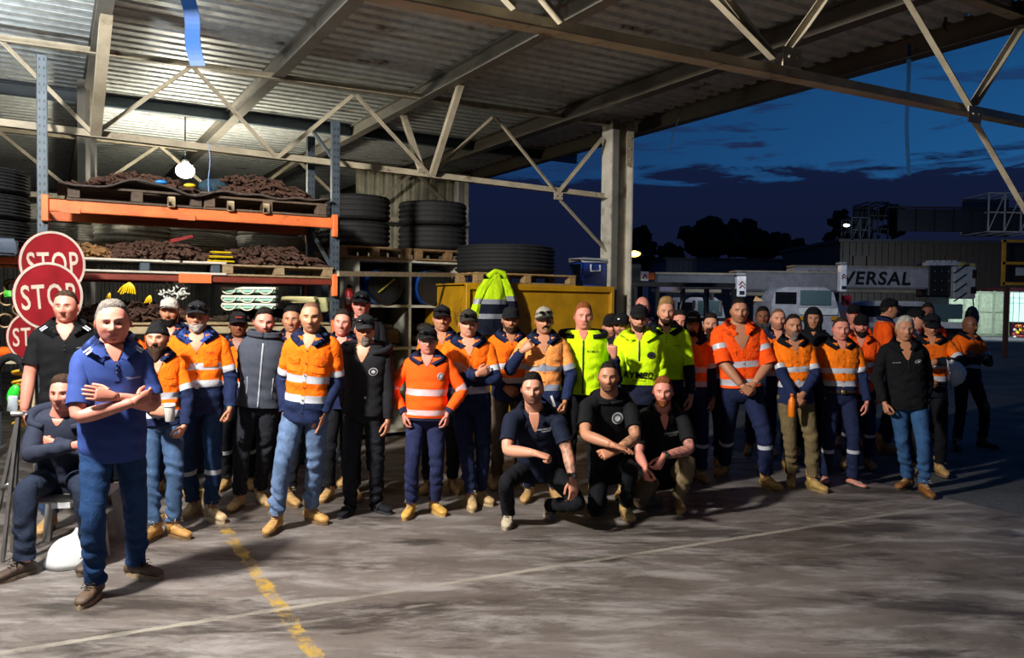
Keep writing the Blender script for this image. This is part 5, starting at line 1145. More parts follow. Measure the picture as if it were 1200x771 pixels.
def heap(C0, lx, ly, h, label, col, n=130, r=.0135, seed=1, name='chain_heap', cat='chain'):
    q = random.Random(seed); b = MB()
    for i in range(int(n * 1.5)):
        a = q.random() * 6.28; rr = math.sqrt(q.random()); x = rr * math.cos(a) * lx / 2; y = rr * math.sin(a) * ly / 2; e = max(0, 1 - rr ** 2.6)
        z = h * e * (.45 + .55 * q.random()) + r; th = q.random() * PI; ln = .14 + .20 * q.random(); P = []
        for k in range(7):
            f = k / 6 - .5; P.append(C0 + RB @ A3(x + math.cos(th) * ln * f + .03 * math.sin(f * 9 + a), y + math.sin(th) * ln * f, max(r, z * (1 - .8 * f * f) + .018 * math.sin(f * 16 + a))))
        b.tube(P, r * (.8 + .5 * q.random()), 6)
    b2 = MB(); V, F = [], []
    g = np.linspace(-1, 1, 13); X, Yg = np.meshgrid(g, g, indexing='ij'); rr = np.clip(np.sqrt(X ** 2 + Yg ** 2), 0, 1.4); zz = h * .8 * np.clip(1 - rr ** 2.4, 0, 1)
    V = np.stack([X.ravel() * lx / 2 * .9, Yg.ravel() * ly / 2 * .9, zz.ravel()], 1) @ RB.T + C0; b.add(V, grid_faces(13, 13, False))
    o = mk(name, b, mat('rough', col), None); tag(o, label, cat, kind='stuff'); return o
RP = lambda u, v, z: RK0 + UD * u + VD * v + A3(0, 0, z)
DB = '#4a352c'
# top level
def sheet_mat(C0, L, W_, label, col, seed, sag=.03):
    g = MB(); n = 22; X, Yg = np.meshgrid(np.linspace(-.5, .5, n), np.linspace(-.5, .5, 12), indexing='ij'); q = random.Random(seed).random() * 6
    z = .02 + sag * np.sin(X * 9 + q) * (Yg < 0) * -Yg * 2 + .01 * np.sin(X * 23 + Yg * 7)
    T_ = np.stack([X.ravel() * L, Yg.ravel() * W_, z.ravel() + .02], 1) @ RB.T + C0; B_ = T_ - A3(0, 0, .018); N = len(T_); F = grid_faces(n, 12, False)
    bd = [i * 12 for i in range(n)] + [(n - 1) * 12 + j for j in range(1, 12)] + [i * 12 + 11 for i in range(n - 2, -1, -1)] + [j for j in range(10, 0, -1)]
    g.add(np.concatenate([T_, B_]), F + [tuple(i + N for i in f)[::-1] for f in F] + [(bd[i], bd[(i + 1) % len(bd)], bd[(i + 1) % len(bd)] + N, bd[i] + N) for i in range(len(bd))]); return tag(mk('rubber_mat', g, mat('rubber', col)), label, 'mat')
pallet(RP(.78, .45, 2.69), 1.18, 1.1, 'dark pallet on the top orange beams, left of the two', col='#4c4036')
sheet_mat(RP(.80, .40, 2.83), 1.35, 1.15, 'sagging dark rubber mat over the left top-shelf pallet', '#3a332f', 3, .05)
heap(RP(.85, .5, 2.88), 1.0, .8, .17, 'low heap of dark brown chains on the top shelf above the lorry tyres', DB, 120, seed=2)
pallet(RP(2.0, .45, 2.69), 1.25, 1.1, 'grey-brown pallet on the top orange beams, right of the two', col='#5a4a3c')
sheet_mat(RP(2.0, .42, 2.83), 1.3, 1.1, 'flat dark board under the right top-shelf chains', '#4a4038', 5, .01)
heap(RP(1.98, .5, 2.87), 1.2, .9, .26, 'tall heap of dark brown chains on the top shelf at the right', DB, 170, seed=4)
b = MB(); b.ell(RP(1.55, .35, 2.97), (.16, .12, .09), 14, RB); tag(mk('blue_bundle', b, mat('fabric', '#2c4250')), 'dark blue cloth bundle at the left of the right top-shelf chain heap', 'bundle')
b = MB(); b.ell(RP(1.0, -.02, 2.93), (.06, .04, .022), 12, RB); tag(mk('blue_clip', b, mat('plastic', '#2d7fd0')), 'small bright blue strap on the left top-shelf chain heap', 'strap')
b = MB(); b.ell(RP(1.26, -.02, 2.92), (.06, .04, .022), 12, RB); tag(mk('yellow_clip', b, mat('plastic', '#e0b820')), 'small yellow strap on the left top-shelf chain heap', 'strap')
for u, lb in ((1.08, 'left'), (1.63, 'middle'), (1.98, 'right')):
    b = MB(); b.box(RP(u, -.09, 2.735), (.07, .08, .10), RB, bev=.006); tag(mk('timber_block', b, mat('wood', '#b9a684')), 'pale timber block between the top pallets and the orange beam, %s of the three' % lb, 'block')
# second level
def steel_frame():
    t = thing('steel_stillage', 'white-edged steel frame on the second shelf with chains on top', 'frame', RP(.85, .4, 2.04))
    for z in (2.16, 2.05): b = MB(); b.box(RP(.85, .42, z), (1.5, 1.0, .022), RB, bev=.004); mk('frame_plate', b, mat('paint', '#b9b4a8'), t, smooth=False)
    for u in (.2, .85, 1.5): b = MB(); b.box(RP(u, -.02, 2.105), (.09, .08, .09), RB, bev=.01); mk('spacer', b, galv, t, smooth=False)
steel_frame()
heap(RP(.98, .35, 2.17), 1.15, .8, .19, 'dark brown chain heap on the white-edged frame of the second shelf', DB, 190, seed=6)
heap(RP(.35, .3, 2.17), .55, .6, .13, 'tan and brown tangled straps behind the upper red sign', '#7a5a38', 70, seed=7, name='strap_heap', cat='straps')
pallet(RP(2.13, .4, 2.035), 1.15, .95, 'wooden pallet on the second shelf at its right end', col='#8a7658', z=.12)
heap(RP(2.1, .38, 2.155), 1.15, .8, .22, 'dark brown chain heap on the second-shelf pallet at the right end', DB, 190, seed=8)
b = MB(); b.bar(RP(1.08, -.05, 2.36), RP(1.28, .0, 2.42), .05, .03); tag(mk('red_bar', b, mat('paint', '#8a3030'), smooth=False), 'short dull red bar lying on the second-shelf chains', 'bar')
for k, z in enumerate((2.18, 2.225, 2.27)):
    b = MB(); b.box(RP(1.55, .0, z), (.26 - .03 * k, .12, .018), RB, bev=.004); tag(mk('yellow_board', b, mat('plastic', '#e2c21c')), ('lowest', 'middle', 'topmost')[k] + ' of the yellow slats between the two second-shelf chain heaps', 'slat')
# third level
heap(RP(.75, .35, 1.56), 1.3, .8, .20, 'dark brown chain heap on the lowest visible shelf behind the heads', DB, 190, seed=9)
heap(RP(2.1, .4, 1.56), 1.0, .8, .13, 'low dark heap on the lowest visible shelf behind the cap with the red mark', '#3c3028', 90, seed=10)
b = MB(); b.box(RP(1.35, .4, 1.552), (2.6, 1.0, .02), RB); tag(mk('shelf_board', b, mat('wood', '#94835f'), smooth=False), 'timber shelf board of the lowest visible rack level', 'board')
def rope_bundle(P, label, col='#dcb818', n=8, s=.055):
    b = MB(); q = random.Random(int(P[0] * 50) % 91)
    for i in range(n): b.tube(chaikin(np.array([P + A3(0, 0, s), P + A3((i - n / 2) * s * .28, -.01, s * .4), P + A3((i - n / 2) * s * .42 - s * .3, 0, -s * (.6 + .5 * q.random()))]), 2), s * .15, 6)
    tag(mk('rope_bundle', b, mat('plastic', col)), label, 'rope')
rope_bundle(at(152, 338, 7.55), 'yellow rope bundle hanging under the second shelf, largest of the three')
rope_bundle(at(176, 351, 7.6), 'yellow rope bundle hanging just left of the white plastic hooks', n=5, s=.04)
rope_bundle(at(129, 347, 7.45), 'small yellow rope tip showing above the head of the blue polo man', n=4, s=.03)
def hooks(P):
    b = MB(); q = random.Random(5)
    for i in range(26):
        c = P + A3(q.uniform(-.14, .14), q.uniform(-.05, .05), q.uniform(-.07, .07)); a = q.random() * 6; b.tube([c + A3(.03 * math.cos(a + k), 0, .03 * math.sin(a + k)) for k in np.linspace(0, 3.6, 7)], .010, 6)
    tag(mk('hook_cluster', b, mat('plastic', '#c2c6be')), 'cluster of white plastic hooks above the backwards cap', 'hooks', kind='stuff')
hooks(at(203, 339, 7.9))
def fittings():
    for k, (y0, lb) in enumerate(((340, 'top'), (350, 'middle'), (359, 'bottom'))):
        c = at(293, y0, 8.22); t = thing('light_fitting', 'white and pale green tube fitting with looped cords, %s of three under the second shelf' % lb, 'fitting', c)
        b = MB(); b.box(c + A3(0, 0, .02), (.56, .10, .025), bev=.004); mk('tray', b, mat('paint', '#d8dcc8'), t, smooth=False)
        b = MB(); b.box(c - A3(0, .01, .012), (.54, .07, .03), bev=.01); mk('tube', b, mat('plastic', '#8fc0ae'), t, smooth=False)
        for i in range(3):
            b = MB(); x0 = -.2 + i * .19; b.tube([c + A3(x0 + .075 * math.cos(a), -.06, .015 + .055 * math.sin(a)) for a in np.linspace(PI, 2 * PI, 10)], .007, 6); mk('cord_loop', b, mat('plastic', '#d4cdb4'), t)
fittings()
b = MB(); b.box(at(351, 351, 8.62), (.36, .15, .07), bev=.01); tag(mk('cream_box', b, mat('plastic', '#c2bb88')), 'cream box on the shelf left of the buzz-cut head', 'box')
b = MB(); b.box(at(377, 357, 8.75), (.14, .15, .16), bev=.01); tag(mk('cream_box', b, mat('plastic', '#a8a878')), 'small cream box right of the buzz-cut head', 'box')
b = MB(); b.ell(at(326, 373, 8.75), (.12, .10, .06), 16); b.ell(at(326, 378, 8.72), (.15, .12, .02), 16); tag(mk('yellow_bundle', b, mat('fabric', '#c99a1e')), 'yellow bundle on the shelf between the softshell man and the smiling man', 'bundle')
b = MB(); b.ell(at(386, 385, 9.1), (.08, .08, .16), 14); tag(mk('blue_drum', b, mat('plastic', '#1f4f9c')), 'blue drum showing behind the right ear of the buzz-cut man', 'drum')

# ------------------------------------------------------------ tyres
def tyre(C0, r, h, label, group=None, col='#1c1c1e', R=None, tread=5):
    C0 = np.asarray(C0, float); ri = r * .58; pr = [(ri, 0.03 * h), (ri * 1.03, 0), (r * .80, -.0), (r * .93, .04 * h), (r * .985, .12 * h)]
    n = tread * 2 + 1
    for i in range(n + 1):
        z = .14 * h + .72 * h * i / n; rr = r - (.018 * r / .5 if i % 2 else 0); pr += [(rr, z + .003), (rr, z + .72 * h / (n + 1) - .003)]
    pr += [(r * .985, .90 * h), (r * .93, .97 * h), (r * .80, h), (ri * 1.03, h), (ri, .97 * h), (ri * 1.08, .85 * h), (ri * 1.08, .15 * h)]
    b = MB(); sg = 72; b.lathe(pr, (0, 0, 0), seg=sg, close=True); V = np.concatenate(b.V); ang = np.arctan2(V[:, 1], V[:, 0]); rad_ = np.hypot(V[:, 0], V[:, 1])
    k = (rad_ > r * .975) & (np.floor(ang / (2 * PI) * sg + .5) % 3 == 0); V[k, :2] *= .985
    if R is not None: V = (V - A3(0, 0, h / 2)) @ np.asarray(R).T + A3(0, 0, h / 2)
    q = MB(); q.add(V + C0, b.F); return tag(mk('tyre', q, mat('rubber', col)), label, 'tyre', group)
TY = '#7d796c'
def rear_shelf():
    t = thing('rear_rack', 'rear shelf carrying dusty tyres behind the pallet rack', 'rack', RP(1.4, 2.3, 0))
    b = MB(); b.box(RP(1.35, 2.4, 2.41), (3.9, 1.15, .05), RB); mk('deck', b, mat('wood', '#6a5c46'), t, smooth=False)
    for u in (-.5, 3.2):
        for v in (1.9, 2.9): b = MB(); b.box(RP(u, v, 1.2), (.08, .06, 2.4), RB); mk('leg', b, galv, t, smooth=False)
rear_shelf()
def onshelf(px, zb, r):      # centre on the rear shelf line
    p = onplane(px, 280, RP(0, 2.4, 0), VD); p[2] = zb; return p
tyre(onshelf(76, 2.435, .45), .42, .22, 'dusty tyre behind the tall rack upright, lower of the pair', col=TY); tyre(onshelf(76, 2.66, .45), .42, .21, 'dusty tyre behind the tall rack upright, upper of the pair', col=TY)
tyre(onshelf(151, 2.435, .5), .50, .36, 'large dusty grey tyre with deep ribs, alone on the rear shelf', col='#8a8674', tread=4)
tyre(onshelf(233, 2.435, .45), .44, .20, 'dusty grey tyre in the middle of the rear shelf, lower of two', col='#8a8674'); tyre(onshelf(233, 2.64, .45), .42, .20, 'dusty grey tyre in the middle of the rear shelf, upper of two', col=TY)
tyre(onshelf(317, 2.435, .45), .46, .21, 'dusty grey tyre at the right of the rear shelf, lower of two', col=TY); tyre(onshelf(317, 2.65, .45), .42, .20, 'dusty grey tyre at the right of the rear shelf, upper of two', col='#6e6a5e')
tyre(onshelf(360, 2.435, .4), .34, .30, 'dark tyre half hidden by the right rear upright', col='#4a4842')
b = MB(); b.box(RP(-1.3, .45, 2.13), (2.4, 1.0, .03), RB); tag(mk('shelf_board', b, mat('wood', '#3c3428'), smooth=False), 'dark shelf board in the left bay under the large black tyres', 'board')
LB = RP(-.62, .62, 2.145)
for k in range(3): tyre(LB + A3(0, 0, .24 * k + .13), .52, .235, ('bottom', 'middle', 'top')[k] + ' black tyre of the stack at the left picture edge', col='#191a1d')
b = MB(); b.tube([LB + A3(-.42, -.62, .35) + A3(0, 0, .32) * 0 + RB @ A3(.02 * math.sin(a), 0, 0) + A3(.03 * math.cos(a), 0, .30 * math.sin(a)) for a in np.linspace(-1.4, 1.4, 16)], .012, 8); tag(mk('pale_hoop', b, mat('plastic', '#b8b49c')), 'pale curved hoop before the black tyres at the left edge', 'hoop')
b = MB(); b.box(RP(-.42, -.12, 2.23), (.46, .3, .15), RB, bev=.02); tag(mk('blue_grey_case', b, mat('plastic', '#4c5666')), 'blue-grey case on the left orange beam', 'case')
for u, w_, h_, cc, lb in ((.45, .75, 1.0, '#1f2226', 'left'), (1.35, .9, 1.15, '#24201c', 'middle'), (2.25, .75, .95, '#1c2026', 'right')):  # crates added to darken the floor and block light behind the legs
    tt = thing('storage_crate', 'added dark crate blocking light on the floor under the pallet rack, %s of three' % lb, 'crate', RP(u, .5, 0))
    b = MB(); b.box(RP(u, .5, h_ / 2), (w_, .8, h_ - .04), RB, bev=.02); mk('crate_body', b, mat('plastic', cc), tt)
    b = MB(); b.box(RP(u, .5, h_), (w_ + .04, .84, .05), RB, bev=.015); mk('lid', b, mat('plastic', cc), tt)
# right group: shelving unit, pallet and four tyres
SH0 = at(420, 330, 10.25); SH0[2] = 0; SP = lambda u, v, z: SH0 + UD * u + VD * v + A3(0, 0, z)
def shelving():
    t = thing('shelving_unit', 'tall white shelving unit with four bays holding blue drums', 'shelving', SP(.7, .35, 0)); m = mat('paint', '#b4b2a2'); Wd = 1.46; H = 2.36
    for u in (0, .72, Wd): b = MB(); b.box(SP(u, .35, H / 2), (.035, .7, H), RB); mk('side_panel', b, m, t, smooth=False)
    for z in (.10, .60, 1.20, 1.76, H): b = MB(); b.box(SP(Wd / 2, .35, z - .02), (Wd, .7, .035), RB); mk('shelf', b, m, t, smooth=False)
    b = MB(); b.box(SP(Wd / 2, .71, H / 2), (Wd, .015, H), RB); mk('back_panel', b, mat('paint', '#38383a'), t, smooth=False)
shelving()
def drum(c, label, mark):
    RR = np.stack([UD, A3(0, 0, 1), -VD], 1); t = thing('plastic_drum', label, 'drum', c - A3(0, 0, .23))
    b = MB(); b.lathe([(.20, -.30), (.225, -.27), (.23, 0), (.235, .02), (.23, .04), (.225, .25), (.215, .28)], c, RR, 36); mk('barrel', b, mat('plastic', '#1e4fa8'), t, sharp=35)
    b = MB(); b.lathe([(.236, .245), (.240, .27), (.236, .295), (.205, .297), (.20, .285), (.02, .285)], c, RR, 36); mk('lid_ring', b, mat('plastic', '#17181a'), t, sharp=35)
    if mark: b = MB(); b.bar(c - VD * .30 + RB @ A3(-.11, 0, -.08), c - VD * .30 + RB @ A3(.11, 0, .10), .01, .055, up=tuple(VD)); mk('tape_strip', b, mat('plastic', '#a8a23c'), t, smooth=False)
drum(SP(.36, .25, 1.995), 'left blue drum in the white shelving, with yellow strip on its black lid', True)
drum(SP(1.06, .25, 1.995), 'right blue drum in the white shelving, with a plain black lid', False)
for k, (u, z, rx, lb) in enumerate(((1.05, 1.30, .28, 'lower'), (1.08, 1.44, .26, 'upper'))):
    b = MB(); b.ell(SP(u, .3, z), (rx, .25, .075), 20, RB); tag(mk('folded_tarpaulin', b, mat('rubber', '#3a3634')), '%s dark folded tarpaulin in the bay under the right drum' % lb, 'tarpaulin')
b = MB(); b.box(SP(.45, .2, 1.33), (.30, .3, .22), RB, bev=.03); b.ell(SP(.45, .2, 1.46), (.12, .12, .04), 12); tag(mk('brown_case', b, mat('leather', '#4a3626')), 'small dark brown case in the bay under the left drum', 'case')
b = MB(); b.bar(RP(RKL, -.12, 2.09), SP(1.55, -.06, 2.18), .03, .055); tag(mk('timber_rail', b, mat('wood', '#a8977a'), smooth=False), 'long pale timber rail across the front of the white shelving', 'rail')
pallet(SP(.22, .45, 2.36), 1.0, 1.0, 'pallet on the white shelving under the left black tyre pair', z=.15, col='#83694a'); pallet(SP(1.27, .45, 2.36), 1.0, 1.0, 'pallet on the white shelving under the right black tyre pair', z=.15, col='#7c6040')
for k in range(2):
    tyre(SP(.10, .45, 2.515 + .345 * k), .47, .335, ('lower', 'upper')[k] + ' black tyre of the left pair on the white shelving', tread=3); tyre(SP(1.24, .45, 2.515 + .345 * k), .48, .335, ('lower', 'upper')[k] + ' black tyre of the right pair on the white shelving', tread=3)
def extinguisher(c):
    t = thing('fire_extinguisher', 'small red fire extinguisher beside the white shelving', 'extinguisher', c - A3(0, 0, .2))
    b = MB(); b.lathe([(.05, -.2), (.055, -.19), (.055, .06), (.04, .10), (.02, .115)], c, seg=20); mk('cylinder', b, mat('plastic', '#b01c20'), t)
    b = MB(); b.box(c + A3(0, 0, .14), (.04, .09, .04), bev=.006); b.tube([c + A3(.02, 0, .14), c + A3(.07, -.01, .10), c + A3(.065, -.01, -.05)], .009, 6); mk('valve', b, mat('plastic', '#18181a'), t)
    b = MB(); b.box(c - A3(0, .054, .05), (.05, .006, .09)); mk('label_plate', b, mat('paint', '#c8c8c0'), t, smooth=False)
extinguisher(at(409, 348, 10.3))
b = MB(); c = at(532, 337, 11.0); b.box(c, (.09, .06, .16), bev=.015); b.box(c + A3(0, 0, -.11), (.05, .05, .06), bev=.01); b.tube([c + A3(0, 0, .08), c + A3(-.06, 0, .16)], .01, 6); tag(mk('black_handset', b, mat('plastic', '#101012')), 'black handset hanging at the right edge of the white shelving', 'handset')
# yellow container
YC0 = at(545, 350, 10.0); YC0[2] = 0; YP = lambda u, v, z: YC0 + UD * u + VD * v + A3(0, 0, z); YH = 2.03; YL = 2.33
t = thing('steel_container', 'scratched yellow steel container behind the crew', 'container', YP(YL / 2, .6, 0)); ym = mat('paint', '#b8880c', rust=.10, rs=2.2)
b = MB(); b.box(YP(YL / 2, .65, YH / 2 + .03), (YL - .04, 1.26, YH - .10), RB); mk('body_panel', b, ym, t, smooth=False)
for z in (YH - .03, .06): b = MB(); b.box(YP(YL / 2, .0, z), (YL, .06, .07), RB, bev=.008); mk('rail', b, ym, t, smooth=False)
for u in (.03, YL - .03): b = MB(); b.box(YP(u, .0, YH / 2), (.06, .065, YH), RB, bev=.008); mk('corner_post', b, ym, t, smooth=False)
b = MB(); b.box(YP(YL / 2, .65, YH + .008), (YL, 1.35, .02), RB); mk('lid', b, ym, t, smooth=False)
pallet(YP(.95, .62, YH + .02), 1.55, 1.15, 'pallet on the yellow container under the largest tyre', z=.14, col='#9c8054')
tyre(YP(.98, .72, YH + .16), .70, .40, 'very large black loader tyre on the pallet above the yellow container', tread=5, col='#17181a')
def cooler():
    c = YP(2.13, .35, YH + .018); t = thing('cooler_box', 'blue cooler box with white lid on the yellow container', 'cooler', c)
    b = MB(); b.box(c + A3(0, 0, .17), (.44, .34, .34), RB, bev=.025); mk('tub', b, mat('plastic', '#1a44a4'), t)
    b = MB(); b.box(c + A3(0, 0, .37), (.47, .37, .07), RB, bev=.02); mk('lid', b, mat('plastic', '#c8ccd0'), t)
    b = MB(); q = c - VD * .19; b.tube([q + UD * -.08 + A3(0, 0, .31), q + UD * -.08 + A3(0, 0, .22), q + UD * .08 + A3(0, 0, .22), q + UD * .08 + A3(0, 0, .31)], .013, 8); mk('handle', b, mat('plastic', '#c8ccd0'), t)
cooler()
def jacket():
    P = lambda px, py: onplane(px, py, YP(0, -.16, 0), VD); t = thing('safety_jacket', 'fluorescent yellow and navy jacket with grey bands hung on the yellow container', 'jacket', P(580, 400))
    M5 = [mat('fabric', '#c8f018'), mat('tape', '#8e939c'), mat('fabric', '#161a2a')]
    def panel(nm, rows, zones, parent, nn=40, sg=22, amp=.022, fl=.5):
        ts = np.array(sorted(list(np.linspace(0, 1, nn)) + [z for z, _ in zones if z < 1] + [z - .006 for z, _ in zones if z < 1])); b = MB(); th = np.arange(sg) * 2 * PI / sg
        R4 = np.array([list(P(x, y)) + [w_] for x, y, w_ in rows]); Q = resamp(chaikin(R4, 2), ts); V = []
        for i, t_ in enumerate(ts):
            f = 1 + .10 * np.sin(th * 5 + t_ * 6) + .06 * np.sin(th * 9 - t_ * 11)
            V.append(Q[i, :3] + (Q[i, 3] * f * np.cos(th))[:, None] * UD + (min(.10, Q[i, 3] * fl) * f * np.sin(th))[:, None] * VD)
        M = []
        for tm in (ts[:-1] + ts[1:]) / 2:
            mi = zones[-1][1]
            for z, q in zones:
                if tm < z: mi = q; break
            M += [mi] * sg
        b.add(np.concatenate(V), grid_faces(len(ts), sg) + [tuple(range(sg)), tuple((len(ts) - 1) * sg + j for j in range(sg))], M + [M[0], M[-1]]); return mk(nm, b, M5, parent, sharp=60)
    panel('jacket_body', [(582, 321, .04), (581, 329, .10), (579, 345, .17), (576, 365, .20), (573, 392, .21)], [(.42, 0), (.50, 1), (.66, 2), (.74, 1), (1, 2)], t)
    panel('sleeve', [(573, 327, .06), (564, 342, .07), (558, 360, .06), (554, 376, .05)], [(.5, 0), (.62, 1), (1, 0)], t, fl=.8)
    panel('sleeve', [(590, 327, .06), (597, 345, .08), (602, 366, .07), (603, 386, .06)], [(.35, 0), (.45, 1), (.7, 2), (.8, 1), (1, 2)], t, fl=.8)
    b = MB(); b.tube([P(572, 324), P(580, 318), P(590, 320), P(594, 328)], .035, 10); mk('collar', b, M5[0], t)
jacket()

# ------------------------------------------------------------ signs
def stop(px, py, Y, r, label, roll=0, tw=1.0):
    c = at(px, py, Y); t = thing('stop_bat', label, 'sign', (c[0], c[1], 0)); n = 48; Fd = nrm(A3(-c[0] * .4, -1, 0)); X = nrm(np.cross(Fd, (0, 0, 1))) * -1; X = nrm(A3(-Fd[1], Fd[0], 0)); 
    cr, sr = math.cos(roll), math.sin(roll); Xr = X * cr + A3(0, 0, 1) * sr; Zr = A3(0, 0, 1) * cr - X * sr; RR = np.stack([Xr, Zr, Fd], 1)
    b = MB(); b.lathe([(r, -.006), (r, .004)], c, RR, n); mk('plate', b, mat('paint', '#8c1822'), t, sharp=40)
    b = MB(); b.lathe([(r * .93, .004), (r, .004), (r, .008), (r * .93, .008)], c, RR, n, close=True); mk('border', b, mat('paint', '#c8bcb0'), t, sharp=40)
    V, F = textVF('STOP', .012); W3 = V[:, :1] * r * 1.56 * tw * Xr + V[:, 1:2] * r * 2.55 * Zr + c + Fd * .007; b = MB(); b.add(W3, F)
    mk('lettering', b, mat('paint', '#cfc4b4'), t, smooth=False)
    b = MB(); b.tube([c - Fd * .015, A3(c[0], c[1] + .015, .0)], .014, 8); mk('pole', b, mat('wood', '#a89a80'), t)
stop(62, 309, 6.75, .275, 'upper round red STOP sign with white border', rad(4))
stop(57, 347, 6.45, .275, 'middle round red STOP sign behind the black polo man, nearest of three', rad(5))
stop(39, 394, 6.62, .212, 'small lower round red STOP sign half hidden by the others', rad(2))
# left clutter
def sign_stand():
    top = at(22, 486, 5.35); t = thing('folded_stand', 'folded silver tripod stand leaning at the left edge', 'stand', A3(top[0], top[1], 0)); m = mat('metal', '#8d8a88', metal=.7)
    for (px, py, Y) in ((3, 640, 5.3), (14, 600, 5.5), (-14, 625, 5.4)):
        e = at(px, py, Y); e[2] = .01; b = MB(); b.bar(top, e, .022, .022, up=(0, 1, 0)); mk('leg', b, m, t, smooth=False)
    b = MB(); b.box(top + A3(0, 0, .01), (.09, .05, .025), bev=.005); mk('head_plate', b, m, t)
    b = MB(); b.box(top + A3(-.04, 0, .075), (.06, .02, .11), rotm(.2, .1, .15), bev=.004); mk('placard', b, mat('paint', '#8e98a0'), t)
    b = MB(); b.tube([at(4, 572, 5.38), at(10, 568, 5.34), at(14, 575, 5.38)], .02, 8); mk('hinge', b, m, t)
sign_stand()
b = MB(); c = at(14, 462, 5.9); b.ell(c + A3(.01, 0, 0), (.042, .03, .078), 16, rotm(0, 0, rad(20))); tag(mk('green_pad', b, mat('plastic', '#28c832')), 'bright green oval pad at the left edge beside the black polo man', 'pad')
b = MB(); c = at(10, 455, 6.0); P = [c + A3(.02 + .14 * math.cos(a), 0, .24 * math.sin(a)) for a in np.linspace(-.5, 4, 14)]; b.tube(P, .03, 8); tag(mk('black_harness', b, mat('fabric', '#141618')), 'black curved harness strap around the green pad', 'harness')
def coil():
    b = MB(); q = at(24, 465, 6.1); P = [q + A3(.05 * math.cos(a), .05 * math.sin(a), -.25 + a * .0125) for a in np.linspace(0, 40, 120)]; b.tube(P, .012, 6, m=0); tag(mk('coiled_hose', b, mat('plastic', '#c09018')), 'yellow coiled hose behind the green pad', 'hose')
coil()
for k, (px, py) in enumerate(((8, 350), (24, 362), (6, 376), (14, 336))):
    c = at(px, py, 7.4); b = MB(); b.lathe([(.05, -.5), (.075, -.5), (.075, .02), (.05, .02)], c, np.stack([UD, A3(0, 0, 1), -VD], 1), 20, close=True); tag(mk('pipe_end', b, mat('metal', '#8a7c62', rust=.5)), ('left', 'right', 'lowest', 'topmost')[k] + ' open pipe end at the far left behind the signs', 'pipe')
b = MB(); b.box(at(10, 345, 7.38), (.02, .02, .02)) ; b = MB(); c = at(10, 344, 7.3); b.box(c, (.07, .04, .06), bev=.006); tag(mk('green_tag', b, mat('plastic', '#4cc83c')), 'small green tag among the pipes at the far left', 'tag')
b = MB(); c = at(5, 413, 6.9); b.ell(c, (.10, .08, .05), 14); tag(mk('orange_bundle', b, mat('fabric', '#e05a14')), 'orange bundle left of the small lower STOP sign', 'bundle')
b = MB(); b.bar(at(-30, 425, 6.9), at(28, 424, 6.75), .05, .025); tag(mk('timber_rail', b, mat('wood', '#b0a48a'), smooth=False), 'pale timber rail under the small lower STOP sign', 'rail')
# seat and the white bundle
def stool():
    c = at(88, 578, 5.62); z = c[2]; t = thing('plastic_chair', 'grey-white plastic chair under the seated young man', 'chair', A3(c[0], c[1], 0)); m = mat('plastic', '#a09c94', rough=.6)
    b = MB(); b.box((c[0], c[1], z), (.50, .44, .04), rotm(.2), bev=.015); mk('seat', b, m, t)
    for sx in (-1, 1):
        for sy in (-1, 1):
            p = A3(c[0], c[1], z) + rotm(.2) @ A3(sx * .21, sy * .18, 0); q = A3(c[0], c[1], 0) + rotm(.2) @ A3(sx * .26, sy * .22, .0); b = MB(); b.bar(p, q, .055, .03, up=(0, 1, 0)); mk('leg', b, m, t, smooth=False)
    b = MB(); b.box(A3(c[0], c[1], z - .03) + rotm(.2) @ A3(-.02, -.225, 0), (.12, .008, .04), rotm(.2), bev=.002); o = mk('seat_label', b, mat('paint', '#e2e4e8'), t, smooth=False)
stool()
def bundle():
    g = onz(78, 664, 0); n, m_ = 26, 10; b = MB(); V = []
    for i in range(m_):
        f = i / (m_ - 1); el = f * PI / 2 * .97
        for k in range(n):
            a = 2 * PI * k / n; r = .17 * math.cos(el) ** .7 * (1 + .05 * math.sin(a * 3 + 1) + .02 * math.sin(a * 7)); V.append(g + A3(r * math.cos(a) * (1 - .15 * f), r * math.sin(a) * .85 + .05 + .03 * f, .005 + .20 * math.sin(el) * (1 + .04 * math.sin(a * 2)) + .03 * f * math.cos(a)))
    b.add(np.array(V), grid_faces(m_, n) + [tuple(range(n))[::-1], tuple((m_ - 1) * n + k for k in range(n))]); tag(mk('white_bundle', b, mat('plastic', '#d8dadc', rough=.55)), 'smooth white rounded bundle on the floor under the seated man', 'bundle')
bundle()
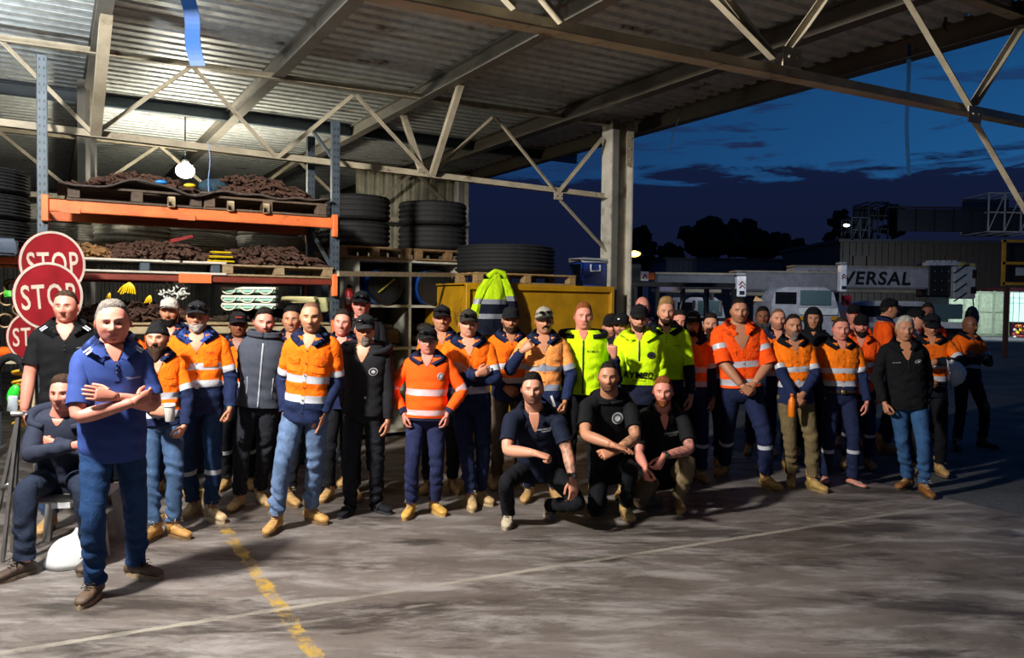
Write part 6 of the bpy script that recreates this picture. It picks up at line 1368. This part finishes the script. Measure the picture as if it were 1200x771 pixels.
# ------------------------------------------------------------ the yard outside
BX = lambda b, px0, py0, px1, py1, Y, d, m=0, bev=0: b.box((at(px0, py0, Y) + at(px1, py1, Y)) / 2 + A3(0, d / 2, 0), (abs(at(px1, py0, Y)[0] - at(px0, py0, Y)[0]), d, abs(at(px0, py0, Y)[2] - at(px0, py1, Y)[2])), None, m, bev)
def gbox(b, px0, py0, px1, Y, d, m=0):   # from a skyline pixel down to the ground
    a = at(px0, py0, Y); c = at(px1, py0, Y); b.box(((a[0] + c[0]) / 2, Y + d / 2, a[2] / 2), (c[0] - a[0], d, a[2]), None, m)
def bldg(label, px0, py0, px1, Y, d, col, ribs=0, parts=()):
    a = at(px0, py0, Y); t = thing('building', label, 'building', A3((at(px0, py0, Y)[0] + at(px1, py0, Y)[0]) / 2, Y, 0))
    b = MB(); gbox(b, px0, py0, px1, Y, d)
    if ribs:
        for i in range(ribs): p = px0 + (px1 - px0) * (i + .5) / ribs; q = at(p, py0, Y); b.box((q[0], Y - .05, q[2] / 2), (.12, .1, q[2]))
    mk('wall', b, mat('paint', col), t, smooth=False); b = MB(); c = at(px1, py0, Y); b.box(((a[0] + c[0]) / 2, Y + d / 2, a[2] + .1), (c[0] - a[0] + .5, d + .5, .25)); mk('roof', b, mat('paint', '#2c2e33'), t, smooth=False); return t
bldg('long low dark grey building on the skyline below the tree clump', 781, 304, 924, 92, 12, '#4b4d58', 24)
bldg('low grey building between the trees and the large shed on the right', 948, 291, 978, 82, 6, '#5a5148', 6)
t = bldg('large dark brown industrial building behind the cranes at the right', 985, 283, 1290, 66, 14, '#3a3028', 40)
b = MB(); BX(b, 1052, 246, 1290, 272, 67, .3); mk('parapet', b, mat('paint', '#1c1c22'), t, smooth=False)
b = MB(); 
for i in range(9): BX(b, 1052 + i * 22, 244, 1053 + i * 22, 272, 66.8, .1)
BX(b, 1040, 243, 1290, 245, 66.8, .1); mk('railing', b, mat('paint', '#241c18'), t, smooth=False)
for (x0, x1) in ((1000, 1012), (1016, 1024), (1108, 1118)): b = MB(); BX(b, x0, 300, x1, 335, 65.8, .2); mk('door_panel', b, mat('paint', '#3c2f26'), t, smooth=False)
def scaffold(px0, py0, px1, py1, Y, d, label, col, nx=2, nz=2, name='scaffold_tower', fill=None):
    t = thing(name, label, 'scaffold', at((px0 + px1) / 2, py1, Y)); b = MB(); a = at(px0, py0, Y); c = at(px1, py1, Y); m = mat('paint', col); w_ = .045 * Y / 30
    for yy in (0, d):
        for i in range(nx + 1): x = a[0] + (c[0] - a[0]) * i / nx; b.bar((x, a[1] + yy, c[2]), (x, a[1] + yy, a[2]), w_, w_, up=(1, 0, 0))
        for k in range(nz + 1): z = c[2] + (a[2] - c[2]) * k / nz; b.bar((a[0], a[1] + yy, z), (c[0], a[1] + yy, z), w_, w_)
        for i in range(nx): x = a[0] + (c[0] - a[0]) * i / nx; x2 = a[0] + (c[0] - a[0]) * (i + 1) / nx; b.bar((x, a[1] + yy, c[2]), (x2, a[1] + yy, a[2]), w_ * .7, w_ * .7)
    for i in range(nx + 1):
        for k in range(nz + 1): x = a[0] + (c[0] - a[0]) * i / nx; z = c[2] + (a[2] - c[2]) * k / nz; b.bar((x, a[1], z), (x, a[1] + d, z), w_, w_)
    mk('frame', b, m, t, smooth=False)
    if fill: b = MB(); b.box(((a[0] + c[0]) / 2, a[1] + d - .1, (a[2] + c[2]) / 2), (c[0] - a[0], .03, a[2] - c[2])); mk('mesh_panel', b, mat('paint', fill), t, smooth=False)
    return t
scaffold(998, 255, 1018, 284, 66.5, 2, 'thin pale scaffold cage on the roof left of the skyline', '#4a4c54', 2, 2)
scaffold(1018, 237, 1040, 284, 69, 3, 'dark scaffold tower rising above the industrial roof', '#2e3038', 2, 3, fill='#14161c')
scaffold(1159, 226, 1215, 272, 66.5, 4, 'pale wire cage on the roof at the right edge', '#b0a8a4', 3, 2, fill='#3a3a48')
# trees
def tree(px, py, w, h, Y, label, seed):
    q = random.Random(seed); c = at(px, py, Y); k = Y / FPX; t = thing('tree', label, 'tree', A3(c[0], Y, 0)); b = MB(); b.tube([A3(c[0], Y, 0), A3(c[0] + .3, Y, c[2] * .5), A3(c[0], Y, c[2])], np.array([.5, .35, .2]), 8); mk('trunk', b, mat('wood', '#2a241c'), t)
    b = MB()
    for i in range(42):
        a = q.random() * 6.28; r = math.sqrt(q.random()); p = c + A3(r * math.cos(a) * w * k / 2, r * math.sin(a) * w * k / 3, (q.random() - .35) * h * k * (1 - r * .6)); s_ = (.10 + .13 * q.random()) * w * k
        n0 = len(b.V); b.ell(p, (s_, s_, s_ * .75), 12); V = b.V[-1]; b.V[-1] = V + (q.random() * .2 + .15) * s_ * np.stack([np.sin(V[:, 1] * 5 / s_ + i), np.sin(V[:, 2] * 6 / s_), np.sin(V[:, 0] * 5 / s_ + 2)], 1)
    mk('foliage', b, mat('rough', '#141a12'), t)
tree(830, 285, 60, 46, 118, 'rounded dark tree at the left of the big skyline clump', 1); tree(880, 288, 70, 42, 128, 'broad dark tree at the right of the big skyline clump', 2); tree(783, 303, 30, 36, 112, 'small dark tree between the street lamp and the big clump', 3)
tree(748, 300, 34, 56, 105, 'dark tree behind the orange street lamp', 4); tree(936, 308, 40, 50, 112, 'low dark tree right of the big clump', 5); tree(984, 275, 26, 60, 90, 'tall narrow dark tree beside the small white wall lamp', 6); tree(1046, 262, 34, 42, 95, 'dark tree behind the scaffold on the roof', 7)
# yard lamps
def street_lamp():
    c = at(742, 297, 45); t = thing('street_lamp', 'orange glowing street lamp just right of the steel column', 'lamp', A3(c[0] - .5, c[1], 0))
    b = MB(); b.tube([A3(c[0] - .45, c[1], 0), A3(c[0] - .45, c[1], c[2] - .5), A3(c[0] - .35, c[1], c[2] - .12), c], .07, 8); mk('pole', b, mat('metal', '#8a8478'), t)
    b = MB(); b.ell(c + A3(.05, 0, .06), (.45, .25, .13), 14); mk('lamp_head', b, mat('metal', '#6a6458'), t); b = MB(); b.ell(c + A3(.05, -.08, -.02), (.36, .25, .18), 14); mk('lens', b, emis('#ffb040', 14.0), t)
street_lamp()
b = MB(); b.ell(at(992, 264, 62), (.26, .15, .12), 12); t = thing('wall_lamp', 'small white lamp glowing before the narrow dark tree', 'lamp', at(992, 264, 62)); mk('lens', b, emis('#e8f0ff', 6.0), t); b = MB(); b.bar(at(992, 262, 62), at(1001, 284, 66.4), .06, .06); mk('bracket', b, galv, t, smooth=False)
# cranes
def wheel(b, c, r=.55, w_=.35): b.lathe([(r * .5, -w_ / 2), (r * .9, -w_ / 2), (r, -w_ * .3), (r, w_ * .3), (r * .9, w_ / 2), (r * .5, w_ / 2)], c, np.array([[0, 0, 1], [1, 0, 0], [0, 1, 0]], float).T @ np.eye(3), 20)
def crane(label, Y, boom, boomcol, cab, plate=None, text=None, head=None, carrier=None):
    x0, y0, x1, y1 = boom; t = thing('mobile_crane', label, 'crane', A3(at((x0 + x1) / 2, 360, Y)[0], Y, 0)); bm = mat('paint', boomcol)
    b = MB(); BX(b, x0, y0, x1, y1, Y, 1.0, 0, .08); mk('boom', b, bm, t, smooth=False)
    b = MB(); BX(b, x0, y1 + 0.5, x1 - 18, y1 + 5, Y + .1, .8, 0, .03); BX(b, x0, y0 - 1.5, x1, y0 + .5, Y + .05, .9); mk('boom_rail', b, mat('paint', '#7d7668'), t, smooth=False)
    if text:
        b = MB(); V, F = textVF(text[0], .03); a = at(text[1], text[3], Y - .02); c = at(text[2], text[3], Y - .02); wd = c[0] - a[0]; hh = text[4] * Y / FPX; vh = V[:, 1].max() - V[:, 1].min()
        b.add(np.stack([V[:, 0] * wd + (a[0] + c[0]) / 2 + V[:, 1] / vh * hh * .12, np.full(len(V), Y - .02), a[2] + V[:, 1] / vh * hh], 1), F); mk('lettering', b, mat('paint', '#0c0c10'), t, smooth=False)
    if plate:
        px0, py0, px1, py1 = plate; b = MB(); BX(b, px0, py0, px1, py1, Y - .35, .3, 0, .03); o = mk('end_plate', b, mat('paint', '#d8d8dc', rough=.3), t, smooth=False)
        cx, cy = (px0 + px1) / 2, (py0 + py1) / 2; s_ = (px1 - px0) * .32; b = MB(); Yp = Y - .36
        for (ax, ay, bx_, by_) in ((-1, .4, 0, -.8), (0, -.8, 1, .4), (-.9, 1.4, 0, .4), (0, .4, .9, 1.4)):
            b.bar(at(cx + ax * s_, cy - 3 + ay * s_, Yp), at(cx + bx_ * s_, cy - 3 + by_ * s_, Yp), .02, .05 * Y / 24, up=(0, 1, 0))
        mk('emblem', b, mat('paint', '#7a1c24'), o, smooth=False)
        b = MB(); b.box(at(cx, py1 - 5, Yp), (.16, .02, .12)); mk('plate_socket', b, mat('paint', '#18181c'), o, smooth=False)
        b = MB(); BX(b, px0 - 1, py0 - 3, px1, py0, Y - .4, .4, 0, .03); mk('end_cap', b, mat('paint', '#8a8a8c'), o, smooth=False)
    if head:
        hx0, hy0, hx1, hy1 = head; b = MB(); BX(b, hx0, hy0, hx1, hy1, Y - .05, 1.1, 0, .06); mk('boom_head', b, mat('paint', '#141416'), t, smooth=False)
        for i in range(4):
            for k in range(3): b = MB(); b.ell(at(hx0 + 8 + i * 8, hy0 + 10 + k * 11, Y - .1), (.05, .04, .05), 8); mk('bolt', b, mat('metal', '#5c5c60'), t)
        b = MB()
        for i in range(11): BX(b, hx0 + i * 3.4, hy0 - 1 - (i % 2) * 2, hx0 + 2.6 + i * 3.4, hy0 + 3, Y - .1, .5)
        mk('rope_guides', b, mat('paint', '#aaaeb4'), t, smooth=False)
        b = MB(); BX(b, hx1 - 8, hy0 + 4, hx1 + 18, hy1 + 2, Y - .3, .7, 0, .04); o = mk('head_block', b, mat('paint', '#9a9ea2', rough=.3), t, smooth=False)
        b = MB()
        for k in range(4): p = at(hx1 - 8, hy0 + 12 + k * 11, Y - .32); q_ = at(hx1 + 6, hy0 + 2 + k * 11, Y - .32); b.bar(p, q_, .02, .13, up=(0, 1, 0))
        BX(b, hx1 + 14, hy0 + 8, hx1 + 18.5, hy0 + 18, Y - .34, .05); BX(b, hx1 + 12, hy0 + 28, hx1 + 18.5, hy0 + 36, Y - .34, .05); mk('chevrons', b, mat('paint', '#1a0f10'), o, smooth=False)
        b = MB(); b.ell(at(hx1 + 1, hy0 + 2, Y), (.24, .3, .13), 14); b.ell(at(hx1 + 12, hy0 + 3, Y), (.16, .3, .12), 14); mk('sheave_guard', b, mat('paint', '#8a8040'), t)
        b = MB(); b.tube([at(hx1 + 14, hy1, Y - .1), at(hx1 + 15, hy1 + 12, Y - .1)], .03, 6); b.ell(at(hx1 + 13, hy1 + 24, Y - .1), (.30, .2, .50), 14); b.tube([at(hx1 + 13 + 5 * math.sin(a), hy1 + 38 - 5 * math.cos(a), Y - .1) for a in np.linspace(0, 4.5, 10)], .05, 6); mk('hook_block', b, mat('paint', '#141416'), t)
    # cab and carrier
    cx0, cy0, cx1, cy1, wx0, wx1 = cab; b = MB(); a = at(cx0, cy0, Y - 1.2); c = at(cx1, cy0, Y - 1.2); zt = a[2]; W_ = c[0] - a[0]
    V = []; prof = [(0, 0.45), (0, zt * .80), (.06, zt * .95), (.2, zt), (.78, zt), (.90, zt * .93), (1.0, zt * .62), (1.02, .45)]
    for yy in (0, 2.2):
        for f, z in prof: V.append((a[0] + f * W_, Y - 1.2 + yy, z))
    n = len(prof); b.add(np.array(V), [tuple(range(n)), tuple(range(n, 2 * n))[::-1]] + [(i, (i + 1) % n, n + (i + 1) % n, n + i) for i in range(n)]); mk('cab', b, mat('paint', '#a8a8b0', rough=.35), t, smooth=False)
    b = MB(); a2 = at(wx0, cy0 + 4, Y - 1.23); c2 = at(wx1, cy0 + 22, Y - 1.23); b.box(((a2[0] + c2[0]) / 2, Y - 1.22, (a2[2] + c2[2]) / 2), (c2[0] - a2[0], .05, a2[2] - c2[2]), bev=.02); mk('windscreen', b, mat('glass', '#52686c', rough=.12), t, smooth=False)
    b = MB(); a3 = at(cx0 + 4, cy0 + 6, Y - 1.23); c3 = at(wx0 - 5, cy0 + 20, Y - 1.23); b.box(((a3[0] + c3[0]) / 2, Y - 1.22, (a3[2] + c3[2]) / 2), (max(.2, c3[0] - a3[0]), .04, a3[2] - c3[2])); mk('side_window', b, mat('glass', '#14161a'), t, smooth=False)
    b = MB(); a4 = at(wx0 - 1, cy0 + 25, Y - 1.26); c4 = at(wx1 + 8, cy0 + 33, Y - 1.26); b.box(((a4[0] + c4[0]) / 2, Y - 1.24, (a4[2] + c4[2]) / 2), (c4[0] - a4[0], .06, a4[2] - c4[2])); mk('bumper', b, mat('paint', '#d4d6d4', rough=.3), t, smooth=False)
    b = MB()
    for px in (wx0 + 3, wx1 + 4): b.box(at(px, cy0 + 37, Y - 1.27), (.24, .05, .14))
    mk('headlight', b, mat('plastic', '#c88c20', rough=.2), t, smooth=False)
    b = MB(); gx0 = at(carrier[0], 380, Y)[0]; gx1 = at(carrier[1], 380, Y)[0]; b.box(((gx0 + gx1) / 2, Y + .6, .95), (gx1 - gx0, 2.2, .55)); mk('carrier_deck', b, mat('paint', '#56565c'), t, smooth=False)
    for i in range(4): b = MB(); wheel(b, A3(gx0 + (gx1 - gx0) * (i + .5) / 4, Y - .45, .55)); mk('wheel', b, mat('rubber', '#18181a'), t)
    return t
crane('mobile crane with black VERSAL lettering on its long pale boom, farthest right', 34, (930, 313, 1092, 338), '#8b8a90', (993, 352, 1104, 0, 1092, 1128), None, ('UNIVERSAL', 946, 1068, 325, 16), (1088, 308, 1126, 348), (940, 1130))
CR2 = crane('mobile crane with grey boom ending in a white emblem plate before the lettered boom', 30, (862, 319, 985, 342), '#6a6a70', (905, 336, 985, 0, 938, 974), (985, 310, 993, 342), None, None, (860, 990))
crane('mobile crane with dark boom and white emblem plate above the big man in orange', 26, (768, 321, 864, 338), '#50525a', (790, 348, 852, 0, 818, 846), (864, 323, 875, 348), None, None, (770, 880))
def small_sign(px0, py0, px1, py1, Y, col, label, name='sign_board'):
    b = MB(); BX(b, px0, py0, px1, py1, Y, .04, 0, .005); tag(mk(name, b, mat('paint', col), smooth=False), label, 'sign')
small_sign(773, 333, 794, 341, 17.5, '#9a94c0', 'pale lavender board above the curly-haired man')
def cabinet():
    t = thing('electrical_cabinet', 'grey cabinet with white emblem panel and orange marker under the street lamp', 'cabinet', A3(at(748, 331, 17.5)[0], 17.5, 0))
    b = MB(); BX(b, 738, 309, 752, 331, 17.5, .8, 0, .03); mk('housing', b, mat('paint', '#33363c'), t, smooth=False)
    b = MB(); a = at(742, 331, 17.6); c = at(748, 331, 17.6); b.box(((a[0] + c[0]) / 2, 17.9, a[2] / 2), (c[0] - a[0], .3, a[2])); mk('post', b, mat('paint', '#33363c'), t, smooth=False)
    b = MB(); BX(b, 751, 318, 760, 329, 17.4, .05); o = mk('panel', b, mat('paint', '#c8c8cc'), t, smooth=False); b = MB()
    for (ax, ay, bx_, by_) in ((753, 326, 755.5, 321), (755.5, 321, 758, 326)): b.bar(at(ax, ay, 17.36), at(bx_, by_, 17.36), .02, .035, up=(0, 1, 0))
    mk('emblem', b, mat('paint', '#a02028'), o, smooth=False)
    b = MB(); BX(b, 760, 319, 768, 328, 17.4, .25, 0, .02); mk('marker', b, mat('plastic', '#b85c1c'), t, smooth=False)
cabinet()
def machine():
    t = thing('trailer_frame', 'dark machine frame with pipes and small plates behind the curly-haired man', 'frame', A3(at(800, 380, 15)[0], 15, 0)); fm = mat('paint', '#22242a')
    b = MB()
    for x in (742, 768, 798, 826, 858): BX(b, x, 338, x + 4, 460, 15, .15)
    BX(b, 738, 331, 862, 336, 15, .2); BX(b, 738, 372, 862, 376, 15, .2); mk('frame_post', b, fm, t, smooth=False)
    b = MB(); P = [at(796, 400, 14.9), at(797, 356, 14.9), at(806, 346, 14.9), at(822, 344, 14.9), at(828, 352, 14.9), at(828, 410, 14.9)]; b.tube(chaikin(np.array(P), 2), .035, 8); mk('pipe', b, mat('metal', '#6a6a70'), t)
    for (x0, y0, x1, y1, c_) in ((832, 343, 837, 352, '#8a8c90'), (843, 352, 846, 366, '#7c7e84'), (831, 364, 838, 374, '#a8acb0'), (812, 352, 815, 362, '#8a8c90'), (832, 378, 838, 398, '#8c9094'), (790, 336, 800, 341, '#9a8a80')):
        b = MB(); BX(b, x0, y0, x1, y1, 14.85, .06, 0, .01); mk('small_plate', b, mat('paint', c_), t, smooth=False)
machine()
b = MB(); BX(b, 990, 346, 998, 358, 29.4, .3, 0, .03); mk('red_marker', b, mat('plastic', '#a01c28'), CR2)
# container, lit office, frame
def container():
    Y = 56; t = thing('shipping_container', 'pale green shipping container under the crane hook', 'container', A3(at(1150, 390, Y)[0], Y, 0)); b = MB(); gbox(b, 1112, 341, 1184, Y, 2.6); mk('body', b, mat('paint', '#93a088'), t, smooth=False)
    b = MB()
    for x in (1113, 1131, 1148, 1165, 1182): p = at(x, 341, Y); b.box((p[0], Y - .03, p[2] / 2), (.16, .08, p[2]))
    for z in (.15, 1.7, at(1140, 341, Y)[2] - .08): b.box((at(1148, 341, Y)[0], Y - .025, z), (at(1184, 341, Y)[0] - at(1112, 341, Y)[0], .06, .10))
    mk('corrugation', b, mat('paint', '#7d8a74'), t, smooth=False)
container()
def office():
    Y = 58; t = thing('site_office', 'site office with a bright lit window at the right edge', 'office', A3(at(1200, 390, Y)[0], Y, 0)); b = MB(); gbox(b, 1177, 337, 1275, Y, 3); mk('wall', b, mat('paint', '#4a2024'), t, smooth=False)
    b = MB(); BX(b, 1181, 343, 1240, 377, Y - .03, .04); o = mk('window', b, emis('#bff0dc', 1.1), t, smooth=False)
    b = MB()
    for x in (1180, 1187, 1194, 1201, 1220): BX(b, x, 342, x + .9, 378, Y - .07, .04)
    for y in (342, 349, 355, 377): BX(b, 1180, y, 1240, y + .7, Y - .07, .04)
    mk('window_frame', b, mat('paint', '#c4d4c8'), o, smooth=False)
office()
def yframe():
    Y = 30; t = thing('gantry_frame', 'yellow steel frame above the site office at the right edge', 'frame', at(1200, 335, Y)); b = MB(); m = mat('paint', '#b8841a')
    for x in (1175, 1226): BX(b, x, 281, x + 3.5, 335, Y, .08)
    for y in (281, 307, 331): BX(b, 1175, y, 1230, y + 3.2, Y, .08)
    mk('bars', b, m, t, smooth=False); b = MB(); BX(b, 1179, 285, 1226, 331, Y + .5, .1); mk('back_panel', b, mat('paint', '#231c14'), t, smooth=False); b = MB(); BX(b, 1191, 313, 1212, 323, Y + .4, .05); mk('notice', b, mat('paint', '#9aa0a0'), t, smooth=False)
    b = MB(); a_ = at(1182, 335, Y); b.box((a_[0], Y + .1, a_[2] / 2), (.14, .14, a_[2])); mk('support', b, mat('paint', '#4a3020'), t, smooth=False)
yframe()
b = MB(); q = random.Random(3); c = at(1197, 388, 54)
for i in range(26): b.ell(c + A3(q.uniform(-.45, .45), q.uniform(-.2, .2), q.uniform(-.45, .45)), (.11,) * 3, 8, None, i % 3)
b.lathe([(.32, -c[2]), (.40, -.32), (.36, -.28)], c, seg=20, m=2)
tag(mk('flower_tub', b, [mat('plastic', '#d8c020'), mat('plastic', '#b8b8b0'), mat('plastic', '#a02c30')]), 'cluster of yellow and white blooms before the site office', 'flowers', kind='stuff')

# ------------------------------------------------------------ sky and light
def world():
    w = bpy.data.worlds.new('dusk'); bpy.context.scene.world = w; w.use_nodes = True; nt = w.node_tree; L = nt.links.new; bg = nt.nodes['Background']
    tc = node(nt, 'ShaderNodeTexCoord'); sep = node(nt, 'ShaderNodeSeparateXYZ'); L(tc.outputs['Generated'], sep.inputs[0]); z = sep.outputs['Z']
    mp = node(nt, 'ShaderNodeMapping'); mp.inputs['Scale'].default_value = (3.2, 3.2, 22); L(tc.outputs['Generated'], mp.inputs[0])
    n = node(nt, 'ShaderNodeTexNoise', Scale=2.0, Detail=8.0, Roughness=.62, Distortion=.4); L(mp.outputs[0], n.inputs[0])
    def rmp(src, a, b_, lo=0., hi=1.): r = node(nt, 'ShaderNodeMapRange'); r.inputs[1].default_value = a; r.inputs[2].default_value = b_; r.inputs[3].default_value = lo; r.inputs[4].default_value = hi; L(src, r.inputs[0]); return r.outputs[0]
    def mix(f, A, B):
        x = node(nt, 'ShaderNodeMix', data_type='RGBA'); L(f, x.inputs['Factor'])
        for k, v in (('A', A), ('B', B)):
            if isinstance(v, str): x.inputs[k].default_value = srgb(v) + (1,)
            else: L(v, x.inputs[k])
        return x.outputs['Result']
    def mth(op, a, c): x = node(nt, 'ShaderNodeMath', operation=op); [L(v, x.inputs[i]) if not isinstance(v, (int, float)) else setattr(x.inputs[i], 'default_value', v) for i, v in enumerate((a, c))]; return x.outputs[0]
    xr = rmp(sep.outputs['X'], -.1, .55)
    clear = mix(rmp(z, .16, .40), mix(xr, '#142f58', '#1d5488'), mix(xr, '#0f2f58', '#0c3866'))
    low = mix(rmp(z, .02, .15), '#12162a', '#111a36')
    zz = mth('ADD', z, rmp(n.outputs[0], .3, .7, -.022, .022))
    sky = mix(rmp(zz, .155, .163), low, clear)
    cl = mth('MULTIPLY', rmp(n.outputs[0], .53, .60), mth('MULTIPLY', rmp(z, .29, .20), mth('MULTIPLY', rmp(z, .15, .166), rmp(sep.outputs['X'], .12, .32, .35, 1.0))))
    sky = mix(cl, sky, '#1b2344')
    L(sky, bg.inputs[0]); bg.inputs[1].default_value = 1.0
world()
def area(name, loc, target, energy, size, col, spread=PI):
    l = bpy.data.lights.new(name, 'AREA'); l.shape = 'DISK'; l.size = size; l.energy = energy; l.color = col; l.spread = spread; o = bpy.data.objects.new(name, l); C.objects.link(o); o.location = loc
    o.rotation_euler = (Vector(target) - Vector(loc)).to_track_quat('-Z', 'Y').to_euler(); return o
area('flood_light', (-3.4, 3.1, 4.3), (2.9, 8.5, 1.3), 740, .35, (1.0, .95, .88))
area('yard_light_far', (4, 19, 6.5), (13, 33, 2.5), 130, .5, (.9, .95, 1.0), rad(70))  # unseen light added to brighten the crane booms
area('yard_light', (31, 50, 4.6), (32, 54, 0), 900, .8, (.85, .95, 1.0))
pl = bpy.data.lights.new('shed_lamp', 'SPOT'); pl.energy = 520; pl.shadow_soft_size = .12; pl.color = (1.0, .93, .74); po = bpy.data.objects.new('shed_lamp', pl); C.objects.link(po); po.location = LP - A3(0, 0, .10); po.rotation_euler = (PI, 0, 0); pl.spot_size = rad(176); pl.spot_blend = .5
p3 = bpy.data.lights.new('shed_lamp_low', 'POINT'); p3.energy = 65; p3.shadow_soft_size = .14; p3.color = (1.0, .93, .74); p3o = bpy.data.objects.new('shed_lamp_low', p3); C.objects.link(p3o); p3o.location = LP - A3(0, 0, .2)
p2 = bpy.data.lights.new('side_lamp', 'SPOT'); p2.energy = 820; p2.shadow_soft_size = .2; p2.color = (.86, .94, 1.0); p2o = bpy.data.objects.new('side_lamp', p2); C.objects.link(p2o); p2o.location = (-5.6, 5.0, 2.9); p2o.rotation_euler = (PI, 0, 0); p2.spot_size = rad(165); p2.spot_blend = .6  # unseen uplight added to brighten the left part of the roof
sp = bpy.data.lights.new('street_light', 'POINT'); sp.energy = 300; sp.color = (1, .6, .25); sp.shadow_soft_size = .3; so_ = bpy.data.objects.new('street_light', sp); C.objects.link(so_); so_.location = at(742, 301, 44.3)
vs = bpy.context.scene.view_settings; vs.view_transform = 'Standard'; vs.look = 'None'; vs.exposure = 0; vs.gamma = 1; vs.use_curve_mapping = False
